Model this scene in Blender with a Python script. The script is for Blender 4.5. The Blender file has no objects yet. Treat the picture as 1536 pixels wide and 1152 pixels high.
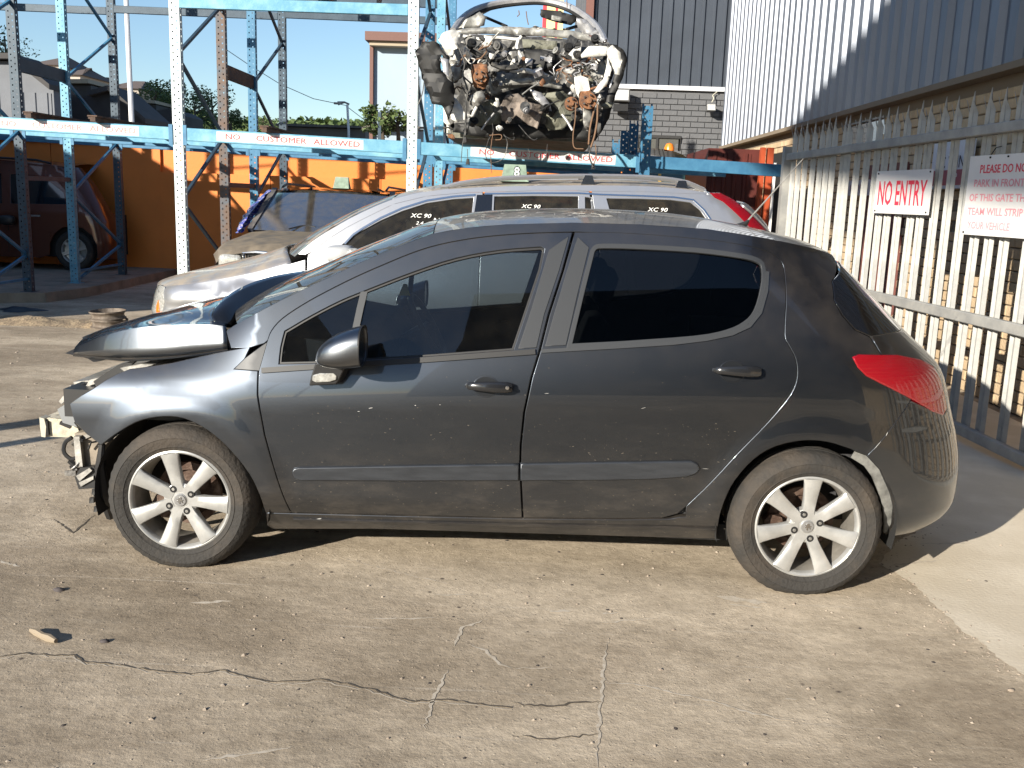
import bpy, math, random
from math import sin, cos, pi, radians, sqrt, exp
from mathutils import Vector, Matrix, noise
from mathutils.geometry import delaunay_2d_cdt
import numpy as np
random.seed(7)
scene = bpy.context.scene
COL = scene.collection

# ------------------------------------------------------------------ camera
CAM = (0.156416, -3.76046, 1.58697); YAW = -0.0235466; PIT = 0.1936939; ROL = 0.0345266; FPX = 1426.69
def cam_axes():
    fwd0 = Vector((sin(YAW), cos(YAW), 0)); r0 = Vector((cos(YAW), -sin(YAW), 0)); up0 = Vector((0, 0, 1))
    f = fwd0*cos(PIT) - up0*sin(PIT); u = up0*cos(PIT) + fwd0*sin(PIT)
    r = r0*cos(ROL) + u*sin(ROL); uu = u*cos(ROL) - r0*sin(ROL)
    return r, uu, f
CR, CU, CF = cam_axes()
cd = bpy.data.cameras.new('camera'); cam = bpy.data.objects.new('camera', cd); COL.objects.link(cam)
cam.matrix_world = Matrix(((CR.x, CU.x, -CF.x, CAM[0]), (CR.y, CU.y, -CF.y, CAM[1]), (CR.z, CU.z, -CF.z, CAM[2]), (0, 0, 0, 1)))
cd.sensor_width = 36; cd.lens = FPX/1536*36; cd.clip_end = 3000; cd.clip_start = 0.05
scene.camera = cam

# ------------------------------------------------------------------ sky, sun, exposure
SUN_EL = radians(18.5); SUN_AZ = math.atan2(-0.772, -0.636)          # direction TO the sun (xy)
W = bpy.data.worlds.new('World'); scene.world = W; W.use_nodes = True
nt = W.node_tree; bg = nt.nodes['Background']
sky = nt.nodes.new('ShaderNodeTexSky'); sky.sky_type = 'NISHITA'; sky.sun_disc = False
sky.sun_elevation = SUN_EL; sky.sun_rotation = pi/2 - SUN_AZ; sky.air_density = 1.0; sky.dust_density = 0.25; sky.ozone_density = 3.0
nt.links.new(sky.outputs[0], bg.inputs[0]); bg.inputs[1].default_value = 0.088
sl = bpy.data.lights.new('sun', 'SUN'); sl.energy = 5.0; sl.angle = radians(0.53); sl.color = (1, 0.925, 0.80)
so = bpy.data.objects.new('sun', sl); COL.objects.link(so)
sd = Vector((cos(SUN_AZ)*cos(SUN_EL), sin(SUN_AZ)*cos(SUN_EL), sin(SUN_EL)))
so.rotation_euler = sd.to_track_quat('Z', 'Y').to_euler()
scene.view_settings.view_transform = 'Standard'; scene.view_settings.look = 'None'
scene.view_settings.exposure = 0.98; scene.view_settings.gamma = 1

# ------------------------------------------------------------------ pixel of the photograph -> point in the place
def ray(px, py):
    return CF + CR*((px-768)/FPX) - CU*((py-576)/FPX)
def at(px, py, axis, val):
    d = ray(px, py); t = (val-CAM[axis])/d[axis]
    return Vector(CAM) + d*t
def gx(px, py, z=0): return at(px, py, 2, z)
def ay(px, py, y): return at(px, py, 1, y)
def axx(px, py, x): return at(px, py, 0, x)

# ------------------------------------------------------------------ mesh helpers
def wloc(o):
    v = Vector((0, 0, 0))
    while o: v += o.location; o = o.parent
    return v
def tag(o, label=None, cat=None, group=None, kind=None):
    if label: o['label'] = label
    if cat: o['category'] = cat
    if group: o['group'] = group
    if kind: o['kind'] = kind
    return o
def empty(name, loc, label=None, cat=None, group=None):
    o = bpy.data.objects.new(name, None); COL.objects.link(o); o.location = loc; o.empty_display_size = .1
    return tag(o, label, cat, group)
def link(name, me, mat, parent=None, sharp=35, smooth=True):
    o = bpy.data.objects.new(name, me); COL.objects.link(o)
    if mat is not None:
        for m in (mat if isinstance(mat, (list, tuple)) else [mat]): me.materials.append(m)
    if parent is not None:
        L = wloc(parent)
        if L.length > 0:
            me.transform(Matrix.Translation(-L))
        o.parent = parent
    if smooth and not me.has_custom_normals:
        me.polygons.foreach_set('use_smooth', [True]*len(me.polygons)); me.set_sharp_from_angle(angle=radians(sharp))
    me.update()
    return o
def jit(p, s): return [c+random.uniform(-s, s) for c in p]
class MB:
    def __init__(s): s.v = []; s.f = []; s.m = []
    def add(s, vs, fs, mi=0):
        b = len(s.v); s.v += [tuple(v) for v in vs]; s.f += [tuple(i+b for i in f) for f in fs]; s.m += [mi]*len(fs); return s
    def box(s, x0, x1, y0, y1, z0, z1, mi=0):
        vs = [(x, y, z) for z in (z0, z1) for y in (y0, y1) for x in (x0, x1)]
        return s.add(vs, [(0, 2, 3, 1), (4, 5, 7, 6), (0, 1, 5, 4), (2, 6, 7, 3), (0, 4, 6, 2), (1, 3, 7, 5)], mi)
    def hexa(s, c, mi=0):   # 8 corners: bottom 4 (ccw), top 4
        return s.add(c, [(3, 2, 1, 0), (4, 5, 6, 7), (0, 1, 5, 4), (1, 2, 6, 5), (2, 3, 7, 6), (3, 0, 4, 7)], mi)
    def bar(s, a, b, w, h, up=(0, 0, 1), mi=0, bev=0):
        a = Vector(a); b = Vector(b); d = (b-a).normalized(); up = Vector(up)
        if abs(d.dot(up)) > .98: up = Vector((0, 1, 0))
        x = d.cross(up).normalized(); y = x.cross(d).normalized()
        if bev:
            pr = [(-w/2+bev, -h/2), (w/2-bev, -h/2), (w/2, -h/2+bev), (w/2, h/2-bev), (w/2-bev, h/2), (-w/2+bev, h/2), (-w/2, h/2-bev), (-w/2, -h/2+bev)]
        else: pr = [(-w/2, -h/2), (w/2, -h/2), (w/2, h/2), (-w/2, h/2)]
        n = len(pr)
        vs = [a+x*p+y*q for p, q in pr]+[b+x*p+y*q for p, q in pr]
        return s.add(vs, [tuple(range(n))[::-1], tuple(range(n, 2*n))]+[(i, (i+1) % n, (i+1) % n+n, i+n) for i in range(n)], mi)
    def tube(s, pts, r, n=8, mi=0, caps=True):
        pts = [Vector(p) for p in pts]; rs = r if isinstance(r, (list, tuple)) else [r]*len(pts)
        up = Vector((0.13, 0.21, 0.97)); vs = []
        for i, p in enumerate(pts):
            d = (pts[min(i+1, len(pts)-1)]-pts[max(i-1, 0)])
            d = d.normalized() if d.length > 1e-9 else Vector((0, 0, 1))
            if abs(d.dot(up)) > .95: up = Vector((0.9, 0.3, 0.1))
            x = d.cross(up).normalized(); y = x.cross(d).normalized(); up = y
            for k in range(n):
                a = 2*pi*k/n; vs.append(p+x*(rs[i]*cos(a))+y*(rs[i]*sin(a)))
        fs = [(i*n+k, i*n+(k+1) % n, (i+1)*n+(k+1) % n, (i+1)*n+k) for i in range(len(pts)-1) for k in range(n)]
        if caps: fs += [tuple(range(n))[::-1], tuple((len(pts)-1)*n+k for k in range(n))]
        return s.add(vs, fs, mi)
    def lathe(s, prof, c, axis='y', n=32, mi=0, close=False, a0=0):  # prof list of (r, t) ; t along axis
        vs = []; c = Vector(c)
        for r, t in prof:
            for k in range(n):
                a = 2*pi*k/n+a0; ca, sa = r*cos(a), r*sin(a)
                vs.append(c+(Vector((ca, t, sa)) if axis == 'y' else Vector((ca, sa, t)) if axis == 'z' else Vector((t, ca, sa))))
        m = len(prof); fs = []
        for i in range(m-1 if not close else m):
            j = (i+1) % m
            fs += [(i*n+k, i*n+(k+1) % n, j*n+(k+1) % n, j*n+k) for k in range(n)]
        return s.add(vs, fs, mi)
    def prism(s, poly, fn0, fn1, mi=0):  # poly 2d, fn maps 2d->3d for both sides
        n = len(poly)
        return s.add([fn0(p) for p in poly]+[fn1(p) for p in poly], [tuple(range(n))[::-1], tuple(range(n, 2*n))]+[(i, (i+1) % n, (i+1) % n+n, i+n) for i in range(n)], mi)
    def build(s, name, mat, parent=None, sharp=35, smooth=True, fix=True):
        me = bpy.data.meshes.new(name); me.from_pydata([tuple(v) for v in s.v], [], s.f)
        if isinstance(mat, (list, tuple)): me.polygons.foreach_set('material_index', s.m)
        if fix:
            import bmesh
            bm = bmesh.new(); bm.from_mesh(me); bmesh.ops.recalc_face_normals(bm, faces=bm.faces); bm.to_mesh(me); bm.free()
        return link(name, me, mat, parent, sharp, smooth)
def copy_tree(o, parent=None):
    c = o.copy(); COL.objects.link(c)
    if parent is not None: c.parent = parent
    for ch in list(o.children): copy_tree(ch, c)
    return c
def mirror_copy(o, parent):
    c = copy_tree(o, parent); c.scale.y = -1; return c
def pip(x, y, poly):
    c = False; n = len(poly); j = n-1
    for i in range(n):
        xi, yi = poly[i]; xj, yj = poly[j]
        if (yi > y) != (yj > y) and x < (xj-xi)*(y-yi)/(yj-yi)+xi: c = not c
        j = i
    return c
def crom(pts, closed=False, k=6):      # Catmull-Rom through points
    pts = [Vector(p) for p in pts]; n = len(pts); out = []
    rng = n if closed else n-1
    for i in range(rng):
        p0 = pts[(i-1) % n] if closed or i > 0 else pts[0]*2-pts[1]
        p1 = pts[i]; p2 = pts[(i+1) % n]
        p3 = pts[(i+2) % n] if closed or i+2 < n else p2*2-p1
        for j in range(k):
            t = j/k; out.append(.5*((2*p1)+(p2-p0)*t+(2*p0-5*p1+4*p2-p3)*t*t+(3*p1-p0-3*p2+p3)*t**3))
    if not closed: out.append(pts[-1])
    return out
def interp(x, tab):
    if x <= tab[0][0]: return tab[0][1]
    for (a, u), (b, v) in zip(tab, tab[1:]):
        if x <= b:
            return u+(v-u)*(x-a)/(b-a)
    return tab[-1][1]
def smooth_tab(tab, k=6):              # denser, smooth version of a table
    return [(p.x, p.y) for p in crom([(a, b) for a, b in tab], k=k)]
def resample(poly, sp):
    out = []
    for i, a in enumerate(poly):
        b = poly[(i+1) % len(poly)]; L = math.dist(a, b); n = max(1, int(round(L/sp)))
        for j in range(n): out.append((a[0]+(b[0]-a[0])*j/n, a[1]+(b[1]-a[1])*j/n))
    return out
def tri2d(outer, holes=(), sp=.04):
    """triangulate a 2D region with interior points; returns pts, tris, boundary loops (index lists)"""
    loops = [resample(outer, sp*.6)]+[resample(h, sp*.6) for h in holes]
    pts = []; edges = []; li = []
    for L in loops:
        b = len(pts); pts += L; n = len(L); edges += [(b+i, b+(i+1) % n) for i in range(n)]; li.append(list(range(b, b+n)))
    xs = [p[0] for p in loops[0]]; ys = [p[1] for p in loops[0]]
    bp = np.array(pts)
    nx = int((max(xs)-min(xs))/sp)+1; ny = int((max(ys)-min(ys))/(sp*.87))+1
    for j in range(ny+1):
        for i in range(nx+1):
            x = min(xs)+(i+.5*(j % 2))*sp; y = min(ys)+j*sp*.87
            if pip(x, y, loops[0]) and not any(pip(x, y, h) for h in loops[1:]):
                if np.min((bp[:, 0]-x)**2+(bp[:, 1]-y)**2) > (sp*.42)**2: pts.append((x, y))
    V, E, F, ov, _, _ = delaunay_2d_cdt([Vector(p) for p in pts], edges, [], 0, 1e-7)
    remap = {}
    for k, o in enumerate(ov):
        for q in o: remap[q] = k
    tris = []
    for f in F:
        cx = sum(V[i][0] for i in f)/len(f); cy = sum(V[i][1] for i in f)/len(f)
        if pip(cx, cy, loops[0]) and not any(pip(cx, cy, h) for h in loops[1:]): tris.append(tuple(f))
    return [tuple(v) for v in V], tris, [[remap[i] for i in L] for L in li]
def area2(poly): return sum(a[0]*b[1]-b[0]*a[1] for a, b in zip(poly, poly[1:]+poly[:1]))/2
def offset2(poly, d):
    """push a closed 2D polygon outwards by d (negative = inwards)"""
    sg = 1 if area2(poly) > 0 else -1; n = len(poly); out = []
    for i in range(n):
        a = poly[i-1]; b = poly[i]; c = poly[(i+1) % n]
        e1 = (b[0]-a[0], b[1]-a[1]); e2 = (c[0]-b[0], c[1]-b[1])
        l1 = math.hypot(*e1) or 1; l2 = math.hypot(*e2) or 1
        nx = (e1[1]/l1+e2[1]/l2)*sg; ny = (-e1[0]/l1-e2[0]/l2)*sg; L = math.hypot(nx, ny) or 1
        nx /= L; ny /= L; m = nx*e1[1]/l1*sg-ny*e1[0]/l1*sg; m = max(m, .5)
        out.append((b[0]+nx*d/m, b[1]+ny*d/m))
    return out
def panel(name, outline, surf, mat, parent, sp=.04, hem=.004, depth=.018, holes=(), lift=0, flip=False):
    """a pressed sheet on a surface surf(s,z)->(point, outward normal); rounded hem at the edge"""
    ol = [tuple(p)[:2] for p in outline]; hs = [[tuple(p)[:2] for p in h] for h in holes]
    pts, tris, loops = tri2d(ol, hs, sp)
    P = []; N = []
    for q in pts:
        p, n = surf(*q); P.append(p+n*lift); N.append(n)
    verts = list(P); faces = []; norms = []
    for t in tris:
        a, b, c = (P[i] for i in t[:3])
        if (b-a).cross(c-a).dot(N[t[0]]) < 0: t = t[::-1]
        faces.append(t); norms += [N[i] for i in t]
    for L, outer in zip(loops, [True]+[False]*len(hs)):
        poly = [pts[i] for i in L]
        off = offset2(poly, hem if outer else -hem)
        b = len(verts); n = len(L); D = []
        for k, i in enumerate(L):
            p, nn = surf(*off[k]); d = (p-(P[i]-N[i]*lift)); d = d.normalized() if d.length > 1e-7 else N[i]
            D.append(d); verts.append(p+nn*lift-N[i]*hem)
        for k, i in enumerate(L): verts.append(verts[b+k]-N[i]*depth)
        for k in range(n):
            k2 = (k+1) % n; i, j = L[k], L[k2]
            f = (i, j, b+k2, b+k); g = (b+k, b+k2, b+n+k2, b+n+k)
            nf = [N[i], N[j], (N[j]*.3+D[k2]).normalized(), (N[i]*.3+D[k]).normalized()]
            ng = [(N[i]*.3+D[k]).normalized(), (N[j]*.3+D[k2]).normalized(), D[k2], D[k]]
            a_, b_, c_ = Vector(verts[f[0]]), Vector(verts[f[1]]), Vector(verts[f[2]])
            if (b_-a_).cross(c_-a_).dot(nf[2]) < 0: f = f[::-1]; nf = nf[::-1]; g = g[::-1]; ng = ng[::-1]
            faces += [f, g]; norms += nf+ng
    me = bpy.data.meshes.new(name); me.from_pydata([tuple(v) for v in verts], [], faces)
    me.polygons.foreach_set('use_smooth', [True]*len(faces))
    me.normals_split_custom_set([tuple(n) for n in norms])
    return link(name, me, mat, parent, smooth=False)
def grid_mesh(name, fn, nu, nv, mat, parent, thick=0, closed_u=False, sharp=40):
    """fn(u,v)->point for u,v in 0..1"""
    mb = MB(); vs = [fn(i/nu, j/nv) for j in range(nv+1) for i in range(nu+1)]
    mb.add(vs, [(j*(nu+1)+i, j*(nu+1)+i+1, (j+1)*(nu+1)+i+1, (j+1)*(nu+1)+i) for j in range(nv) for i in range(nu)])
    o = mb.build(name, mat, parent, sharp)
    if thick:
        m = o.modifiers.new('solid', 'SOLIDIFY'); m.thickness = thick; m.offset = -1
    return o
def text(name, body, size, mat, parent, loc, rot, sx=1, extrude=.0004, align='CENTER', bold=0, sy=1, shear=0):
    cu = bpy.data.curves.new(name, 'FONT'); cu.body = body; cu.size = size; cu.extrude = extrude; cu.align_x = align; cu.align_y = 'CENTER'
    cu.offset = bold; cu.resolution_u = 2; cu.shear = shear
    o = bpy.data.objects.new(name, cu); COL.objects.link(o)
    dg = bpy.context.evaluated_depsgraph_get(); me = bpy.data.meshes.new_from_object(o.evaluated_get(dg)); bpy.data.objects.remove(o)
    M = Matrix.Translation(Vector(loc)) @ rot.to_4x4() @ Matrix.Diagonal((sx, sy, 1, 1))
    me.transform(M); me.materials.clear()
    return link(name, me, mat, parent, smooth=False)
ROT_FRONT = Matrix(((1, 0, 0), (0, 0, -1), (0, 1, 0)))    # text facing -Y
ROT_LEFT = Matrix(((0, 0, -1), (-1, 0, 0), (0, 1, 0)))    # text facing -X, reading towards -Y

# ------------------------------------------------------------------ materials
def mat(name, col, rough=.5, metal=0, var=0, vscale=4, bump=0, bscale=30, coat=0, col2=None, spec=.5, trans=0, alpha=1, stretch=(1, 1, 1), c2fac=(.45, .65), emis=None, bdist=.02, detail=6, dust=None, grime=None):
    m = bpy.data.materials.new(name); m.use_nodes = True; t = m.node_tree; b = t.nodes['Principled BSDF']; N = t.nodes.new; L = t.links.new
    b.inputs['Roughness'].default_value = rough; b.inputs['Metallic'].default_value = metal
    b.inputs['Specular IOR Level'].default_value = spec; b.inputs['Coat Weight'].default_value = coat; b.inputs['Coat Roughness'].default_value = .025
    b.inputs['Transmission Weight'].default_value = trans
    c = tuple(col)+(1,); b.inputs['Base Color'].default_value = c
    out = None
    if var or col2 or bump or dust:
        tc = N('ShaderNodeTexCoord'); mp = N('ShaderNodeMapping'); L(tc.outputs['Object'], mp.inputs[0]); mp.inputs['Scale'].default_value = stretch
    if var or col2:
        n = N('ShaderNodeTexNoise'); n.inputs['Scale'].default_value = vscale; n.inputs['Detail'].default_value = detail; n.inputs['Roughness'].default_value = .6
        L(mp.outputs[0], n.inputs['Vector'])
        r = N('ShaderNodeValToRGB'); L(n.outputs[0], r.inputs[0])
        r.color_ramp.elements[0].position = c2fac[0]; r.color_ramp.elements[1].position = c2fac[1]
        if col2: r.color_ramp.elements[0].color = c; r.color_ramp.elements[1].color = tuple(col2)+(1,)
        else:
            r.color_ramp.elements[0].position = .3; r.color_ramp.elements[1].position = .7
            r.color_ramp.elements[0].color = tuple(x*(1-var) for x in col)+(1,); r.color_ramp.elements[1].color = tuple(min(1, x*(1+var)) for x in col)+(1,)
        out = r.outputs[0]; L(out, b.inputs['Base Color'])
    if dust:   # (colour, amount): settles on up-facing surfaces
        dc, am = dust
        g = N('ShaderNodeNewGeometry'); s = N('ShaderNodeSeparateXYZ'); L(g.outputs['Normal'], s.inputs[0])
        n2 = N('ShaderNodeTexNoise'); n2.inputs['Scale'].default_value = 9; n2.inputs['Detail'].default_value = 8; L(mp.outputs[0], n2.inputs['Vector'])
        mr = N('ShaderNodeMapRange'); L(s.outputs[2], mr.inputs[0]); mr.inputs[1].default_value = .15; mr.inputs[2].default_value = .95; mr.inputs[3].default_value = .04; mr.inputs[4].default_value = 1
        mu = N('ShaderNodeMath'); mu.operation = 'MULTIPLY'; L(mr.outputs[0], mu.inputs[0])
        m2 = N('ShaderNodeMapRange'); L(n2.outputs[0], m2.inputs[0]); m2.inputs[1].default_value = .35; m2.inputs[2].default_value = .65; m2.inputs[3].default_value = am*.35; m2.inputs[4].default_value = am
        L(m2.outputs[0], mu.inputs[1])
        if grime:      # splashes and film of dirt low on the body, with streaks
            gs = N('ShaderNodeSeparateXYZ'); L(tc.outputs['Object'], gs.inputs[0])
            gm_ = N('ShaderNodeMapRange'); L(gs.outputs[2], gm_.inputs[0]); gm_.inputs[1].default_value = .62; gm_.inputs[2].default_value = .18; gm_.inputs[3].default_value = .10; gm_.inputs[4].default_value = 1
            mp3 = N('ShaderNodeMapping'); mp3.inputs['Scale'].default_value = (1.2, 1, 3.2); L(tc.outputs['Object'], mp3.inputs[0])
            n3_ = N('ShaderNodeTexNoise'); n3_.inputs['Scale'].default_value = 3.5; n3_.inputs['Detail'].default_value = 12; n3_.inputs['Roughness'].default_value = .72; L(mp3.outputs[0], n3_.inputs['Vector'])
            m3 = N('ShaderNodeMapRange'); L(n3_.outputs[0], m3.inputs[0]); m3.inputs[1].default_value = .46; m3.inputs[2].default_value = .74; m3.inputs[3].default_value = .05; m3.inputs[4].default_value = grime
            g2 = N('ShaderNodeMath'); g2.operation = 'MULTIPLY'; L(gm_.outputs[0], g2.inputs[0]); L(m3.outputs[0], g2.inputs[1])
            g3 = N('ShaderNodeMath'); g3.operation = 'MAXIMUM'; L(mu.outputs[0], g3.inputs[0]); L(g2.outputs[0], g3.inputs[1]); mu = g3
        df = N('ShaderNodeBsdfDiffuse'); df.inputs[0].default_value = tuple(dc)+(1,)
        mx = N('ShaderNodeMixShader'); L(mu.outputs[0], mx.inputs[0]); L(b.outputs[0], mx.inputs[1]); L(df.outputs[0], mx.inputs[2])
        L(mx.outputs[0], t.nodes['Material Output'].inputs[0])
    if bump:
        n = N('ShaderNodeTexNoise'); n.inputs['Scale'].default_value = bscale; n.inputs['Detail'].default_value = 5
        L(mp.outputs[0], n.inputs['Vector'])
        bp = N('ShaderNodeBump'); bp.inputs['Strength'].default_value = bump; bp.inputs['Distance'].default_value = bdist
        L(n.outputs[0], bp.inputs['Height']); L(bp.outputs[0], b.inputs['Normal'])
    if emis: b.inputs['Emission Color'].default_value = tuple(emis)+(1,); b.inputs['Emission Strength'].default_value = 1
    return m
def glass(name, tint, rough=.01, dirt=0, dcol=(.3, .27, .22), ior=1.5):
    m = bpy.data.materials.new(name); m.use_nodes = True; t = m.node_tree; N = t.nodes.new; L = t.links.new
    t.nodes.remove(t.nodes['Principled BSDF']); o = t.nodes['Material Output']
    tr = N('ShaderNodeBsdfTransparent'); tr.inputs[0].default_value = tuple(tint)+(1,)
    gl = N('ShaderNodeBsdfGlossy'); gl.inputs['Roughness'].default_value = rough
    fr = N('ShaderNodeFresnel'); fr.inputs[0].default_value = ior
    mx = N('ShaderNodeMixShader'); L(fr.outputs[0], mx.inputs[0]); L(tr.outputs[0], mx.inputs[1]); L(gl.outputs[0], mx.inputs[2]); s = mx.outputs[0]
    if dirt:
        df = N('ShaderNodeBsdfDiffuse'); df.inputs[0].default_value = tuple(dcol)+(1,)
        tc = N('ShaderNodeTexCoord'); n = N('ShaderNodeTexNoise'); n.inputs['Scale'].default_value = 14; n.inputs['Detail'].default_value = 8; L(tc.outputs['Object'], n.inputs['Vector'])
        mr = N('ShaderNodeMapRange'); L(n.outputs[0], mr.inputs[0]); mr.inputs[1].default_value = .3; mr.inputs[2].default_value = .75; mr.inputs[3].default_value = dirt*.3; mr.inputs[4].default_value = dirt
        m2 = N('ShaderNodeMixShader'); L(mr.outputs[0], m2.inputs[0]); L(s, m2.inputs[1]); L(df.outputs[0], m2.inputs[2]); s = m2.outputs[0]
    L(s, o.inputs[0]); return m
# ================================================================== THE GREY HATCHBACK
M = {}
M['paint'] = mat('grey_metallic_paint', (.054, .063, .078), .37, 1, coat=1, dust=((.26, .22, .18), .16), grime=.20)
M['paint_low'] = M['paint']
M['trim'] = mat('grey_plastic_trim', (.032, .035, .040), .45, .1)
M['blackplastic'] = mat('black_plastic', (.018, .018, .019), .45)
M['blackgloss'] = mat('gloss_black', (.008, .008, .009), .06, coat=1)
M['rubber'] = mat('tyre_rubber', (.026, .024, .022), .85, col2=(.052, .042, .033), vscale=5, bump=.3, bscale=60)
M['alloy'] = mat('painted_alloy', (.42, .42, .41), .34, .45, var=.18, vscale=12, coat=.2)
M['alloydark'] = mat('alloy_barrel', (.30, .28, .25), .5, .5, var=.3, vscale=9)
M['rust'] = mat('rusty_iron', (.07, .04, .028), .7, .4, col2=(.16, .11, .085), vscale=18, bump=.4)
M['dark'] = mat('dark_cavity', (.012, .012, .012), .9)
M['interior'] = mat('dark_interior_fabric', (.035, .035, .038), .85, var=.3, vscale=20)
M['chrome'] = mat('bright_metal', (.65, .65, .65), .18, 1)
M['lens'] = mat('clear_lens', (.42, .42, .40), .08, .3, coat=1, var=.4, vscale=60)
M['redlens'] = mat('red_lens', (.26, .004, .010), .12, .1, coat=1, bump=.25, bscale=1, stretch=(4, 4, 120))
M['redlens2'] = mat('dark_red_lens', (.16, .003, .008), .1, .1, coat=1)
M['hem_white'] = mat('scuffed_cream_foam', (.62, .58, .45), .8, var=.25, vscale=25, bump=.3)
M['steel'] = mat('dull_steel', (.32, .31, .29), .5, .6, var=.4, vscale=16, bump=.1)
M['glassf'] = glass('tinted_front_glass', (.40, .45, .47), .01, .015, ior=1.65)
M['glassr'] = glass('privacy_rear_glass', (.13, .135, .14), .01, 0, ior=1.5)
M['glassw'] = glass('windscreen_glass', (.62, .68, .66), .01, .12, (.45, .42, .36))
M['white'] = mat('white_paint', (.75, .75, .74), .5)
M['yellow'] = mat('yellow_sticker', (.75, .6, .05), .5)
YC = .9075; WB = 1.304; WZ = .297; WR = .316
zb = lambda x: .874+.114*(x+.9) if x < 1.0 else 1.0906+.02*(x-1)
_crease = [(-1.9, .60), (-1.2, .67), (-.95, .70), (.10, .765), (1.15, .81), (1.9, .82)]
_rear = [(ay(x, y, .30).z, ay(x, y, .32).x+.075) for x, y in [(1400, 792), (1425, 765), (1433, 720), (1432, 680), (1421, 622), (1407, 562), (1387, 535), (1353, 500), (1308, 447), (1263, 395), (1252, 379)]]
_rear.sort(); _rear = [(_rear[0][0]-.05, _rear[0][1]-.03)]+_rear
_rear_s = smooth_tab(_rear, 5)
def sideinset(x, z):
    c = interp(x, _crease); b = zb(x)
    if z >= b: i = .18*(b-c)+(z-b)*.36+(z-b)**2*.08
    elif z >= c:
        i = .18*(z-c)**2/(b-c)
    else:
        t = (c-z); i = .045*t+.03*t*t
        if z < .34: i += (.34-z)**2*2.2
    if x < -1.0 and z > .70: i += (z-.70)**2*1.5*min(1, (-1.0-x)/.5)
    if x < -1.0: i += .15*((-1.0-x)/1.0)**2.1
    if x > .8: i += .03*((x-.8)/1.0)**2
    for wx, amp in ((-WB, .016), (WB, .012)):
        r = math.hypot(x-wx, z-WZ)
        if r < .50 and z > .22:
            t = max(0, min(1, (.485-r)/.11)); t = t*t*(3-2*t)*min(1, (z-.22)/.12); i -= amp*t
    return i
CA, CB, CRR = .58, .55, .60
def car_pt(s, z):
    xr = interp(z, _rear_s); ca = CA*(1-.1*max(0, min(1, (z-.95)/.25))); xs = xr-ca
    if s <= xs: return Vector((s, sideinset(s, z), z))
    i = sideinset(xs, z); ph = (s-xs)/CRR
    if ph < pi/2: return Vector((xs+ca*sin(ph), i+(s-xs)*.0+CB*(1-cos(ph)), z))
    return Vector((xr-.0*(ph-pi/2), i+CB+(s-xs-CRR*pi/2), z))
def mk_surf(ptf):
    def surf(s, z):
        e = .004; p = ptf(s, z); a = ptf(s+e, z)-ptf(s-e, z); b = ptf(s, z+e)-ptf(s, z-e)
        return p, a.cross(b).normalized()
    return surf
car_surf = mk_surf(car_pt)
CV = Vector(CAM)
def project(p):
    d = p-CV; w = d.dot(CF); return 768+FPX*d.dot(CR)/w, 576-FPX*d.dot(CU)/w
def mk_unproj(ptf, y0):
    def un(q):
        p = ay(q[0], q[1], y0); s, z = p.x, p.z
        for _ in range(14):
            a = project(ptf(s, z)); e = .002; b = project(ptf(s+e, z)); c = project(ptf(s, z+e))
            j = ((b[0]-a[0])/e, (c[0]-a[0])/e, (b[1]-a[1])/e, (c[1]-a[1])/e); det = j[0]*j[3]-j[1]*j[2]
            if abs(det) < 1e-3: break
            r0 = q[0]-a[0]; r1 = q[1]-a[1]
            ds = (r0*j[3]-j[1]*r1)/det; dz = (j[0]*r1-j[2]*r0)/det
            s += max(-.15, min(.15, ds))*.9; z += max(-.15, min(.15, dz))*.9
        return (s, z)
    return un
cu = mk_unproj(car_pt, .08)
U = lambda pts: [cu(q) for q in pts]
car = empty('hatchback_car', (0, YC, 0), 'dark grey five-door hatchback in the foreground, front bumper missing and bonnet popped up', 'car')
def both(o):
    return mirror_copy(o, car)
# key lines (source pixels)
DOORTOP = [(401, 511), (407, 496), (423, 478), (454, 457), (488, 438), (532, 416), (575, 397), (619, 379), (658, 367), (705, 358), (749, 353), (792, 350), (836, 348.5), (859, 348)]
BP = [(859, 348), (843, 407), (822, 472), (809, 524), (796, 567), (785, 619), (780, 667), (779, 698), (783, 777)]
FFRONT = [(437, 769), (415, 714), (397, 651), (387, 593), (388, 557), (401, 511)]
RTOP = [(862, 348), (912, 348), (955, 350), (1020, 355), (1085, 362), (1129, 370), (1157, 379), (1172, 392), (1177, 411), (1179, 450), (1177, 502), (1183, 517), (1193, 537), (1196, 559), (1192, 580), (1179, 602), (1151, 635), (1107, 680), (1064, 726), (1029, 760), (1016, 771), (994, 777), (934, 778), (787, 778)]
FGL = [(417, 547), (426, 496), (467, 472), (510, 450), (549, 434), (619, 407), (684, 386), (749, 374), (812, 369), (819, 373), (812, 404), (771, 526), (623, 537), (467, 546)]
RGL = [(853, 520), (872, 440), (888, 374), (894, 369), (955, 369), (1042, 374), (1107, 382), (1136, 389), (1146, 401), (1144, 433), (1135, 467), (1118, 487), (1090, 499), (1042, 508), (934, 516)]
FARCH = [(151, 667), (171, 652), (203, 633), (234, 625), (266, 625), (293, 634), (320, 651), (347, 676), (374, 710), (390, 742), (399, 769)]
RARCH = [(1076, 790), (1079, 772), (1087, 748), (1101, 721), (1129, 689), (1162, 669), (1204, 660), (1241, 662), (1274, 672), (1300, 682)]
RAIL = [(356, 486), (374, 476), (423, 450), (488, 419), (532, 398), (593, 372), (645, 352), (700, 342), (760, 337), (860, 334.5), (960, 337), (1060, 344), (1150, 358), (1215, 372), (1248, 382)]
def cs2(pts, k=3): return [(p.x, p.y) for p in crom([(a, b) for a, b in pts], k=k)]
RGL = [(853, 520), (872, 440)]+cs2([(888, 376), (893, 370), (905, 368), (955, 369), (1042, 374), (1107, 382), (1136, 389), (1146, 401), (1145, 433), (1135, 467), (1118, 486), (1090, 499), (1042, 508), (934, 516)])
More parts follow.
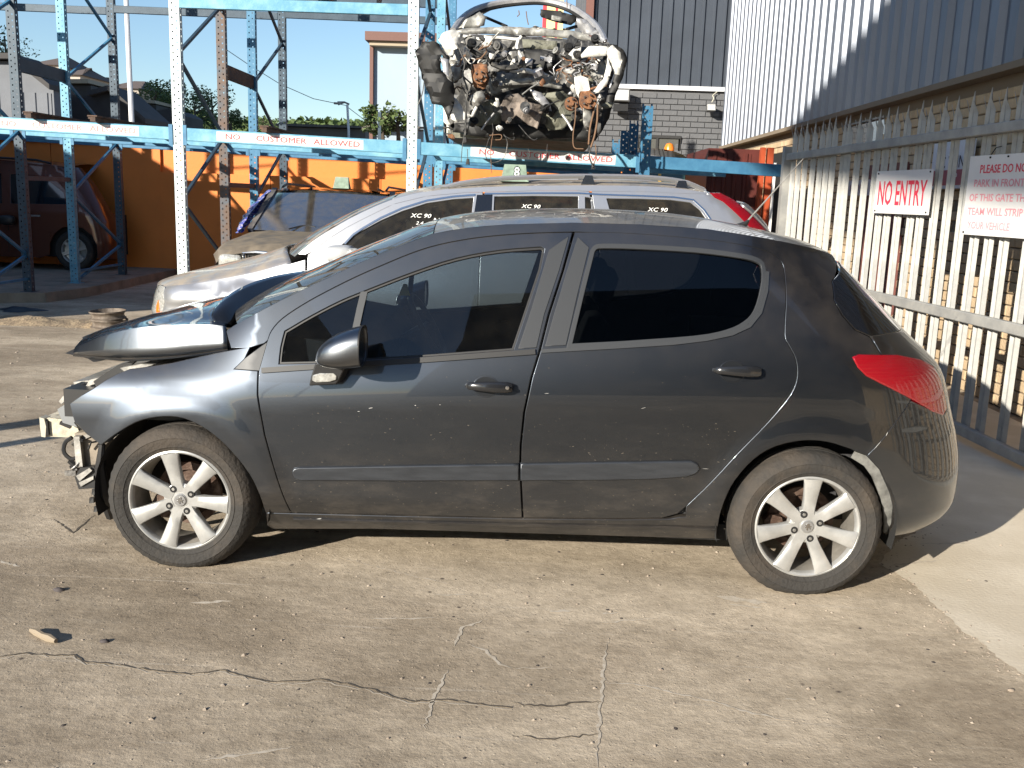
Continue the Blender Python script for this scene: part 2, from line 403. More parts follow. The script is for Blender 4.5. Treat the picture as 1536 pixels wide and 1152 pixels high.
RTOP = cs2(RTOP[:5], 2)[:-1]+cs2(RTOP[4:20], 3)+RTOP[20:]
DOORTOP = cs2(DOORTOP, 3); FARCH = cs2(FARCH, 3); RARCH = cs2(RARCH, 3)
FGL = cs2([(417, 547), (420, 520), (426, 496)], 2)[:-1]+cs2([(426, 496), (467, 472), (510, 450), (549, 434), (619, 407), (684, 386), (749, 374), (812, 369)], 3)+[(818, 373), (812, 404), (771, 526), (623, 537), (467, 546)]
def inset_px(poly, d): return offset2([tuple(p) for p in poly], d)
G = .0035
def shrink(sz, d): return offset2([tuple(p) for p in sz], -d)
# --- doors
o = shrink(U(BP+FFRONT[0:1]+FFRONT[1:]+DOORTOP[1:-1]), G)
gl = U(FGL)
fd = panel('front_door', o, car_surf, M['paint'], car, sp=.035, holes=[gl], depth=.03)
rdo = shrink(U([RTOP[0]]+[(p[0]+2.5, p[1]) for p in BP[1:]]+RTOP[::-1][1:-1]), G)
rgl = U(RGL)
rd = panel('rear_door', rdo, car_surf, M['paint'], car, sp=.035, holes=[rgl], depth=.03)
def in_surf(d, base=car_surf):
    def f(s, z):
        p, n = base(s, z); return p-n*d, n
    return f
# frames around the glass (matt black-grey surround), glass, dividers
def ring(name, outer, w, surf, m, parent, lift=0, sp=.03, depth=.01):
    inn = shrink(outer, w)
    return panel(name, outer, surf, m, parent, sp=min(sp, w*1.3), holes=[inn], lift=lift, hem=.002, depth=depth)
ring('window_seal', shrink(gl, -.004), .014, car_surf, M['blackplastic'], fd, lift=-.006)
ring('window_seal', shrink(rgl, -.006), .016, car_surf, M['trim'], rd, lift=.001)
panel('window_glass', shrink(gl, -.01), in_surf(.012), M['glassf'], fd, sp=.08, hem=.001, depth=.004)
panel('window_glass', shrink(rgl, -.01), in_surf(.012), M['glassr'], rd, sp=.08, hem=.001, depth=.004)
def strip(name, cl, w, surf, m, parent, lift=.003, th=.006):   # thin moulding along a centre line in (s,z)
    cl = [tuple(c) for c in cl]; L = []; R = []
    for i, c in enumerate(cl):
        a = cl[max(0, i-1)]; b = cl[min(len(cl)-1, i+1)]; dx, dz = b[0]-a[0], b[1]-a[1]; l = math.hypot(dx, dz)
        ww = w[i] if isinstance(w, (list, tuple)) else w
        L.append((c[0]-dz/l*ww/2, c[1]+dx/l*ww/2)); R.append((c[0]+dz/l*ww/2, c[1]-dx/l*ww/2))
    mb = MB(); n = len(cl); vs = []
    for i in range(n):
        for q, k in ((L[i], 0), (L[i], 1), (R[i], 1), (R[i], 0)):
            p, nn = surf(*q); vs.append(p+nn*(lift+(th if k else -.004)))
    fs = [(i*4+k, i*4+(k+1) % 4, (i+1)*4+(k+1) % 4, (i+1)*4+k) for i in range(n-1) for k in range(4)]+[(0, 1, 2, 3), tuple((n-1)*4+k for k in (3, 2, 1, 0))]
    mb.add(vs, fs); return mb.build(name, m, parent, 30)
strip('quarter_light_divider', U([(546, 437), (540, 462), (534, 490), (531, 515), (529, 541)]), .028, car_surf, M['trim'], fd, lift=-.008, th=.006)
strip('belt_moulding', U([(393, 556), (467, 551), (560, 545), (640, 540), (720, 534), (803, 528)]), .02, car_surf, M['blackplastic'], fd)
strip('belt_moulding', U([(812, 527), (934, 520), (1010, 515), (1060, 509), (1098, 501), (1124, 489), (1140, 469), (1149, 437), (1151, 408)]), .014, car_surf, M['trim'], rd, lift=.001)
# matt pillar panels
panel('pillar_trim', shrink(U([(822, 374), (855, 352), (840, 407), (818, 472), (806, 523), (775, 525), (796, 462)]), .006), car_surf, M['trim'], fd, sp=.04, lift=.003, depth=.006, hem=.002)
panel('pillar_trim', shrink(U([(866, 353), (885, 371), (868, 440), (850, 519), (816, 521), (829, 474), (848, 410)]), .005), car_surf, M['trim'], rd, sp=.04, lift=.003, depth=.006, hem=.002)
# rubbing strips
def rub(pts, par, name='rubbing_strip'):
    return panel(name, U(pts), car_surf, mat_rub, par, sp=.03, lift=.013, hem=.007, depth=.02)
mat_rub = mat('satin_grey_moulding', (.05, .055, .064), .33, .5, coat=.2, var=.2, vscale=8, stretch=(1, 1, 6))
rub([(441, 707), (443, 704), (449, 702.5), (600, 700), (776, 697.5), (776, 718), (600, 718.5), (452, 718), (444, 715)], fd)
rub([(783, 697), (900, 695), (1036, 693), (1044, 696.5), (1047, 702), (1042, 708), (1029, 712.5), (977, 716), (900, 717.5), (783, 718)], rd)
# door handles
def handle(cx, cy, par, lock):
    w = MB()
    c, z = cu((cx, cy)); 
    el = [(c+.052*cos(a), z+.042*sin(a)*1.0) for a in [2*pi*k/28 for k in range(28)]]
    def dish(u, v):   # shallow bowl
        r = v; a = 2*pi*u; p, n = car_surf(c+.05*r*cos(a), z+.041*r*sin(a)); return p+n*(.0015+.004*(r > .93)*0)-n*0.0
    # bowl ring + dark inside
    ring('handle_recess', el, .006, car_surf, M['paint'], par, lift=.002)
    mb = MB(); vs = []; n = 28
    rings = [1, .85, .6, .3, .01]; dp = [.001, -.008, -.014, -.017, -.018]
    for r, d in zip(rings, dp):
        for k in range(n):
            a = 2*pi*k/n; p, nn = car_surf(c+.049*r*cos(a), z+.039*r*sin(a)); vs.append(p+nn*(.004+d*.0+ (1-r)*-.001))
    mb.add(vs, [(i*n+k, i*n+(k+1) % n, (i+1)*n+(k+1) % n, (i+1)*n+k) for i in range(len(rings)-1) for k in range(n)])
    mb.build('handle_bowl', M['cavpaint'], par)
    # grip: a lofted bar, thin at the front, thick at the rear
    mb = MB(); vs = []; N2 = 12; K = 10
    for i in range(N2+1):
        t = i/N2; s = c-.083+.190*t; lift = .018+.022*sin(pi*min(1, t*1.05))**.6 if t < .97 else .018
        hh = .013+.008*min(1, t*1.6); th = .010+.004*t
        if i == 0: hh *= .35; th *= .4
        if i == N2: hh *= .75
        for k in range(K):
            a = 2*pi*k/K; ca = abs(cos(a))**.6*(1 if cos(a) > 0 else -1); sa = abs(sin(a))**.6*(1 if sin(a) > 0 else -1)
            p, nn = car_surf(s, z+.002+hh*sa); vs.append(p+nn*(lift+th*ca))
    mb.add(vs, [(i*K+k, i*K+(k+1) % K, (i+1)*K+(k+1) % K, (i+1)*K+k) for i in range(N2) for k in range(K)]+[tuple(range(K)), tuple(N2*K+k for k in range(K))[::-1]])
    h = mb.build('door_handle', M['handle'], par, 50)
    # feet of the handle
    for s in (c-.070, c+.085):
        mb = MB(); p, nn = car_surf(s, z+.002); mb.bar(p-nn*.002, p+nn*.03, .016, .014); mb.build('handle_foot', M['blackplastic'], h)
    if lock:
        p, nn = car_surf(c+.088, z+.003); mb = MB(); mb.lathe([(.0, -.0055), (.0075, -.005), (.0085, 0)], p+nn*.052*.98, 'y', 16); mb.build('lock_cylinder', M['chrome'], h)
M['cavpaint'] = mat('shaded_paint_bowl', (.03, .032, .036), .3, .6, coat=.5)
M['handle'] = mat('satin_black_handle', (.03, .031, .034), .22, .5, coat=.6)
handle(729, 580, fd, True); handle(1099, 557, rd, False)
# --- sill
SILLT = [(401, 771), (437, 772), (784, 780), (934, 781), (1005, 780), (1030, 775)]
sill = panel('sill', U([(401, 771), (437, 772), (600, 776), (784, 780), (934, 781), (1005, 780), (1020, 777), (1075, 779), (1073, 808), (900, 803), (700, 797), (560, 793), (410, 793), (401, 788)]), car_surf, M['paint'], car, sp=.03, depth=.05)
strip('sill_flange', U([(440, 779), (600, 783), (784, 787), (1000, 791), (1072, 793)]), .012, car_surf, M['paint'], sill, lift=.004, th=.004)
# --- front fender (wing)
FTOP = [(105, 606), (139, 584), (176, 561), (194, 554), (257, 545), (311, 533), (376, 521), (350, 552), (386, 556)]
fen = shrink(U([(105, 606), (122, 594), (139, 584), (158, 571), (176, 561), (194, 554), (225, 550), (257, 545), (311, 533), (345, 526), (374, 521), (366, 538), (350, 554), (386, 557), (385, 593), (395, 651), (413, 714), (435, 769), (399, 769)]+FARCH[::-1][1:]+[(130, 651), (112, 633)]), .001)
fender = panel('front_wing', fen, car_surf, M['paint'], car, sp=.03, depth=.03)
panel('wing_corner_trim', shrink(U([(352, 553), (368, 537), (401, 513), (389, 556)]), .002), car_surf, M['trim'], fender, sp=.03, lift=.001, depth=.01)
# scuttle corner / A pillar / roof side: between the door line and the rail
apil = U([(347, 521), (340, 497), (349, 490)])+U(RAIL)+U([(1252, 388), (1247, 421), (1250, 449), (1262, 473), (1282, 496), (1304, 506), (1322, 533), (1281, 537), (1288, 551), (1300, 563), (1321, 575), (1366, 599), (1332, 647), (1300, 682)])+U(RARCH[::-1][1:])+U([(1073, 779), (1030, 776)])
apil += U([(p[0]+1.2, p[1]) for p in RTOP[::-1][4:-1]])+U([(862, 346.5)])+U([(p[0], p[1]-1.2) for p in DOORTOP[::-1][1:]])+U([(396, 514), (372, 521)])
quarter = panel('body_side', apil, car_surf, M['paint'], car, sp=.035, depth=.02, hem=.003)
# black rear quarter glass, tail lamp, bumper, hatch
hg = U([(1259, 393), (1249, 421), (1252, 449), (1265, 472), (1284, 494), (1307, 504)])
zt = hg[0][1]; zbot = hg[-1][1]
send = lambda z: interp(z, _rear_s)-CA*(1-.1*max(0, min(1, (z-.95)/.25)))+CRR*pi/2+(YC-sideinset(1.6, z)-CB)
hatchglass = panel('rear_window', shrink(hg+[(hg[-1][0]+.12, zbot+.004), (send(zbot), zbot+.005), (send(zt), zt)], .002), car_surf, M['hglass'] if 'hglass' in M else M['blackgloss'], car, sp=.05, depth=.01)
TL = [(1281, 537), (1288, 533.5), (1345, 534), (1380, 541), (1397, 550), (1407, 566), (1414, 590), (1418, 612), (1414, 621), (1400, 616), (1368, 597), (1321, 573), (1300, 562), (1288, 550)]
def sil(z):      # where the flank turns out of the camera's sight
    return max([1.3+.01*k for k in range(140)], key=lambda s: project(car_pt(s, z))[0])
def UC(pts, m=.0): return [(min(s, sil(z)-m), z) for s, z in U(pts)]
TLu = UC(TL, .02)
tail = panel('tail_lamp', TLu, car_surf, M['redlens'], car, sp=.02, lift=.006, hem=.006, depth=.03)
b0 = UC([(1366, 601), (1401, 618), (1416, 623)], .02)
bz = b0[-1][1]
bump = b0+[(b0[-1][0]+.06, bz+.01), (send(bz), bz+.01), (send(.3), .27)]+UC([(1400, 791), (1377, 796), (1331, 805), (1341, 782), (1342, 760), (1337, 740), (1321, 705), (1301, 684), (1333, 648)])
bumper = panel('rear_bumper', shrink(bump, .002), car_surf, M['paint'], car, sp=.035, depth=.02)
t0 = U([(1309, 505), (1324, 532)])
hat = [t0[0], (t0[0][0]+.12, t0[0][1]+.002), (send(t0[0][1]), t0[0][1]+.003), (send(bz), bz+.013), (b0[-1][0]+.06, bz+.013)]+[(TLu[7][0]+.006, TLu[7][1]), (TLu[6][0]+.007, TLu[6][1]), (TLu[5][0]+.007, TLu[5][1]+.003), (TLu[4][0]+.004, TLu[4][1]+.006), (TLu[3][0], TLu[3][1]+.007), (TLu[2][0], TLu[2][1]+.006), t0[1]]
hatch = panel('tailgate', hat, car_surf, M['paint'], car, sp=.035, depth=.02)
# bent inner arch plastic behind the rear wheel
strip('arch_liner_edge', U([(1282, 684), (1303, 694), (1318, 712), (1329, 738), (1335, 765), (1335, 790), (1331, 803)]), [.03, .045, .05, .05, .045, .035, .02], in_surf(.022), mat('scuffed_grey_plastic', (.16, .16, .15), .7, var=.5, vscale=20), bumper)
for ob in (fd, rd, sill, fender, quarter, hatchglass, tail, bumper, hatch): both(ob)
# --- roof, windscreen
railp = [car_pt(*q) for q in crom([Vector(q).to_3d() for q in U(RAIL)], k=4) and [(v.x, v.y) for v in crom([Vector((q[0], q[1], 0)) for q in U(RAIL)], k=4)]]
def rail_at(x):
    return Vector((x, interp(x, [(p.x, p.y) for p in railp]), interp(x, [(p.x, p.z) for p in railp])))
xw = ay(652, 351, .25).x; x0r = railp[0].x; x1r = railp[-1].x
def cross(x, v, crown, bow=0, pw=2.2):
    r = rail_at(x); y = r.y+(YC-r.y)*2*v; t = abs(2*v-1)
    return Vector((x-bow*(1-t*t), y, r.z+crown*(1-t**pw)))
roof = grid_mesh('roof', lambda u, v: cross(xw+(x1r-xw)*u, v, .052, .03*(1-u)+.07*u), 40, 24, M['roofpaint'] if 'roofpaint' in M else mat('dusty_grey_roof_paint', (.06, .065, .075), .3, .6, coat=.8, dust=((.24, .225, .20), .55)), car)
grid_mesh('windscreen', lambda u, v: cross(x0r+(xw-x0r-.004)*u, v, .03+.022*u, .16*(1-u)+.03*u), 16, 24, M['glassw'], car)
# spoiler lip at the roof end
def spl(u, v):
    p = cross(x1r, v, .052, .07); t = abs(2*v-1)
    return p+Vector((.035*u*(1-.9*t**4), 0, -.012*u-.012*u*u))
grid_mesh('roof_spoiler', spl, 6, 24, M['paint'], car, thick=.02)
tb = [hg[0]]
def rg(u, v):
    a = cross(x1r, v, .045, .05); p = car_pt(send(zt) if False else hg[0][0], zt); t = abs(2*v-1)
    lo = Vector((interp(zt, _rear_s)-.02-.16*t**3, a.y, zt-.005)); return a.lerp(lo, u)
grid_mesh('rear_header', rg, 4, 20, M['blackgloss'], car)
# --- wheels
M['tyrew'] = M['rubber']
def wheel(cx, rot, label=None):
    w = empty('wheel', (0, 0, 0)); w.parent = car
    y0 = -.004
    c = (cx, 0, WZ)
    prof = [(.214, y0+.018), (.218, y0+.004), (.226, y0+.001), (.2330, y0-.003), (.2350, y0-.0055), (.2370, y0-.003), (.250, y0-.006), (.262, y0-.008), (.270, y0-.0085), (.272, y0-.0105), (.2745, y0-.008), (.282, y0-.005), (.296, y0+.006), (.306, y0+.018), (.313, y0+.032), (.3155, y0+.05)]
    prof += [(.3155, y0+.066), (.307, y0+.0665), (.307, y0+.073), (.3165, y0+.0735), (.3165, y0+.097), (.308, y0+.0975), (.308, y0+.104), (.3165, y0+.1045), (.3165, y0+.13), (.308, y0+.1305), (.308, y0+.137), (.3155, y0+.1375), (.315, y0+.155), (.306, y0+.185), (.29, y0+.2), (.26, y0+.21), (.22, y0+.2), (.214, y0+.18)]
    mb = MB(); mb.lathe(prof, c, 'y', 96, close=True)
    # shoulder tread blocks : cut notches by pushing every other segment in near the shoulder
    n = 96
    for i, (r, t) in enumerate(prof):
        if 12 <= i <= 15 or 27 <= i <= 29:
            for k in range(0, n, 2):
                v = Vector(mb.v[i*n+k]); d = Vector((v.x-cx, 0, v.z-WZ)).normalized(); mb.v[i*n+k] = tuple(v-d*.0035)
    for i, v in enumerate(mb.v):
        if v[2] < .002:      # flat, soft tyre
            mb.v[i] = (v[0], v[1]-(.008 if v[1] < .1 else -.008)*min(1, (.002-v[2])/.02), .002)
    mb.build('tyre', M['rubber'], w, 28)
    mb = MB(); mb.lathe([(.216, y0+.012), (.2165, y0+.006), (.210, y0+.003), (.205, y0+.006), (.201, y0+.014), (.198, y0+.03)], c, 'y', 72); mb.build('rim', M['alloy'], w)
    mb = MB(); mb.lathe([(.1985, y0+.03), (.190, y0+.06), (.186, y0+.15), (.205, y0+.19), (.214, y0+.192)], c, 'y', 60); mb.build('rim_barrel', M['alloydark'], w)
    mb = MB(); mb.lathe([(.001, y0+.14), (.10, y0+.135), (.102, y0+.12), (.137, y0+.118), (.137, y0+.142), (.001, y0+.145)], c, 'y', 48); mb.build('brake_disc', M['rust'], w)
    mb = MB(); a0 = rot+1.9
    cal = [(.085+.09*q, a) for q, a in ((0, -.4), (.55, -.45), (.8, -.25), (.8, .25), (.55, .45), (0, .4))]
    mb.prism([(cx+r*cos(a+a0), WZ+r*sin(a+a0)) for r, a in cal], lambda p: (p[0], y0+.095, p[1]), lambda p: (p[0], y0+.15, p[1])); mb.build('brake_caliper', M['rust'], w)
    # 7 spokes
    for k in range(7):
        a = rot+2*pi*k/7; mb = MB(); vs = []
        st = [(.035, .028, .020, .030), (.070, .0245, .018, .034), (.11, .0265, .013, .030), (.15, .0305, .009, .026), (.185, .035, .006, .022), (.204, .040, .006, .02)]
        for r, hw, yy, th in st:
            for q, (dx, dy) in enumerate(((-1, .0), (-.86, -.005), (0, -.0055), (.86, -.005), (1, .0), (.9, 1), (-.9, 1))):
                px_ = r*cos(a)-hw*dx*sin(a); pz_ = r*sin(a)+hw*dx*cos(a)
                vs.append((cx+px_, y0+yy+(dy if dy <= 0 else th), WZ+pz_))
        m_ = 7
        mb.add(vs, [(i*m_+q, i*m_+(q+1) % m_, (i+1)*m_+(q+1) % m_, (i+1)*m_+q) for i in range(len(st)-1) for q in range(m_)]+[tuple(range(m_)), tuple((len(st)-1)*m_+q for q in range(m_))[::-1]])
        mb.build('spoke', M['alloy'], w, 50)
    mb = MB(); mb.lathe([(.001, y0+.012), (.026, y0+.0125), (.028, y0+.014), (.029, y0+.016), (.060, y0+.0175), (.072, y0+.024), (.074, y0+.06)], c, 'y', 40); hub = mb.build('hub', M['alloy'], w)
    mb = MB(); mb.lathe([(.001, y0+.008), (.023, y0+.0085), (.0255, y0+.012)], c, 'y', 28); mb.build('centre_cap', M['cap'], hub)
    # small rampant animal emblem in relief on the cap
    sc = .0165
    body = [(-.1, -.9), (.15, -.75), (.05, -.35), (.35, -.1), (.55, -.55), (.8, -.6), (.6, .0), (.75, .1), (.95, .05), (.85, .3), (.45, .35), (.5, .6), (.25, .95), (-.1, .9), (-.35, .65), (-.2, .45), (-.7, .55), (-.75, .35), (-.3, .1), (-.75, -.05), (-.7, -.25), (-.25, -.2), (-.35, -.5)]
    mb = MB(); mb.prism([(cx+x*sc, WZ+z*sc) for x, z in body], lambda p: (p[0], y0+.0055, p[1]), lambda p: (p[0], y0+.009, p[1])); mb.build('cap_emblem', M['chrome'], hub, smooth=False)
    for k in range(4):
        a = rot+.35+pi/2*k; cc = (cx+.054*cos(a), 0, WZ+.054*sin(a))
        mb = MB(); mb.lathe([(.0001, y0+.0128), (.0135, y0+.0122), (.0150, y0+.0132), (.0150, y0+.03)], cc, 'y', 20); mb.build('bolt_seat', M['dark'], hub)
        mb = MB(); mb.lathe([(.001, y0+.010), (.0060, y0+.010), (.0072, y0+.0115), (.0072, y0+.014)], cc, 'y', 6); mb.build('wheel_bolt', M['steel'], hub, 20)
    return w
M['cap'] = mat('wheel_cap', (.35, .35, .35), .3, .6)
wf = wheel(-WB, radians(100)); wr = wheel(WB, radians(88.5))
for w_ in (wf, wr):
    c = copy_tree(w_, car); c.scale.y = -1; c.rotation_euler.z = 0
# --- arch liners, floor, inner panels
for wx in (-WB, WB):
    mb = MB(); vs = []; n = 26
    for k in range(n+1):
        a = -.25+(pi+.5)*k/n
        for y in (.03, .40): vs.append((wx+.372*cos(a), y, WZ+.372*sin(a)))
    mb.add(vs, [(2*k, 2*k+1, 2*k+3, 2*k+2) for k in range(n)])
    mb.add([(wx+.372*cos(-.25+(pi+.5)*k/n), .40, WZ+.372*sin(-.25+(pi+.5)*k/n)) for k in range(n+1)], [tuple(range(n+1))])
    l = mb.build('arch_liner', M['dark'], car); both(l)
mb = MB(); mb.box(-.93, 1.0, .10, 1.71, .19, .26); mb.box(1.0, 1.9, .42, 1.4, .2, .32); mb.box(-1.75, -.9, .42, 1.4, .2, .42); mb.build('floor_pan', M['dark'], car)
mb = MB(); mb.box(-.93, .92, .06, .10, .26, .84); mb.build('door_card', M['interior'], car); both(car.children[-1])
mb = MB(); mb.box(1.0, 1.72, .30, .36, .3, .98); b_ = mb.build('inner_side', M['interior'], car); both(b_)
# mud flap / liner lip hanging at the very front of the wheel
mb = MB()
mb.tube([car_pt(*cu(q))+Vector((0, .02, 0)) for q in ((150, 668), (147, 700), (152, 740), (163, 776))], [.012, .02, .03, .022], 8); mb.build('liner_lip', M['blackplastic'], car)
# ------------------------------------------------------------------ bonnet, mirror, front structure, cabin
def loft_curves(name, curves, m, parent, k=5, mirror=False, thick=0, sharp=40):
    cs = [crom(c, k=k) for c in curves]
    if mirror: cs = cs+[[Vector((p.x, 2*YC-p.y, p.z)) for p in c] for c in cs[::-1][1:]]
    cols = [crom(list(r), k=3) for r in zip(*cs)]
    mb = MB(); n = len(cols[0]); vs = [p for c in cols for p in c]
    mb.add(vs, [(i*n+j, i*n+j+1, (i+1)*n+j+1, (i+1)*n+j) for i in range(len(cols)-1) for j in range(n-1)])
    o = mb.build(name, m, parent, sharp)
    if thick: q = o.modifiers.new('s', 'SOLIDIFY'); q.thickness = thick; q.offset = -1
    return o
def cy(pts, ys): return [ay(p[0], p[1], y) for p, y in zip(pts, ys)]
C0 = cy([(109, 530), (150, 534), (195, 537), (250, 533.5), (300, 528), (341, 522)], [.42, .25, .16, .12, .11, .10])
C1 = cy([(112, 522), (150, 508), (200, 496), (260, 491), (310, 490), (339, 492)], [.44, .27, .18, .145, .135, .13])
C1b = cy([(113, 520), (150, 506), (200, 494), (260, 489), (310, 488), (339, 490)], [.46, .29, .20, .165, .155, .15])
C2 = cy([(119, 513), (152, 500), (202, 488), (260, 483), (306, 481), (338, 487)], [.52, .38, .32, .27, .30, .27])
C3 = cy([(124, 508), (162, 493), (214, 478), (268, 467), (310, 464), (345, 472)], [.65, .56, .52, .5, .48, .48])
C4 = cy([(130, 503), (172, 487), (222, 473), (276, 459), (316, 450), (352, 443)], [YC]*6)
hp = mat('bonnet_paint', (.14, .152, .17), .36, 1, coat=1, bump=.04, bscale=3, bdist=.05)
bon = loft_curves('bonnet', [C0, C1, C1b, C2, C3, C4], hp, car, mirror=True, thick=.012, sharp=60)
Lc = cy([(322, 484), (350, 489), (388, 470), (430, 444), (468, 421), (493, 411)], [.30, .32, .50, .68, .84, .95])
Mc = cy([(317, 474), (338, 462), (375, 445), (415, 427), (460, 411), (492, 405)], [.32, .38, .55, .74, .90, 1.0])
Tc = cy([(321, 462), (337, 446), (370, 427), (410, 414), (452, 406.5), (490, 400)], [.40, .48, .62, .80, .95, 1.05])
loft_curves('bonnet_rear_fold', [Lc, Mc, Tc], M['blackgloss'], bon, thick=.01, sharp=70)
# edge flange under the bonnet and torn lip at its nose
mb = MB(); e0 = crom([p+Vector((0, .012, -.010)) for p in C0], k=4); mb.tube(e0, .007, 6); mb.build('bonnet_flange', M['paint'], bon)
mb = MB()
nose = [ay(p[0], p[1], y) for p, y in [((97, 530), .5), ((112, 523), .48), ((150, 531), .3), ((190, 536), .22), ((160, 539), .25), ((140, 543), .30), ((132, 538), .35), ((118, 534), .42)]]
mb.add(nose+[p+Vector((0, .03, -.004)) for p in nose], [tuple(range(8)), tuple(range(8, 16))[::-1]]+[(i, (i+1) % 8, (i+1) % 8+8, i+8) for i in range(8)]); mb.build('torn_bonnet_lip', M['blackplastic'], bon, smooth=False)
# engine bay
fb = empty('front_structure', (0, 0, 0)); fb.parent = car
eng = mat('grimy_engine_metal', (.09, .085, .08), .6, .3, col2=(.22, .2, .17), vscale=12, bump=.3)
mb = MB(); mb.box(-1.55, -1.1, .42, 1.4, .3, .80); mb.build('engine_block', eng, fb)
mb = MB(); mb.box(-1.85, -1.15, .16, .40, .60, .72); o = mb.build('inner_wing', M['blackplastic'], fb); mb = MB(); mb.box(-1.85, -1.15, 1.42, 1.65, .60, .72); mb.build('inner_wing', M['blackplastic'], fb)
mb = MB(); mb.box(-1.12, -1.05, .14, 1.67, .3, .90); mb.build('bulkhead', M['dark'], fb)
def pc(px, py, y): return ay(px, py, y)
def slabp(name, pts, y0, y1, m, par=fb, sm=False):
    P0 = [ay(p[0], p[1], y0) for p in pts]; mb = MB(); n = len(pts)
    mb.add(P0+[Vector((p.x, y1, p.z)) for p in P0], [tuple(range(n))[::-1], tuple(range(n, 2*n))]+[(i, (i+1) % n, (i+1) % n+n, i+n) for i in range(n)])
    return mb.build(name, m, par, smooth=sm)
slabp('crash_beam', [(61, 628), (74, 627), (128, 633), (131, 657), (70, 655), (62, 652)], .38, 1.44, mat('cream_beam', (.46, .42, .33), .8, var=.3, vscale=25, bump=.3))
slabp('beam_end_plate', [(59, 626), (66, 628), (69, 640), (68, 656), (62, 655), (60, 640)], .365, .42, mat('rim_edge', (.45, .42, .34), .7), sm=False)
slabp('beam_hollow', [(66, 631), (71, 632), (73, 653), (69, 654)], .366, .378, M['dark'])
slabp('slam_panel', [(110, 573), (160, 568), (172, 585), (140, 605), (118, 600)], .33, 1.5, M['steel'])
slabp('headlamp_bracket', [(86, 614), (108, 600), (122, 606), (126, 640), (112, 640), (94, 634)], .30, .42, mat('bracket_grey', (.2, .21, .22), .5, .3))
slabp('bracket_fin', [(92, 606), (104, 596), (112, 580), (105, 578), (98, 590), (88, 602)], .30, .33, M['steel'])
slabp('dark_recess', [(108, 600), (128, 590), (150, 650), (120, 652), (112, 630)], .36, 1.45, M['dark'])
slabp('lower_bracket', [(112, 650), (146, 646), (156, 664), (150, 708), (128, 712), (118, 690)], .30, .40, mat('dusty_bracket', (.22, .185, .145), .7, var=.3, vscale=25))
slabp('bracket_post', [(110, 655), (119, 655), (124, 700), (114, 700)], .27, .31, M['steel'])
slabp('fog_lamp', [(112, 716), (120, 702), (140, 700), (146, 708), (144, 732), (118, 734)], .26, .36, M['blackplastic'])
slabp('fog_lamp_face', [(114, 714), (134, 702), (138, 706), (119, 722)], .245, .26, M['steel'])
slabp('fog_lamp_fin', [(118, 724), (140, 714), (140, 719), (121, 730)], .25, .262, M['steel'])
slabp('wing_support', [(140, 572), (176, 548), (205, 540), (186, 556), (160, 574), (148, 588)], .22, .26, M['blackplastic'])
slabp('wing_stay', [(180, 552), (212, 546), (230, 547), (190, 560)], .16, .2, M['steel'])
slabp('bracket_tab', [(126, 584), (134, 570), (150, 566), (152, 572), (136, 578)], .24, .26, M['steel'])
def wire(name, pts, r, m, par=fb, n=6):
    mb = MB(); mb.tube(crom([ay(*p) for p in pts], k=5), r, n); return mb.build(name, m, par)
wire('hose_loop', [(108, 656, .3), (98, 664, .3), (96, 678, .29), (106, 688, .29), (117, 686, .3)], .009, M['blackplastic'])
wire('wiring', [(142, 700, .25), (146, 715, .24), (145, 732, .24), (141, 745, .23)], .004, M['blackplastic'])
wire('wiring', [(106, 590, .28), (112, 582, .28), (126, 576, .27), (140, 585, .3)], .003, M['blackplastic'])
wire('wiring', [(118, 694, .27), (112, 700, .26), (108, 703, .26)], .004, M['steel'])
for q in ((142, 737), (138, 750), (145, 763)):
    p = ay(q[0], q[1], .23); mb = MB(); mb.hexa([p+Vector(v) for v in [(-.011, -.008, -.014), (.011, -.01, -.01), (.012, .01, -.012), (-.01, .01, -.012), (-.008, -.008, .012), (.01, -.008, .014), (.01, .008, .012), (-.01, .01, .01)]]); mb.build('connector', M['blackplastic'], fb)
cr = random.Random(5)
for k in range(34):
    q = (cr.uniform(100, 160), cr.uniform(585, 715)); 
    if q[1] < 600 and q[0] < 118: continue
    y = cr.uniform(.27, .5); p = ay(q[0], q[1], y); s = cr.uniform(.008, .026); mb = MB(); m_ = cr.choice([M['blackplastic'], M['blackplastic'], M['steel'], eng, M['dark']])
    R_ = Matrix.Rotation(cr.uniform(-1, 1), 3, 'Y') @ Matrix.Rotation(cr.uniform(-.6, .6), 3, 'X')
    if k % 3: mb.box(-s*cr.uniform(.6, 2), s*cr.uniform(.6, 2), -s*.5, s*.5, -s*cr.uniform(.3, .9), s*cr.uniform(.3, .9)); nm = 'broken_bracket'
    else: mb.tube([(-s*2, 0, 0), (0, 0, s), (s*2, s, -s)], s*.3, 6); nm = 'broken_stay'
    mb.v = [tuple(R_ @ Vector(v)+p) for v in mb.v]; mb.build(nm, m_, fb, smooth=False)
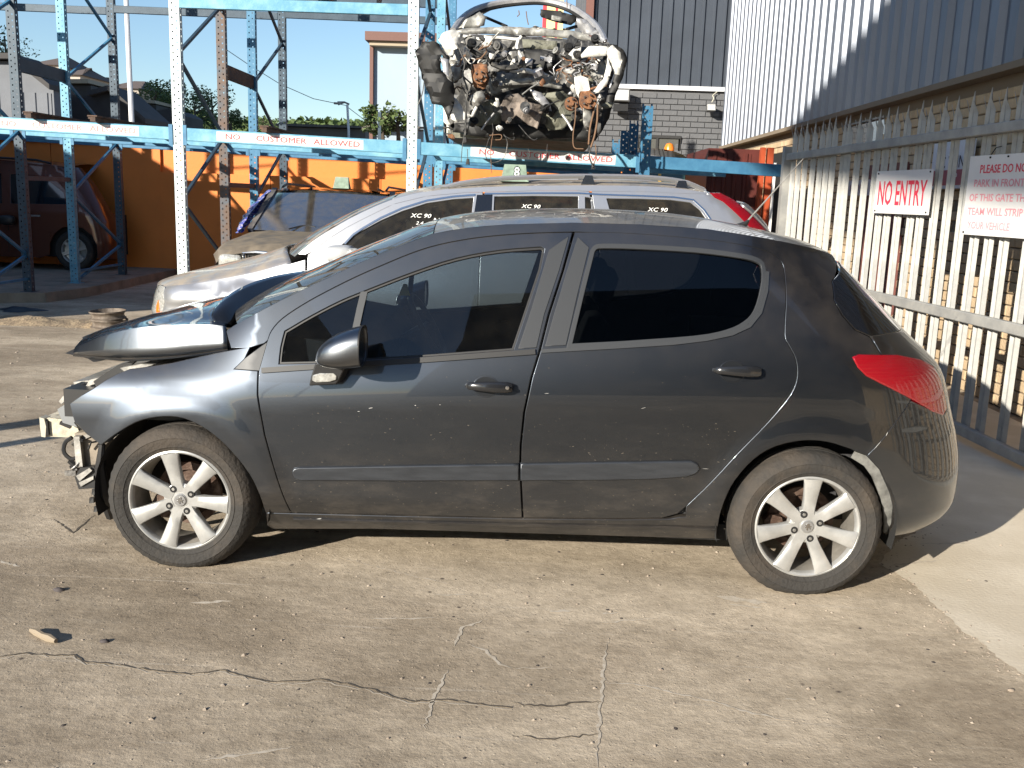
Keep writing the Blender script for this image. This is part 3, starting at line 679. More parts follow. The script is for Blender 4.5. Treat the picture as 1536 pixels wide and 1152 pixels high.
# --- door mirror
mir = empty('door_mirror', (0, 0, 0)); mir.parent = car
def mirror_shell(u, v):
    # u around (section), v front -> rear
    c = ay(509, 523, -.13); x = -.085+.175*v
    prof = (1-(1-v)**2.4)**.45 if v < 1 else 1
    hy = .105*prof*(1-.06*v); hz = .082*prof
    a = 2*pi*u; ca = abs(cos(a))**.8*(1 if cos(a) > 0 else -1); sa = abs(sin(a))**.8*(1 if sin(a) > 0 else -1)
    zz = hz*sa; zz += -.028*(1-v)*1.0+.012*v
    if sa < 0: zz *= .92
    return Vector((c.x+x+.018*(zz/.08)*(1-v), c.y+hy*ca, c.z+zz+.0))
shell = grid_mesh('mirror_shell', lambda u, v: mirror_shell(u, v), 40, 20, hp, mir, sharp=80)
mb = MB(); vs = [mirror_shell(k/40, 1)+Vector((-.004, 0, 0)) for k in range(40)]; mb.add(vs, [tuple(range(40))]); mb.build('mirror_glass', M['chrome'], mir, smooth=False)
grid_mesh('mirror_rim', lambda u, v: mirror_shell(u, 1)+Vector((.006*v-.002, 0, 0))+(mirror_shell(u, 1)-ay(509, 523, -.13))*.0, 40, 2, M['blackplastic'], mir)
bs = [(463, 579), (466, 565), (472, 546), (490, 536), (512, 540), (518, 552), (508, 572), (504, 577)]
P0 = [ay(p[0], p[1], -.055 if i not in (3, 4) else -.07) for i, p in enumerate(bs)]; mb = MB()
mb.add(P0+[Vector((p.x+.012, .055, p.z)) for p in P0], [tuple(range(8))[::-1], tuple(range(8, 16))]+[(i, (i+1) % 8, (i+1) % 8+8, i+8) for i in range(8)])
o = mb.build('mirror_foot', M['blackplastic'], mir); bv = o.modifiers.new('b', 'BEVEL'); bv.width = .006; bv.segments = 3
il = [(468, 571), (469, 563), (480, 560), (500, 560), (505, 564), (504, 570), (494, 573), (474, 574)]
mb = MB(); P0 = [ay(p[0], p[1], -.063) for p in il]; mb.add(P0+[p+Vector((0, .02, 0)) for p in P0], [tuple(range(8))[::-1], tuple(range(8, 16))]+[(i, (i+1) % 8, (i+1) % 8+8, i+8) for i in range(8)])
o = mb.build('side_repeater', M['lens'], mir); bv = o.modifiers.new('b', 'BEVEL'); bv.width = .003; bv.segments = 2
both(mir)
# --- cabin
cab = empty('cabin', (0, 0, 0)); cab.parent = car
def seat(x, y0, y1, rear=False):
    def rb(name, c, w):   # rounded slab following a centre path in xz with half thickness
        mb = MB(); vs = []; K = 12
        for i, (px_, pz_, th, ww) in enumerate(c):
            a = c[max(0, i-1)]; b = c[min(len(c)-1, i+1)]; dx, dz = b[0]-a[0], b[1]-a[1]; l = math.hypot(dx, dz)
            for k in range(K):
                t = 2*pi*k/K; ca = abs(cos(t))**.5*(1 if cos(t) > 0 else -1); sa = abs(sin(t))**.5*(1 if sin(t) > 0 else -1)
                vs.append((x+px_-dz/l*th*sa, (y0+y1)/2+(y1-y0)/2*ww*ca, pz_+dx/l*th*sa))
        mb.add(vs, [(i*K+k, i*K+(k+1) % K, (i+1)*K+(k+1) % K, (i+1)*K+k) for i in range(len(c)-1) for k in range(K)]+[tuple(range(K)), tuple((len(c)-1)*K+k for k in range(K))[::-1]])
        mb.build(name, M['interior'], cab, 60)
    rb('seat_cushion', [(-.02, .5, .03, .8), (0, .5, .08, 1), (.25, .47, .09, 1), (.48, .44, .08, 1)], 0)
    rb('seat_backrest', [(.45, .45, .07, 1), (.52, .65, .07, 1), (.60, .9, .065, .95), (.65, 1.06, .05, .7), (.66, 1.08, .01, .5)], 0)
    if not rear: rb('headrest', [(.655, 1.13, .02, .4), (.66, 1.15, .05, .5), (.69, 1.26, .05, .5), (.70, 1.29, .02, .4)], 0)
seat(-.22, .32, .84); seat(-.22, .98, 1.50); seat(.82, .32, 1.5, True)
mb = MB(); mb.prism([(-1.05, .6), (-.62, .55), (-.55, .85), (-.62, .95), (-.85, .985), (-1.04, .95)], lambda p: (p[0], .16, p[1]), lambda p: (p[0], 1.65, p[1])); mb.build('dashboard', M['interior'], cab)
c = Vector((-.42, 1.25, .90)); mb = MB(); ax = Vector((.86, 0, .5)).normalized(); e1 = Vector((0, 1, 0)); e2 = ax.cross(e1)
mb.tube([c+e1*.185*cos(2*pi*k/28)+e2*.185*sin(2*pi*k/28) for k in range(29)], .015, 8, caps=False); mb.build('steering_wheel', M['blackplastic'], cab)
mb = MB(); mb.tube([c-ax*.03+e1*.17, c-ax*.03-e1*.17], .02, 6); mb.tube([c-ax*.04, c-ax*.3], .03, 8); mb.build('steering_column', M['blackplastic'], cab)
mb = MB(); p = ay(598, 443, .30); mb.add([p, p+Vector((.05, 0, 0)), p+Vector((.036, 0, .05)), p+Vector((.02, 0, .05))], [(0, 1, 2, 3)]); mb.build('yellow_sticker', M['yellow'], cab)
mb = MB(); mb.box(-.15, 1.2, .5, 1.3, 1.385, 1.41); mb.build('headlining', mat('headlining', (.22, .21, .2), .9), cab)
# small paint chips and a scratch on the doors
chip = mat('bare_scratch', (.45, .45, .44), .6)
for q, w_, l_, a_ in (((556, 612), .004, .02, .2), ((623, 608), .005, .006, 0), ((660, 607), .004, .005, 0), ((538, 617), .003, .012, .1), ((1058, 703), .0018, .03, 0), ((478, 778), .010, .03, .3), ((600, 721), .003, .006, 0), ((718, 700), .003, .01, 0), ((1330, 651), .005, .02, 1.1), ((1316, 668), .003, .05, .9), ((820, 590), .002, .02, .1), ((965, 612), .002, .02, .3)):
    s, z = cu(q); mb = MB(); vs = []
    for i, (du, dv) in enumerate(((-1, 0), (-.3, -.6), (.5, -.5), (1, .1), (.2, .55), (-.5, .4))):
        ds = du*l_/2*cos(a_)-dv*w_/2*sin(a_); dz = du*l_/2*sin(a_)+dv*w_/2*cos(a_); pt, nn = car_surf(s+ds, z+dz); vs.append(pt+nn*.0012)
    mb.add(vs, [tuple(range(6))]); mb.build('paint_chip', chip, car, smooth=False)
# dried mud specks thrown up the doors and sill
sr_ = random.Random(9); mb = MB(); sm2 = MB()
for k in range(700):
    x = sr_.uniform(-.88, 1.0); z = .22+.5*sr_.random()**1.9; s_ = sr_.uniform(.0005, .0014); a_ = sr_.uniform(-.3, .3); st_ = sr_.choice([1, 1, 2, 3.5])
    if sr_.random() < .2: z = sr_.uniform(.3, .95)
    if z > zb(x)-.05: continue
    vs = []
    for du, dv in ((-1, -.4), (.2, -1), (1, .1), (.1, .9), (-.8, .6)):
        pt, nn = car_surf(x+(du*st_*cos(a_)-dv*sin(a_))*s_, z+(du*st_*sin(a_)+dv*cos(a_))*s_); vs.append(pt+nn*.0011)
    mb.add(vs, [tuple(range(5))])
tag(mb.build('mud_speck', mat('dried_mud', (.13, .115, .095), .95), car, smooth=False), kind='stuff')
# ================================================================== GROUND
def ground_mat():
    m = bpy.data.materials.new('dirty_concrete'); m.use_nodes = True; t = m.node_tree; b = t.nodes['Principled BSDF']; N = t.nodes.new; L = t.links.new
    b.inputs['Roughness'].default_value = .9; b.inputs['Specular IOR Level'].default_value = .25
    tc = N('ShaderNodeTexCoord')
    def nz(scale, st=(1, 1, 1), det=8, rough=.6, off=(0, 0, 0), dist=0):
        mp = N('ShaderNodeMapping'); mp.inputs['Scale'].default_value = st; mp.inputs['Location'].default_value = off; L(tc.outputs['Object'], mp.inputs[0])
        n = N('ShaderNodeTexNoise'); n.inputs['Scale'].default_value = scale; n.inputs['Detail'].default_value = det; n.inputs['Roughness'].default_value = rough; n.inputs['Distortion'].default_value = dist
        L(mp.outputs[0], n.inputs['Vector']); return n.outputs[0]
    def ramp(src, stops):
        r = N('ShaderNodeValToRGB'); L(src, r.inputs[0])
        while len(r.color_ramp.elements) < len(stops): r.color_ramp.elements.new(.5)
        for e, (p, c) in zip(r.color_ramp.elements, stops): e.position = p; e.color = (c if len(c) == 4 else tuple(c)+(1,))
        return r.outputs[0]
    def mixc(f, a, c, mode='MIX', fac=None):
        x = N('ShaderNodeMixRGB'); x.blend_type = mode
        if f is not None: L(f, x.inputs[0])
        else: x.inputs[0].default_value = fac
        for k, v in ((1, a), (2, c)):
            if isinstance(v, tuple): x.inputs[k].default_value = v+(1,) if len(v) == 3 else v
            else: L(v, x.inputs[k])
        return x.outputs[0]
    base = ramp(nz(.75, (.8, 1.25, 1), 11, .66), [(.30, (.335, .28, .21)), (.45, (.45, .38, .288)), (.58, (.53, .45, .345)), (.74, (.59, .505, .39))])
    dark = ramp(nz(.7, (.55, 1.35, 1), 10, .68, (3, 5, 0), .5), [(.42, (1, 1, 1)), (.60, (.62, .60, .58))])
    c = mixc(None, base, dark, 'MULTIPLY', 1.0)
    fine = ramp(nz(26, (1, 1, 1), 6, .7), [(.3, (.80, .79, .78)), (.7, (1.14, 1.14, 1.15))])
    c = mixc(None, c, fine, 'MULTIPLY', 1.0)
    mid = ramp(nz(5.5, (.85, 1.15, 1), 9, .68, (7, 1, 0)), [(.33, (.82, .81, .80)), (.67, (1.13, 1.13, 1.13))])
    c = mixc(None, c, mid, 'MULTIPLY', 1.0)
    # pale scuffs drawn out along the driving direction
    sc = ramp(nz(3.2, (.2, 5.5, 1), 7, .7, (1, 9, 0), .35), [(.60, (0, 0, 0)), (.75, (.8, .8, .8))])
    c = mixc(sc, c, (.56, .50, .42))
    sm = ramp(nz(1.4, (1, 1, 1), 3, .5, (4, 4, 0)), [(.46, (0, 0, 0)), (.62, (1, 1, 1))])
    # oily dark spots
    sp = N('ShaderNodeTexVoronoi'); sp.inputs['Scale'].default_value = 9; L(tc.outputs['Object'], sp.inputs['Vector'])
    spm = ramp(sp.outputs['Distance'], [(.05, (1, 1, 1)), (.11, (0, 0, 0))])
    c = mixc(mixc(None, spm, sm, 'MULTIPLY', 1.0), c, (.11, .09, .075))
    L(c, b.inputs['Base Color'])
    # relief: grains, flaked skin, soft dents
    h1 = nz(70, (1, 1, 1), 5, .7); h2 = nz(9, (.9, 1.1, 1), 9, .7, (2, 2, 0)); 
    v = N('ShaderNodeTexVoronoi'); v.inputs['Scale'].default_value = 42; L(tc.outputs['Object'], v.inputs['Vector'])
    vm = ramp(v.outputs['Distance'], [(.0, (1, 1, 1)), (.22, (0, 0, 0))])
    a1 = N('ShaderNodeMath'); a1.operation = 'MULTIPLY_ADD'; L(h1, a1.inputs[0]); a1.inputs[1].default_value = .35; L(h2, a1.inputs[2])
    a2 = N('ShaderNodeMath'); a2.operation = 'MULTIPLY_ADD'; L(vm, a2.inputs[0]); a2.inputs[1].default_value = .22; L(a1.outputs[0], a2.inputs[2])
    bp = N('ShaderNodeBump'); bp.inputs['Strength'].default_value = .42; bp.inputs['Distance'].default_value = .016; L(a2.outputs[0], bp.inputs['Height']); L(bp.outputs[0], b.inputs['Normal'])
    return m
GM = ground_mat()
mb = MB(); mb.add([(-900, -300, 0), (900, -300, 0), (900, 1500, 0), (-900, 1500, 0)], [(0, 1, 2, 3)])
yard = tag(mb.build('yard_ground', GM, None, smooth=False), kind='structure')
rnd = random.Random(3)
def rough_line(pts, step, amp, rnd=rnd):
    out = []
    for a, b in zip(pts, pts[1:]):
        a = Vector(a); b = Vector(b); n = max(1, int((b-a).length/step)); d = (b-a).normalized(); nn = Vector((-d.y, d.x, 0))
        for i in range(n): out.append(a.lerp(b, i/n)+nn*rnd.uniform(-amp, amp))
    out.append(Vector(pts[-1])); return out
def ribbon(name, pix, w, m, z=.0014, amp=.010, step=.018, taper=True, parent=yard):
    L = rough_line([gx(*p) for p in pix], step, amp); mb = MB(); vs = []
    for i, p in enumerate(L):
        a = L[max(0, i-1)]; b = L[min(len(L)-1, i+1)]; d = (b-a).normalized(); nn = Vector((-d.y, d.x, 0)); t = i/(len(L)-1)
        z = min(z, .0022); ww = w*rnd.uniform(.5, 1.3)*(min(1, 4*t+.1, 4*(1-t)+.1) if taper else 1)/2
        vs += [Vector((p.x, p.y, z))+nn*ww, Vector((p.x, p.y, z))-nn*ww]
    mb.add(vs, [(2*i, 2*i+1, 2*i+3, 2*i+2) for i in range(len(L)-1)]); return mb.build(name, m, parent, smooth=False)
crackm = mat('crack_shadow_dirt', (.085, .07, .055), 1); scuffm = mat('pale_scuff', (.52, .46, .38), .9, col2=(.42, .36, .28), vscale=40, c2fac=(.45, .6)); lipm = mat('crack_lip', (.46, .40, .32), 1)
CRK = [(0, 985), (40, 980), (90, 984), (110, 983), (130, 994), (170, 996), (205, 1002), (240, 1008), (290, 1012), (330, 1005), (365, 1014), (405, 1024), (440, 1023), (480, 1020), (520, 1026), (570, 1038), (612, 1052), (660, 1050), (720, 1056), (768, 1062)]
ribbon('ground_crack', CRK, .007, crackm, amp=.006, z=.005, taper=False)
ribbon('ground_crack', [(p[0], p[1]+3) for p in CRK], .006, lipm, amp=.007, taper=False)
ribbon('ground_crack', [(768, 1056), (820, 1060), (870, 1052), (905, 1054)], .009, crackm); ribbon('ground_crack', [(768, 1106), (850, 1108), (900, 1100)], .007, crackm)
ribbon('ground_crack', [(80, 778), (110, 800), (135, 778), (143, 772)], .010, crackm, amp=.004)
for pts, w in (([(895, 1152), (896, 1120), (902, 1040), (908, 985), (912, 960)], .010), ([(1075, 895), (1110, 900), (1150, 905)], .055), ([(1090, 906), (1125, 910), (1145, 912)], .02), ([(820, 917), (860, 917)], .022), ([(902, 921), (930, 920)], .015), ([(900, 936), (950, 930), (990, 927)], .008), ([(905, 1024), (960, 1028), (1000, 1038), (1060, 1050), (1120, 1068), (1200, 1085)], .012), ([(636, 1094), (650, 1050), (672, 1005)], .012), ([(683, 970), (694, 942), (730, 930)], .014), ([(704, 967), (730, 976), (748, 998), (768, 1003)], .014), ([(650, 893), (710, 892)], .012), ([(545, 928), (660, 928)], .01), ([(285, 905), (350, 902)], .02), ([(1380, 816), (1458, 815)], .016), ([(1335, 848), (1410, 841)], .018), ([(480, 828), (600, 860), (700, 882)], .007), ([(768, 1003), (830, 1003)], .007), ([(1172, 1050), (1200, 1049)], .01), ([(720, 800+60), (600, 850)], .005), ([(300, 1140), (400, 1128), (440, 1120)], .012), ([(0, 842), (30, 850)], .02)):
    ribbon('tyre_scuff', pts, w, scuffm, amp=.006)
# pale newer slab on the right with a broken edge
slabm = mat('pale_concrete', (.56, .49, .385), .9, col2=(.66, .59, .48), vscale=2.2, bump=.3, bscale=60, bdist=.006, detail=10)
edge = rough_line([gx(*p) for p in [(1536, 1012), (1500, 985), (1466, 958), (1448, 956), (1425, 930), (1400, 905), (1375, 878), (1345, 862), (1322, 855), (1318, 845), (1330, 826), (1370, 800)]]+[(2.4, 1.6, 0), (2.6, 3.2, 0), (2.7, 8, 0), (2.7, 17.3, 0)], .05, .012)
far = [Vector((3.95, 17.3, 0)), Vector((3.95, -3.9, 0)), gx(1700, 1145)]
edge = rough_line([tuple(p) for p in edge[::2]], .02, .006)
poly = [Vector((p.x, p.y, .0012)) for p in edge+far]
mb = MB(); n = len(poly); mb.add(poly, [tuple(range(n))])
tag(mb.build('concrete_slab', slabm, None, smooth=False), kind='structure')
# stones and crumbs lying on the yard
def stones(name, n, rng, smin, smax, m, seed, flat=.6):
    r = random.Random(seed); mb = MB()
    base = [(0, 0, 1), (.9, 0, .2), (.25, .85, .25), (-.75, .5, .2), (-.7, -.55, .25), (.3, -.85, .2)]
    for _ in range(n):
        x, y = rng(r); s = smin*(smax/smin)**(r.random()**2.2)
        a = r.uniform(0, 6.28); vs = []
        for bx, by, bz in base:
            q = r.uniform(.7, 1.2)*s; vs.append((x+(bx*cos(a)-by*sin(a))*q, y+(bx*sin(a)+by*cos(a))*q, bz*s*flat*r.uniform(.7, 1.2)))
        vs += [(v[0], v[1], -.002) for v in vs[1:]]
        mb.add(vs, [(0, 1, 2), (0, 2, 3), (0, 3, 4), (0, 4, 5), (0, 5, 1)]+[(i, i+5, (i % 5)+1+5, (i % 5)+1) for i in range(1, 6)])
    return tag(mb.build(name, m, None, smooth=False), kind='stuff')
stm = mat('crumbs', (.26, .21, .165), .95, col2=(.42, .36, .29), vscale=40)
stones('loose_grit', 2600, lambda r: (r.uniform(-3, 2.6), -2.75+4.6*r.random()**1.5), .0022, .011, stm, 5)
stones('dark_grit', 500, lambda r: (r.uniform(-3.2, 2.4), -2.7+4.5*r.random()**1.3), .0025, .012, mat('dark_crumbs', (.06, .05, .045), .9), 6, .35)
stones('edge_grit', 700, lambda r: (lambda p: (p.x+r.gauss(0, .05), p.y+r.gauss(0, .05)))(edge[int(r.random()**.6*0+r.random()*min(len(edge)-1, 130))]), .002, .010, stm, 12)
stones('far_grit', 500, lambda r: (r.uniform(-6, -1.8), r.uniform(1, 7.4)), .006, .02, stm, 8)
def stone(px, py, s, m, label):
    p = gx(px, py); r = random.Random(px); mb = MB(); vs = []; K = 9
    for j in range(4):
        for k in range(K):
            a = 2*pi*k/K; q = (1, .95, .7, .3)[j]*s*r.uniform(.8, 1.15); vs.append((p.x+q*cos(a)*1.3, p.y+q*sin(a)*.8, (0, .3, .6, .75)[j]*s*r.uniform(.85, 1.1)))
    mb.add(vs, [(j*K+k, j*K+(k+1) % K, (j+1)*K+(k+1) % K, (j+1)*K+k) for j in range(3) for k in range(K)]+[tuple(3*K+k for k in range(K))])
    tag(mb.build('stone', m, None, 50), label, 'stone')
stone(88, 886, .018, mat('dark_stone', (.06, .05, .05), .8), 'dark lump of grit on the concrete left of the front wheel')
stone(157, 963, .014, bpy.data.materials['dark_stone'], 'small black stone below and left of the front wheel')
stone(1516, 1096-60, .01, stm, 'tiny pale stone near the broken slab edge')
def stick(px, py, px2, py2, r, label, m):
    a = gx(px, py); b = gx(px2, py2); mb = MB(); L = [a.lerp(b, t)+Vector((0, 0, r*.8+.002*sin(9*t))) for t in (0, .25, .5, .75, 1)]
    mb.tube(L, [r*.5, r, r*.9, r*1.1, r*.6], 7); tag(mb.build('wood_splinter', m, None), label, 'stick')
stick(46, 949, 84, 966, .013, 'short pale splinter of wood lying on the dirty concrete', mat('pale_wood', (.26, .21, .15), .8))
# ------------------------------------------------------------------ raised plinth, dirt bank and rims at the left
plm = mat('plinth_concrete', (.24, .20, .155), .95, var=.3, vscale=3, bump=.4)
mb = MB()
fr = [(-30, 8.25), (-7.2, 8.3), (-6.4, 8.7), (-6.2, 9.6), (-6.25, 11.0), (-6.3, 13.2)]
pl = [Vector((x, y, .13)) for x, y in rough_line([(a, b, 0) for a, b in fr], .3, .015) for x, y in [(x, y)]] if False else [Vector((p.x, p.y, .13)) for p in rough_line([(a, b, 0) for a, b in fr], .3, .015)]
pl += [Vector((-30, 13.2, .13))]
n = len(pl); mb.add(pl+[Vector((p.x, p.y, -.05)) for p in pl], [tuple(range(n))]+[(i, (i+1) % n, (i+1) % n+n, i+n) for i in range(n)])
tag(mb.build('rack_plinth', plm, None, smooth=False), kind='structure')
def dirt(u, v):
    a = gx(0, 478) ; x = -9+u*5.3; y = 6.55+v*.75
    h = max(0, sin(pi*v))**.8*(.035+.05*noise.noise(Vector((x*2.2, y*3, 0)))+.03*noise.noise(Vector((x*8, y*8, 3))))*min(1, 6*(1-u))
    return Vector((x, y, h-.004))
tag(grid_mesh('dirt_ridge', dirt, 120, 16, mat('loose_dirt', (.33, .25, .16), 1, col2=(.20, .15, .10), vscale=9, bump=.7, bscale=40), None), kind='structure')
rimm = mat('brown_steel_rim', (.12, .095, .075), .7, .4, col2=(.2, .17, .14), vscale=12, bump=.2)
def steelrim(c, r, h, tilt, label, group=None):
    root = empty('wheel_rim', c, label, 'wheel rim', group)
    mb = MB(); o3 = (0, 0, 0)
    prof = [(r*1.0, 0), (r, .02*h/.18), (r*.93, .035*h/.18), (r*.90, .05*h/.18), (r*.88, .5*h), (r*.92, .7*h), (r*.93, h-.025), (r, h-.015), (r, h), (r*.97, h), (r*.9, h-.03), (r*.85, .5*h), (r*.9, .03), (r*.97, 0)]
    mb.lathe(prof, o3, 'z', 36, close=True); b_ = mb.build('rim_barrel', rimm, None); b_.parent = root
    mb = MB(); mb.lathe([(.03, .4*h), (r*.3, .42*h), (r*.5, .52*h), (r*.86, .48*h)], o3, 'z', 24); d_ = mb.build('rim_centre', rimm, None); d_.parent = root
    root.rotation_euler = tilt
p = gx(152, 495)
steelrim((p.x, p.y+.2, .0), .20, .10, (0, .02, 0), 'bottom brown steel rim of the small stack on the dirt')
steelrim((p.x-.01, p.y+.2, .102), .195, .09, (.02, -.03, 0), 'top brown steel rim of the small stack on the dirt')
def rag(u, v):
    p = gx(20, 468); a = 2*pi*u; r = .28*v*(1+.3*sin(3*a)); x = p.x+r*cos(a); y = p.y+.15+r*sin(a)*.6
    return Vector((x, y, .004+.05*(1-v)*(1+.9*noise.noise(Vector((x*9, y*9, 2))))))
tag(grid_mesh('dark_rag', rag, 24, 6, mat('dark_rubber_scrap', (.02, .025, .035), .5), None), 'crumpled black scrap lying on the ground at the left edge', 'scrap')
# ================================================================== BUILDINGS
def clad(name, a, b, z0, z1, pitch, depth, m, parent, nrm, rib=.42):
    """profiled steel sheet between plan points a,b ; nrm = outward plan normal; real trapezoid ribs"""
    a = Vector((a[0], a[1], 0)); b = Vector((b[0], b[1], 0)); L = (b-a).length; d = (b-a)/L; nn = Vector((nrm[0], nrm[1], 0)); n = int(L/pitch)
    mb = MB(); row = []
    for i in range(n):
        for t, h in ((0, 0), (.5-rib/2-.08, 0), (.5-rib/2, 1), (.5+rib/2, 1), (.5+rib/2+.08, 0)): row.append((a+d*((i+t)*pitch))+nn*(depth*h))
    row.append(a+d*(n*pitch)); k = len(row)
    zs = [z0, z1]
    vs = [Vector((p.x, p.y, z)) for z in zs for p in row]
    mb.add(vs, [(i, i+1, k+i+1, k+i) for i in range(k-1)])
    mb.add([p-nn*.004 for p in vs], [(i, i+1, k+i+1, k+i) for i in range(k-1)])
    return mb.build(name, m, parent, smooth=False, fix=False)
def bricks(parent, org, du, nrm, L, z0, z1, ln, ht, gap, m, holes=(), singles=None, seed=1, proud=.008, jitter=.003, name='brick'):
    """running-bond bricks; the `singles` test says which are objects of their own (max 300), the rest is one stuff part"""
    r = random.Random(seed); org = Vector(org); du = Vector(du); nn = Vector(nrm); cand = []
    rows = int((z1-z0)/ht)
    for j in range(rows):
        off = (j % 2)*ln/2
        for i in range(-1, int(L/ln)+1):
            u0 = max(0, i*ln+off); u1 = min(L, (i+1)*ln+off-gap)
            if u1-u0 < .04: continue
            za = z0+j*ht; zb_ = za+ht-gap
            cu_, cz = (u0+u1)/2, (za+zb_)/2
            if any(h[0] < cu_ < h[1] and h[2] < cz < h[3] for h in holes): continue
            cand.append((u0, u1, za, zb_))
    def visible(c):
        p = org+du*((c[0]+c[1])/2)+Vector((0, 0, (c[2]+c[3])/2)); q = project(p); return (p-CV).dot(CF) > 0 and -10 < q[0] < 1546 and -10 < q[1] < 1162
    vis = [c for c in cand if visible(c)]
    vis.sort(key=lambda c: (org+du*c[0]+Vector((0, 0, c[2]))-CV).length)
    own = set(map(id, vis[:300])) if singles else set()
    meshes = {}
    sm = MB()
    for c in cand:
        pr = proud+r.uniform(-jitter, jitter); w = c[1]-c[0]; h = c[3]-c[2]; bv = .005
        def bv_box(o_, mb):
            prof = [(0, 0, -.02), (w, 0, -.02), (w, h, -.02), (0, h, -.02), (0, 0, pr-bv), (w, 0, pr-bv), (w, h, pr-bv), (0, h, pr-bv), (bv, bv, pr), (w-bv, bv, pr), (w-bv, h-bv, pr), (bv, h-bv, pr)]
            mb.add([o_+du*x+Vector((0, 0, z))+nn*y for x, z, y in prof], [(0, 1, 5, 4), (1, 2, 6, 5), (2, 3, 7, 6), (3, 0, 4, 7), (4, 5, 9, 8), (5, 6, 10, 9), (6, 7, 11, 10), (7, 4, 8, 11), (8, 9, 10, 11)])
        pos = org+du*c[0]+Vector((0, 0, c[2]))
        if id(c) in own:
            key = (round(w, 3), r.randrange(3))
            if key not in meshes:
                mb = MB(); bv_box(Vector((0, 0, 0)), mb); t = mb.build(name, m, None, smooth=False); meshes[key] = t.data; bpy.data.objects.remove(t)
            o = bpy.data.objects.new(name, meshes[key]); COL.objects.link(o); o.parent = parent; o.location = pos-wloc(parent)
        else: bv_box(pos, sm)
    if sm.v:
        o = sm.build(name, m, parent, smooth=False); tag(o, kind='stuff')
M['brick'] = mat('tan_brick', (.42, .31, .19), .9, col2=(.56, .43, .28), vscale=3.3, bump=.4, bscale=60, c2fac=(.3, .7), detail=9)
M['mortar'] = mat('mortar', (.20, .16, .115), 1)
M['pbrick'] = mat('grey_painted_brick', (.105, .108, .115), .75, col2=(.15, .15, .155), vscale=2, bump=.2)
M['cladd'] = mat('charcoal_cladding', (.055, .066, .085), .45, .2, var=.12, vscale=1.5)
M['cladl'] = mat('pale_grey_cladding', (.155, .175, .215), .42, .35, var=.15, vscale=2, stretch=(1, 1, .3))
# --- warehouse on the right: pale cladding over tan brick
wr_ = empty('right_warehouse', (4, 7, 0), 'warehouse on the right with pale profiled cladding above tan brickwork', 'building')
DOOR = (10.0+0, 12.6)
def yl(px, py): return axx(px, py, 4.0)
mb = MB(); mb.box(4.06, 9, -4, 17.3, 0, 7.5); mb.build('wall', M['mortar'], wr_, smooth=False)
clad('cladding', (3.97, -4), (3.97, 17.25), 2.80, 7.4, .36, .06, M['cladl'], wr_, (-1, 0))
mb = MB(); mb.box(3.90, 4.055, -4, 17.25, 2.74, 2.798); mb.build('cladding_flashing', M['mortar'], wr_)
wy0, wy1 = yl(1325, 180).y, yl(1265, 195).y
dy0, dy1 = 12.1, 13.1
org = Vector((4.04, -4, 0))
# brick openings: strip window, side door behind the fence, doorway beyond, gap for a dark panel
sd0, sd1 = 6.7, 7.9
HO = [(wy0+4, wy1+4, 2.33, 2.64), (dy0+4, dy1+4, 0, 2.45), (sd0+4, sd1+4, 0, 2.1), (4.35+4, 5.4+4, 1.45, 1.80)]
bricks(wr_, org, (0, 1, 0), (-1, 0, 0), 21.25, .01, 2.73, .235, .094, .012, M['brick'], HO, True, 5, proud=.0, jitter=.006)
mb = MB(); mb.box(4.045, 4.055, wy0, wy1, 2.33, 2.64); wn = mb.build('window', mat('dark_blue_pane', (.02, .03, .05), .1, coat=1), wr_)
mb = MB(); mb.box(4.0, 4.05, wy0, wy1, 2.325, 2.35); mb.build('sill', M['steel'], wn)
mb = MB(); mb.box(4.0, 4.05, wy0, wy1, 2.62, 2.64); mb.build('frame', M['steel'], wn)
mb = MB(); mb.box(4.045, 4.055, dy0, dy1, 0, 2.45); mb.build('doorway', M['dark'], wr_)
M['redsteel'] = mat('dark_red_steel', (.075, .014, .010), .5, var=.25, vscale=3)
M['orsteel'] = mat('orange_red_steel', (.36, .06, .018), .5, var=.15, vscale=5)
for k in range(6):
    mb = MB(); a = sd0+(sd1-sd0)*k/6; mb.box(4.02, 4.05, a+.01, a+(sd1-sd0)/6-.01, 0, 2.1); mb.build('door_board', mat('maroon_boards', (.16, .06, .05), .7, var=.3, vscale=6) if k == 0 else bpy.data.materials['maroon_boards'], wr_)
mb = MB(); mb.box(4.045, 4.055, 4.35, 5.4, 1.45, 1.80); mb.build('dark_panel', M['dark'], wr_)  # near-black panel set into the brick face
mb = MB(); mb.box(3.99, 4.03, yl(1203, 200).y-.1, yl(1203, 200).y+.1, 2.65, 2.74); 
# notices on the wall behind the fence
b0_ = yl(1404, 250); b1_ = yl(1462, 250)
nb = empty('wall_notice', (4.0, (b0_.y+b1_.y)/2, 0), 'white notice board on the tan brick wall, half hidden behind the fence', 'notice board')
zt_, zl_ = yl(1430, 213).z, yl(1430, 283).z
mb = MB(); mb.box(3.96, 3.99, b1_.y, b0_.y, zl_, zt_); mb.build('board', mat('board_white', (.6, .62, .66), .5), nb)
ym = (b0_.y+b1_.y)/2
text('lettering', 'EC WIN', .16, mat('ink_dark', (.03, .03, .05), .6), nb, (3.957, ym, (zt_+zl_)/2+.02), ROT_LEFT, 1.1)
mb = MB(); mb.box(3.957, 3.96, b1_.y+.02, b0_.y-.02, zl_+.03, zl_+.17); mb.build('red_band', mat('maroon_band', (.28, .05, .08), .5), nb)
text('lettering', 'R P', .10, M['white'], nb, (3.9565, ym-.1, zl_+.10), ROT_LEFT, 1.2)
p = yl(1288, 282)
mb = MB(); mb.box(3.965, 3.99, p.y-.7, p.y+.45, p.z-.09, p.z+.09); o = mb.build('wall_plate', mat('plate_grey', (.35, .36, .40), .5), None)
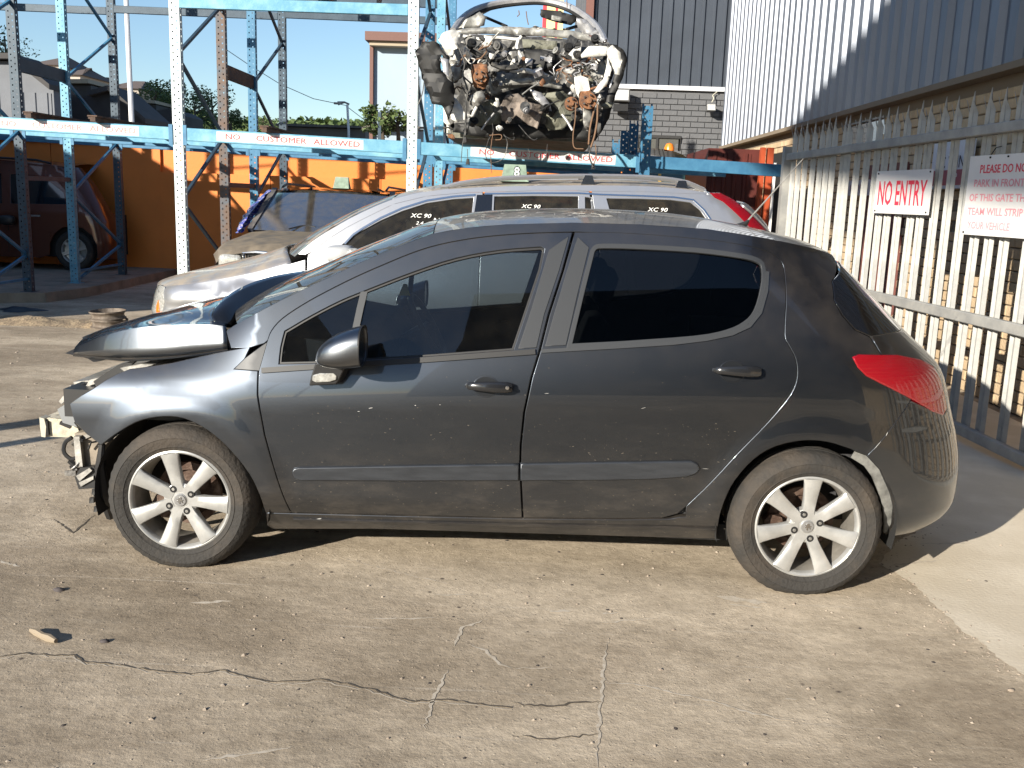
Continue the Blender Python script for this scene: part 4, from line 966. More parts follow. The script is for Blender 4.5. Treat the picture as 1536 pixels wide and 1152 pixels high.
text('lettering', 'NO ENTRY', .10, mat('faded_red', (.35, .15, .15), .6), o, (3.962, p.y-.1, p.z), ROT_LEFT, 1.3)
tag(o, 'long pale plate on the wall behind the palings left of the NO ENTRY sign', 'notice')
# --- charcoal warehouse at the back
wb = empty('back_warehouse', (2.5, 17.4, 0), 'charcoal clad warehouse closing the yard above grey painted brick', 'building')
XL = ay(884, 60, 17.3).x; ZB = 4.02
mb = MB(); mb.box(XL+.02, 4.0, 17.36, 30, 0, 9.4); mb.build('wall', M['pbrick'], wb, smooth=False)
clad('cladding', (XL, 17.34), (4.06, 17.34), ZB, 9.4, .225, .04, M['cladd'], wb, (0, -1), rib=.16)
mb = MB(); mb.box(XL, 3.96, 17.27, 17.35, ZB-.09, ZB-.002); mb.build('flashing', mat('white_flashing', (.62, .63, .66), .4), wb)
mb = MB(); mb.box(XL-.10, XL+.06, 17.22, 17.4, 4.0, 9.4); mb.build('corner_trim', mat('brown_trim', (.16, .07, .055), .6), wb)
w0, w1 = ay(955, 203, 17.3), ay(1020, 226, 17.3)
bricks(wb, (XL, 17.33, 0), (1, 0, 0), (0, -1, 0), 3.96-XL, 1.0, ZB-.10, .30, .115, .012, M['pbrick'], [(w0.x-XL, w1.x-XL, w1.z, w0.z)], True, 9, proud=.0, jitter=.003)
mb = MB(); mb.box(w0.x, w1.x, 17.34, 17.35, w1.z, w0.z); wn = mb.build('window', mat('dusty_pane', (.10, .10, .09), .2, coat=.5), wb)
fm = mat('window_frame_dark', (.03, .03, .03), .5)
for a, b in ((w0.x, w0.x+.05), (w1.x-.04, w1.x), (w0.x+.42, w0.x+.47), (w0.x+.9, w0.x+.93)):
    mb = MB(); mb.box(a, b, 17.31, 17.339, w1.z, w0.z); mb.build('frame', fm, wn)
mb = MB(); mb.box(w0.x, w1.x, 17.30, 17.339, w0.z-.04, w0.z+.02); mb.build('frame', fm, wn)
# floodlights
def flood(px, py, w, h, lab):
    p = ay(px, py, 17.05); r = empty('floodlight', p, lab, 'floodlight')
    hm = mat('flood_housing', (.10, .10, .10), .5) if 'flood_housing' not in bpy.data.materials else bpy.data.materials['flood_housing']
    gm = mat('flood_glass', (.6, .6, .58), .15, .2, coat=1, var=.2, vscale=20) if 'flood_glass' not in bpy.data.materials else bpy.data.materials['flood_glass']
    mb = MB(); mb.hexa([p+Vector(v) for v in [(-w, -.10, -h*.8), (w, -.10, -h*.8), (w*.8, .12, -h), (-w*.8, .12, -h), (-w, -.04, h), (w, -.04, h), (w*.8, .16, h*.8), (-w*.8, .16, h*.8)]]); mb.build('housing', hm, r)
    mb = MB(); mb.hexa([p+Vector(v) for v in [(-w*.86, -.115, -h*.65), (w*.86, -.115, -h*.65), (w*.86, -.09, -h*.65), (-w*.86, -.09, -h*.65), (-w*.86, -.062, h*.85), (w*.86, -.062, h*.85), (w*.86, -.04, h*.85), (-w*.86, -.04, h*.85)]]); mb.build('lens', gm, r)
    mb = MB(); mb.box(p.x-.03, p.x+.03, p.y+.1, 17.33, p.z-h*.4, p.z-h*.4+.05); mb.build('bracket', hm, r)
    return r
f1 = flood(932, 144, .17, .14, 'larger floodlight on the grey wall beside the wreck'); mb = MB(); p = ay(932, 160, 17.05); mb.box(p.x-.16, p.x+.14, p.y-.05, p.y+.15, p.z-.09, p.z+.05); mb.build('ballast_box', M['blackplastic'], f1)
f2 = flood(1066, 162, .095, .08, 'small floodlight under the white flashing near the corner')
mb = MB(); p = ay(1068, 150, 17.2); mb.tube(crom([p+Vector(v) for v in [(0, 0, -.05), (.04, .03, .04), (.02, .05, .10), (.10, .08, .17), (.11, .1, .21)]], k=4), .012, 6); mb.build('cable', mat('pale_cable', (.45, .43, .35), .6), f2)
# --- dark red steel cabin and orange posts beyond the fence
rc = empty('red_steel_cabin', (2.9, 10.2, 0), 'dark red steel cabin with orange posts between the rack and the warehouse', 'cabin')
ca, cb_ = ay(1063, 222, 9.6), ay(1140, 226, 9.6)
mb = MB(); mb.box(ca.x, cb_.x, 9.6, 11.6, 0, ca.z); mb.build('body', M['redsteel'], rc, smooth=False)
clad('ribbed_side', (ca.x+.02, 9.59), (cb_.x-.01, 9.59), .05, ca.z-.06, .14, .018, M['redsteel'], rc, (0, -1), rib=.3)
for a, b in ((1141, 1148), (1151, 1160)):
    p0, p1 = ay(a, 240, 9.4), ay(b, 240, 9.4)
    mb = MB(); mb.box(p0.x, p1.x, 9.4, 9.5, 0, ca.z+.02-(.0 if a < 1150 else .0)); mb.build('post', M['orsteel'], rc)
p0 = ay(1161, 250, 9.2); mb = MB(); mb.box(p0.x, p0.x+.03, 9.2, 9.23, 0, 2.15); mb.build('pale_pole', M['white'], rc)
# ================================================================== PALISADE FENCE
F0 = Vector((3.30, 2.2)); F1 = Vector((2.70, 6.6)); FD = (F1-F0).normalized(); FN = Vector((-FD.y, FD.x))   # FN points towards the yard (-x)
if FN.x > 0: FN = -FN
def atf(px, py, off=0.0):
    d = ray(px, py); o = F0+FN*off; den = d.x*FN.x+d.y*FN.y; t = ((o.x-CAM[0])*FN.x+(o.y-CAM[1])*FN.y)/den
    return Vector(CAM)+d*t
fence = empty('palisade_fence', (3.0, 4.4, 0), 'galvanised steel palisade fence with pointed palings along the right side', 'fence')
M['galv'] = mat('galvanised_steel', (.27, .27, .262), .6, .3, col2=(.40, .39, .36), vscale=7, bump=.1, c2fac=(.35, .7))
n3 = Vector((FN.x, FN.y, 0)); d3 = Vector((FD.x, FD.y, 0))
ztop = lambda u: 2.10+.0*u
PX = [(1190, 249), (1198, 249), (1209, 249), (1218.6, 249), (1228, 249), (1238.5, 249), (1249, 249), (1261, 249), (1272, 249), (1284.5, 249), (1297.6, 249), (1311.5, 249), (1325, 249), (1340, 230), (1356, 230), (1373, 230), (1390, 230), (1410, 228), (1431, 228), (1453, 228), (1476, 228), (1499, 228), (1523, 226)]
ub = [((Vector((atf(*q).x, atf(*q).y))-F0).dot(FD)) for q in PX]
ua = ub[-1]; 
for k in range(1, 20): ub.append(ua-.245*k)
mesh_p = None
zr_ = 2.14; HT = 2.36
def paling(u, k):
    global mesh_p
    if mesh_p is None:
        mb = MB(); w = .052; prof = [(-w, .012), (-w*.55, -.008), (-w*.25, .010), (w*.25, .010), (w*.55, -.008), (w, .012)]
        zs = [.09, .8, 1.5, HT-.09]
        vs = [(x, y, z) for z in zs for x, y in prof]
        fs = [(i*6+j, i*6+j+1, (i+1)*6+j+1, (i+1)*6+j) for i in range(3) for j in range(5)]
        # triple-pointed splayed head
        b = len(vs); vs += [(-w*.72, -.03, HT+.0), (0, .0, HT+.06), (w*.72, -.03, HT+.0)]
        fs += [(18, 19, b), (19, 20, b+1, b) if False else (19, 20, b+1), (20, 21, b+1), (21, 22, b+1), (22, 23, b+2)]
        mb.add(vs, fs); t = mb.build('paling', M['galv'], None, smooth=False, fix=False); mesh_p = t.data
        md = t.modifiers.new('s', 'SOLIDIFY'); md.thickness = .004
        dg = bpy.context.evaluated_depsgraph_get(); me2 = bpy.data.meshes.new_from_object(t.evaluated_get(dg)); bpy.data.objects.remove(t); mesh_p = me2; mesh_p.name = 'paling'
    o = bpy.data.objects.new('paling', mesh_p); COL.objects.link(o); o.parent = fence
    p = Vector((F0.x, F0.y, 0))+d3*u
    r = random.Random(k); o.location = p-fence.location+Vector((0, 0, r.uniform(-.012, .012)))
    o.rotation_euler = (r.uniform(-.006, .006), r.uniform(-.01, .01), math.atan2(d3.y, d3.x)+pi)
for k, u in enumerate(ub): paling(u, k)
def rail(name, q0, q1, h, extra0=0, extra1=3.5):
    a = atf(*q0, off=.035); b = atf(*q1, off=.035); d = (b-a).normalized(); a = a-d*extra0; b = b+d*extra1
    mb = MB(); mb.bar(a, b, .05, h, bev=.006); return mb.build(name, M['galv'], fence)
rail('top_rail', (1183, 236), (1530, 188), .07)
rail('middle_rail', (1296, 440), (1530, 495), .075, 2.5)
rail('bottom_rail', (1433, 640), (1530, 687), .075, 3.3)
for u in (ub[0]+.16, ub[0]-7.3):
    p = Vector((F0.x, F0.y, 0))+d3*u; mb = MB(); mb.bar(p, p+Vector((0, 0, 2.2)), .10, .10, up=(0, 1, 0)); mb.build('post', M['galv'], fence)
# signs wired to the fence
def fsign(q, off, name, label, m=None):
    P = [atf(px, py, off) for px, py in q]
    # keep it a true rectangle: average heights/ends
    u0 = (P[0]+P[3])/2; u1 = (P[1]+P[2])/2; z1 = (P[0].z+P[1].z)/2; z0 = (P[3].z+P[2].z)/2
    r = empty(name, Vector(((u0.x+u1.x)/2, (u0.y+u1.y)/2, z0)), label, 'sign')
    a = Vector((u0.x, u0.y, 0)); b = Vector((u1.x, u1.y, 0)); mb = MB()
    f = [a+Vector((0, 0, z0)), b+Vector((0, 0, z0)), b+Vector((0, 0, z1)), a+Vector((0, 0, z1))]
    mb.hexa([f[0], f[1], f[1]-n3*.004, f[0]-n3*.004, f[3], f[2], f[2]-n3*.004, f[3]-n3*.004]); mb.build('board', M['signw'], r, smooth=False)
    W_ = (b-a).length; e = (b-a).normalized(); rot = Matrix((e, Vector((0, 0, 1)), e.cross(Vector((0, 0, 1))))).transposed()
    return r, a, b, z0, z1, W_, e, rot
M['signw'] = mat('white_sign_board', (.62, .61, .60), .4, var=.04, vscale=6); M['signr'] = mat('red_sign_print', (.62, .035, .07), .5); M['signf'] = mat('faded_red_print', (.66, .26, .30), .5)
r, a, b, z0, z1, W_, e, rot = fsign([(1316, 258), (1403, 252), (1390, 322), (1309, 320)], .055, 'no_entry_sign', 'white NO ENTRY sign with thin red letters on the palisade fence')
nn_ = e.cross(Vector((0, 0, 1)))
def wr_text(r, body, fx, fz, hh, wfrac, m, bold=.0):
    c = a+(b-a)*fx+Vector((0, 0, z0+(z1-z0)*fz))+nn_*.0012
    t = text('lettering', body, 1, m, r, (0, 0, 0), Matrix.Identity(3), extrude=.0005, bold=bold)
    me = t.data; xs = [v.co.x for v in me.vertices]; ys = [v.co.y for v in me.vertices]
    # parent offset was baked by link(): undo, rescale to the wanted width and height, then place
    L = wloc(r)
    for v in me.vertices: v.co += L
    xs = [v.co.x for v in me.vertices]; ys = [v.co.y for v in me.vertices]; x0, x1, y0, y1 = min(xs), max(xs), min(ys), max(ys)
    sx = W_*wfrac/(x1-x0); sy = (z1-z0)*hh/(y1-y0)
    for v in me.vertices:
        lx = (v.co.x-(x0+x1)/2)*sx; ly = (v.co.y-(y0+y1)/2)*sy; lz = v.co.z
        v.co = c+e*lx+Vector((0, 0, ly))+nn_*lz-L
    me.update(); return t
wr_text(r, 'NO ENTRY', .5, .48, .58, .86, M['signr'], .012)
def bolt(par, fx, fz):
    c = a+(b-a)*fx+Vector((0, 0, z0+(z1-z0)*fz)); mb = MB(); mb.bar(c, c+nn_*.006, .012, .012); mb.build('bolt', M['dark'], par)
for fx in (.04, .96):
    for fz in (.06, .94): bolt(r, fx, fz)
r, a, b, z0, z1, W_, e, rot = fsign([(1458, 236), (1556, 226), (1540, 356), (1439, 353)], .055, 'parking_warning_sign', 'white sign with five lines of red print asking not to park before the gate')
nn_ = e.cross(Vector((0, 0, 1)))
for body, cx_, fz, hh, wf_, m_ in (('PLEASE DO NOT', .57, .83, .105, .76, M['signr']), ('PARK IN FRONT', .50, .655, .095, .76, M['signf']), ('OF THIS GATE THE', .52, .475, .095, .90, M['signf']), ('TEAM WILL STRIP', .49, .30, .095, .84, M['signf']), ('YOUR VEHICLE', .42, .125, .095, .66, M['signf'])):
    wr_text(r, body, cx_, fz, hh, wf_, m_, .014)
for fx, fz in ((.33, .97), (.6, .97), (.04, .03)): bolt(r, fx, fz)
# wires holding the sign
c = a+(b-a)*.33+Vector((0, 0, z1)); mb = MB(); mb.tube([c, c+Vector((0, 0, .05))-nn_*.03, c+e*.06+Vector((0, 0, .055))-nn_*.03], .003, 5); mb.build('tie_wire', M['dark'], r)
# ================================================================== ORANGE WALL
M['orange'] = mat('orange_wall_paint', (.66, .19, .028), .6, var=.10, vscale=1.3, bump=.1)
ow = empty('orange_wall', (-5, 13.3, 0), 'tall orange painted wall behind the blue racks', 'wall')
zt = 2.27
mb = MB(); mb.box(-30, 1.7, 13.25, 13.5, 0, zt); mb.build('wall_face', M['orange'], ow, smooth=False)
xs_ = [-30+1.9*k for k in range(17)]
xj = ay(243, 300, 13.2).x
for k, (xa, xb) in enumerate([(xj-1.95*(i+1), xj-1.95*i) for i in range(8)]+[(xj+1.95*i, xj+1.95*(i+1)) for i in range(4)]):
    top = zt-.02 if k < 8 else ay(250, 258, 13.2).z
    mb = MB(); mb.box(xa+.006, xb-.006, 13.20-(.05 if k >= 8 else 0), 13.249, .02, top); mb.build('wall_sheet', M['orange'], ow, smooth=False)
mb = MB(); mb.box(-30, 1.75, 13.12, 13.55, zt, zt+.05); mb.build('wall_capping', mat('dark_capping', (.06, .065, .07), .7), ow)
# ================================================================== PALLET RACKS
def rackblue(name, c, c2): return mat(name, c, .55, .1, col2=c2, vscale=6, c2fac=(.4, .7), bump=.05)
M['rblue'] = rackblue('rack_blue', (.03, .13, .24), (.06, .20, .33)); M['rpale'] = rackblue('faded_rack_paint', (.42, .50, .53), (.62, .66, .66)); M['rmid'] = rackblue('worn_beam_blue', (.08, .25, .37), (.18, .38, .48)); M['rdark'] = rackblue('dark_rack_blue', (.022, .045, .07), (.04, .07, .10)); M['rrust'] = rackblue('rusty_rack', (.10, .06, .04), (.05, .08, .11))  # darkest blue serves inner uprights, braces and upper beams
RX = [-9.35, -6.65, -3.97, -1.32, 1.30]; RY = [7.2, 8.75, 10.05, 11.65]
def plate(mb, o, du, L, z0, z1, cols, hw, pitch, hh):
    """perforated strip in plane (du, z)"""
    o = Vector(o); du = Vector(du); n = int((z1-z0)/pitch)
    xs = [0]
    for c in cols: xs += [c-hw/2, c+hw/2]
    xs.append(L)
    def q(a, b, za, zb_): mb.add([o+du*a+Vector((0, 0, za)), o+du*b+Vector((0, 0, za)), o+du*b+Vector((0, 0, zb_)), o+du*a+Vector((0, 0, zb_))], [(0, 1, 2, 3)])
    if len(cols) == 1:
        for i in range(n):
            za = z0+i*pitch; q(0, L, za, za+pitch-hh); q(xs[0], xs[1], za+pitch-hh, za+pitch); q(xs[2], xs[3], za+pitch-hh, za+pitch)
    else:
        hp_ = pitch/2
        for i in range(2*n):
            za = z0+i*hp_; q(0, L, za, za+hp_-hh)
            j = i % 2; q(xs[0], xs[1+2*j], za+hp_-hh, za+hp_); q(xs[2+2*j], L, za+hp_-hh, za+hp_)
UW, UD = .115, .085
ucache = {}
def upright(par, x, y, z0, z1, m, label=None):
    key = (round(z1-z0, 2), m.name)
    if key not in ucache:
        mb = MB(); H = z1-z0
        plate(mb, (-UW/2, 0, 0), (1, 0, 0), UW, 0, H, [.033, .082], .016, .075, .018)
        plate(mb, (-UW/2, 0, 0), (0, 1, 0), UD, 0, H, [.042], .016, .075, .022)
        plate(mb, (UW/2, 0, 0), (0, 1, 0), UD, 0, H, [.042], .016, .075, .022)
        mb.box(-UW/2, -UW/2+.02, UD-.003, UD, 0, H); mb.box(UW/2-.02, UW/2, UD-.003, UD, 0, H)
        t = mb.build('upright', m, None, smooth=False, fix=False); ucache[key] = t.data; bpy.data.objects.remove(t)
    o = bpy.data.objects.new('upright', ucache[key]); COL.objects.link(o); o.parent = par; o.location = Vector((x, y, z0))-par.location
    mb = MB(); mb.box(x-.09, x+.09, y-.03, y+.13, z0-.006, z0+.004)
    f = mb.build('foot_plate', m, par, smooth=False)
    return o
rf = empty('pallet_rack', (-3.9, 7.2, 0), 'front blue pallet rack carrying the smashed car', 'pallet rack')
rb_ = empty('pallet_rack', (-3.9, 10.05, 0), 'rear blue pallet rack just in front of the orange wall', 'pallet rack')
TOPH = 5.4
btop = lambda x: 2.285-.026*(x+6)
for ri, (rk, rows) in enumerate(((rf, (0, 1)), (rb_, (2, 3)))):
    for xi, x in enumerate(RX):
        for row in rows:
            z0 = .13 if x < -6 and row > 0 else .006
            h = TOPH if xi < 4 else (2.66, 2.60, 2.56, 2.54)[row]
            m = M['rblue']
            if row == 0 and xi in (2, 3): m = M['rpale']
            if row == 2 and xi in (1, 3): m = M['rmid']
            if row in (1, 3) and xi < 3: m = M['rdark']
            if row == 1 and xi == 2: m = M['rrust']
            if xi == 4 and row > 0: m = M['rblue']
            xx = x+(0, -.03, .02, -.06)[row]*0+(.0 if row == 0 else 0)
            upright(rk, xx, RY[row], z0, h, m)
        # bracing between the two rows of this rack
        ya, yb = RY[rows[0]]+.04, RY[rows[1]]+.04; top = TOPH-.2 if xi < 4 else 2.5
        nodes = []; k = 0
        zz = .62
        while zz < top: nodes.append((yb if k % 2 == 0 else ya, zz)); zz += .8; k += 1
        nodes = [(ya, -.0+.15)]+nodes
        for (y_a, za), (y_b, zb_) in zip(nodes, nodes[1:]):
            mb = MB(); mb.bar((x, y_a, za), (x, y_b, zb_), .035, .035, up=(1, 0, 0)); mb.build('brace', M['rdark'] if xi != 1 else M['rblue'], rk, smooth=False)
        mb = MB(); mb.bar((x, ya, .30), (x, yb, .30), .03, .045, up=(1, 0, 0)); mb.build('brace', M['rblue'], rk, smooth=False)
    def beam(x0, x1, y, z0a, z0b, h, m, name='beam', th=.05):
        mb = MB(); mb.hexa([(x0, y-th, z0a-h), (x1, y-th, z0b-h), (x1, y, z0b-h), (x0, y, z0a-h), (x0, y-th, z0a), (x1, y-th, z0b), (x1, y, z0b), (x0, y, z0a)])
        o = mb.build(name, m, rk, 30, smooth=False); bvm = o.modifiers.new('b', 'BEVEL'); bvm.width = .006; bvm.segments = 2; return o
    for row in rows:
        for xi in range(4):
            a_, b_ = RX[xi]+UW/2+.002, RX[xi+1]-UW/2-.002; y = RY[row]+(.045 if row == 0 else .05)
            m = M['rmid'] if row == 0 else (M['rmid'] if row == 1 else M['rblue'])
            bm_ = beam(a_, b_, y, btop(a_), btop(b_), .14, m)
            for xe in (a_+.02, b_-.02):
                mb = MB(); mb.box(xe-.022, xe+.022, y-.056, y-.0505, btop(xe)-.19, btop(xe)+.03); mb.build('end_connector', M['rblue'], bm_, smooth=False)
            if row > 0 and xi < 3:
                z2 = 4.15+.05*row; beam(a_, b_, y, z2, z2-.03, .11, M['rdark'])
        if row == 0:
            a_, b_ = RX[2]+UW/2, RX[3]-UW/2; beam(a_, b_, RY[0]+.045, 3.63, 3.62, .12, M['rmid'])
            beam(a_, b_, RY[0]+.045, 3.76, 3.75, .05, M['rdark'])
    if rk is rf:
        # third bay stub beam towards the fence, and a lower second one
        a_ = RX[4]+UW/2; e_ = ay(1180, 243, 7.2); beam(a_, e_.x+.05, 7.25, btop(a_)-.0, btop(a_)-.05, .135, M['rblue'])
        beam(a_, 2.5, 8.80, btop(a_)-.03, btop(a_)-.05, .11, M['rmid'])
# depth runners lying on the beams
rus = mat('rusty_runner', (.075, .05, .04), .8, .2, col2=(.14, .08, .05), vscale=10, bump=.2)
for px_ in (52, 147, 401, 470):
    p = ay(px_, 170, 7.2); mb = MB(); zc = btop(p.x)
    if px_ != 470:
        mb.box(p.x-.055, p.x+.055, 7.05, 12.0, zc+.055, zc+.07); mb.box(p.x-.03, p.x+.03, 7.06, 11.9, zc+.002, zc+.055); mb.box(p.x-.05, p.x-.03, 7.06, 11.9, zc+.03, zc+.055); mb.build('runner', rus, rf, smooth=False)
# spacers joining the two racks
for xi in (0, 1, 2, 3):
    for zc, hh in ((3.05, .17), (1.62, .06)):
        if xi == 3 and zc > 3: continue
        mb = MB(); mb.box(RX[xi]-.03, RX[xi]+.03, RY[1]+.09, RY[2]-.002, zc-hh/2, zc+hh/2); mb.build('row_spacer', rus if (zc > 3 and xi == 2) else M['rdark'], rf, smooth=False)
# upper-level cross members (front bay 2) seen against the sky
for px_ in (495, 570):
    p = ay(px_, 5, 7.3); mb = MB(); mb.bar((p.x, 7.26, 3.70), (p.x-.25, 8.7, 3.9), .06, .05); mb.build('cross_member', M['rdark'], rf, smooth=False)
# warning strips : red print on white along the front beams
sw = mat('strip_white', (.56, .56, .55), .5, var=.08, vscale=10); sr = mat('strip_red', (.58, .04, .05), .5); sfd = mat('strip_faded_red', (.60, .22, .22), .6)
def warn(x0p, x1p, yp, words, label, seed, tilt=0):
    y = 7.1935
    a = ay(x0p, yp, y); b = ay(x1p, yp, y); za = btop(a.x)-.07; zb_ = btop(b.x)-.07; hh = .052
    mb = MB(); mb.hexa([(a.x, y, za-hh), (b.x, y, zb_-hh), (b.x, y+.0015, zb_-hh), (a.x, y+.0015, za-hh), (a.x, y, za+hh), (b.x, y, zb_+hh), (b.x, y+.0015, zb_+hh), (a.x, y+.0015, za+hh)])
    st = mb.build('warning_strip', sw, rf, smooth=False); st['label'] = label
    for w_, f_, m_ in words:
        x = a.x+(b.x-a.x)*f_; z = za+(zb_-za)*f_
        text('lettering', w_, .085, m_, st, (x, y-.0016, z), Matrix.Rotation(.026, 3, 'Y') @ ROT_FRONT, 1.3, extrude=.001)
warn(-70, 208, 190, (('NO', .30, sfd), ('CUSTOMER', .56, sfd), ('ALLOWED', .86, sfd)), 'faded warning strip at the left end of the beam', 1)
warn(325, 545, 208, (('NO', .11, sr), ('CUSTOMER', .44, sr), ('ALLOWED', .82, sr)), 'warning strip in the middle bay', 2)
warn(706, 924, 226, (('NO', .11, sr), ('CUSTOMER', .44, sr), ('ALLOWED', .82, sr)), 'warning strip under the smashed car', 3)
# ================================================================== THE FAR SIDE
far = [] 
def poly_slab(name, pts, y0, y1, m, par, sm=False):
    P0 = [ay(p[0], p[1], y0) for p in pts]; n = len(pts); mb = MB()
    mb.add(P0+[Vector((p.x, y1, p.z)) for p in P0], [tuple(range(n))[::-1], tuple(range(n, 2*n))]+[(i, (i+1) % n, (i+1) % n+n, i+n) for i in range(n)])
    return mb.build(name, m, par, smooth=sm)
def shed(name, wallpts, roof, y0, y1, wm, rm, label, cat='shed', extra=None):
    r = empty(name, (ay(wallpts[0][0], wallpts[0][1], y0).x, y0, 0), label, cat)
    pts = [ay(p[0], p[1], y0) for p in wallpts]
    P0 = [Vector((p.x, y0, p.z)) for p in pts]+[Vector((pts[-1].x, y0, 0)), Vector((pts[0].x, y0, 0))]
    n = len(P0); mb = MB(); mb.add(P0+[Vector((p.x, y1, p.z)) for p in P0], [tuple(range(n))[::-1], tuple(range(n, 2*n))]+[(i, (i+1) % n, (i+1) % n+n, i+n) for i in range(n)]); mb.build('wall', wm, r, smooth=False)
    for (qa, qb) in zip(roof, roof[1:]):
        a = ay(qa[0], qa[1], y0); b = ay(qb[0], qb[1], y0); up = Vector((0, 0, .12)); mb = MB()
        mb.hexa([(a.x, y0-.3, a.z), (b.x, y0-.3, b.z), (b.x, y1+.3, b.z), (a.x, y1+.3, a.z), (a.x, y0-.3, a.z+.15), (b.x, y0-.3, b.z+.15), (b.x, y1+.3, b.z+.15), (a.x, y1+.3, a.z+.15)]); mb.build('roof', rm, r, smooth=False)
    return r
gsh = mat('grey_shed_sheet', (.13, .14, .16), .7, var=.15, vscale=1); dsh = mat('dark_shed_sheet', (.05, .047, .047), .8, var=.2, vscale=1); rsh = mat('brown_shed_roof', (.12, .105, .09), .8, var=.25, vscale=.8); psh = mat('pale_roof_sheet', (.36, .30, .22), .8)
r = shed('grey_shed', [(-160, 90), (22, 92), (80, 135)], [(-160, 88), (24, 90), (82, 136)], 24, 25, gsh, dsh, 'grey sheeted shed at the far left behind the racks')
clad('cladding', (ay(-160, 120, 24).x, 23.98), (ay(79, 140, 24).x, 23.98), 2, ay(79, 140, 24).z, .35, .03, gsh, r, (0, -1))
shed('dark_shed', [(78, 150), (140, 143), (168, 138), (205, 162), (222, 185)], [(138, 145), (168, 137), (224, 186)], 27, 28.5, dsh, dsh, 'dark gabled shed left of the white pole')
shed('low_shed', [(60, 128), (136, 128)], [(58, 126), (138, 126)], 34, 36, dsh, psh, 'low dark shed with pale roof edge on the slope')
shed('far_shed', [(195, 164), (216, 168), (255, 163), (268, 172)], [(194, 163), (216, 168)], 38, 41, dsh, rsh, 'dark roofed shed right of the white pole')
shed('pale_roof_shed', [(190, 155), (234, 157)], [(188, 153), (236, 156)], 46, 49, dsh, psh, 'small shed with pale tan roof among the trees')
# houses on the hill
def house(name, q, y0, dep, label, wm, rm, wins):
    x0, x1, zt_, zr2 = q; a = ay(x0, zt_, y0); b = ay(x1, zt_, y0); c = ay((x0+x1)/2, zr2, y0+dep/2)
    r = empty(name, (a.x, y0, a.z-4), label, 'house')
    mb = MB(); mb.box(a.x, b.x, y0, y0+dep, a.z-7, a.z); mb.build('wall', wm, r, smooth=False)
    mb = MB(); e = .4; mb.add([(a.x-e, y0-e, a.z), (b.x+e, y0-e, a.z), (b.x+e, y0+dep+e, a.z), (a.x-e, y0+dep+e, a.z), (a.x+1.2, y0+dep/2, c.z), (b.x-1.2, y0+dep/2, c.z)], [(0, 1, 5, 4), (1, 2, 5), (2, 3, 4, 5), (3, 0, 4), (0, 3, 2, 1)]); mb.build('roof', rm, r, smooth=False)
    for k in range(wins):
        xx = a.x+(b.x-a.x)*(k+.5)/wins; mb = MB(); mb.box(xx-.5, xx+.5, y0-.03, y0, a.z-1.9, a.z-.6); mb.build('window', M['dark'], r, smooth=False)
hw = mat('house_wall', (.42, .36, .32), .9); hr = mat('house_roof', (.11, .085, .075), .9); hw2 = mat('house_wall_pale', (.34, .30, .26), .9)
house('hill_house', (50, 88, 97, 84), 95, 9, 'pale gabled house highest on the left hill', hw, hr, 3)
house('hill_house', (92, 120, 112, 101), 92, 8, 'pale house partly behind the second rack post', hw, hr, 2)
house('hill_house', (160, 208, 132, 121), 110, 10, 'long low house on the hill beside the white pole', hw2, hr, 5)
house('hill_house', (122, 136, 124, 115), 100, 8, 'smallest grey house on the hill', hw2, hr, 1)
# brown trimmed pale building
bb = empty('pale_office', (ay(550, 100, 30).x, 30, 0), 'pale building with brown roof edge standing beyond the racks', 'building')
pw = mat('pale_blue_render', (.30, .38, .46), .7, var=.06, vscale=.5); brn = mat('brown_fascia', (.14, .065, .05), .6)
a = ay(557, 62, 30); b = ay(684, 70, 30)
mb = MB(); mb.box(a.x, b.x, 30, 44, 0, a.z); mb.build('wall', pw, bb, smooth=False)
f0 = ay(549, 48, 29.6); mb = MB(); mb.box(f0.x, b.x+.3, 29.4, 45, f0.z-.28, f0.z); mb.build('roof_fascia', brn, bb, smooth=False)
mb = MB(); mb.box(f0.x+.12, b.x+.3, 29.55, 45, f0.z-.42, f0.z-.28); mb.build('soffit', psh, bb, smooth=False)
mb = MB(); mb.box(a.x-.03, a.x+.09, 29.85, 29.98, 0, a.z); mb.build('downpipe', brn, bb, smooth=False)
for yy in (189, 193):
    c = ay(556, yy, 29.7); mb = MB(); mb.box(c.x-.3, b.x, 29.66, 29.72, c.z-.04, c.z+.03); mb.build('rail', rsh, bb, smooth=False)
# white mast, street lamp, overhead cable
p = ay(197.5, 180, 22); mb = MB(); mb.tube([(p.x, 22, 0), (p.x, 22, 3), (p.x-.02, 22, 9)], [.075, .07, .055], 10); tag(mb.build('white_mast', mat('mast_white', (.72, .72, .74), .4), None), 'tall slim white mast behind the left rack bay', 'mast')
sla = empty('street_lamp', (ay(522, 190, 48).x, 48, 0), 'distant street lamp with a double arm left of the pale office', 'street lamp')
p = ay(521, 157, 48); q = ay(523, 196, 48); mb = MB(); mb.tube([(q.x, 48, 0), (q.x, 48, q.z), (p.x, 48, p.z)], .07, 6); mb.build('pole', M['white'], sla)
mb = MB(); mb.tube([(p.x-.5, 48, p.z+.05), (p.x-.15, 48, p.z+.12), (p.x+.1, 48, p.z+.02)], [.11, .05, .05], 6); mb.build('arm', M['steel'], sla)
mb = MB(); mb.box(p.x-.7, p.x-.3, 47.9, 48.1, p.z-.0, p.z+.1); mb.build('lamp_head', M['steel'], sla)
mb = MB(); mb.tube([ay(330, 68, 46), ay(370, 95, 46.5), ay(420, 126, 47), ay(470, 148, 47.5), ay(518, 158, 48), ay(560, 190, 49)], .018, 4); tag(mb.build('overhead_cable', M['steel'], None), 'thin sagging cable running down to the street lamp', 'cable')
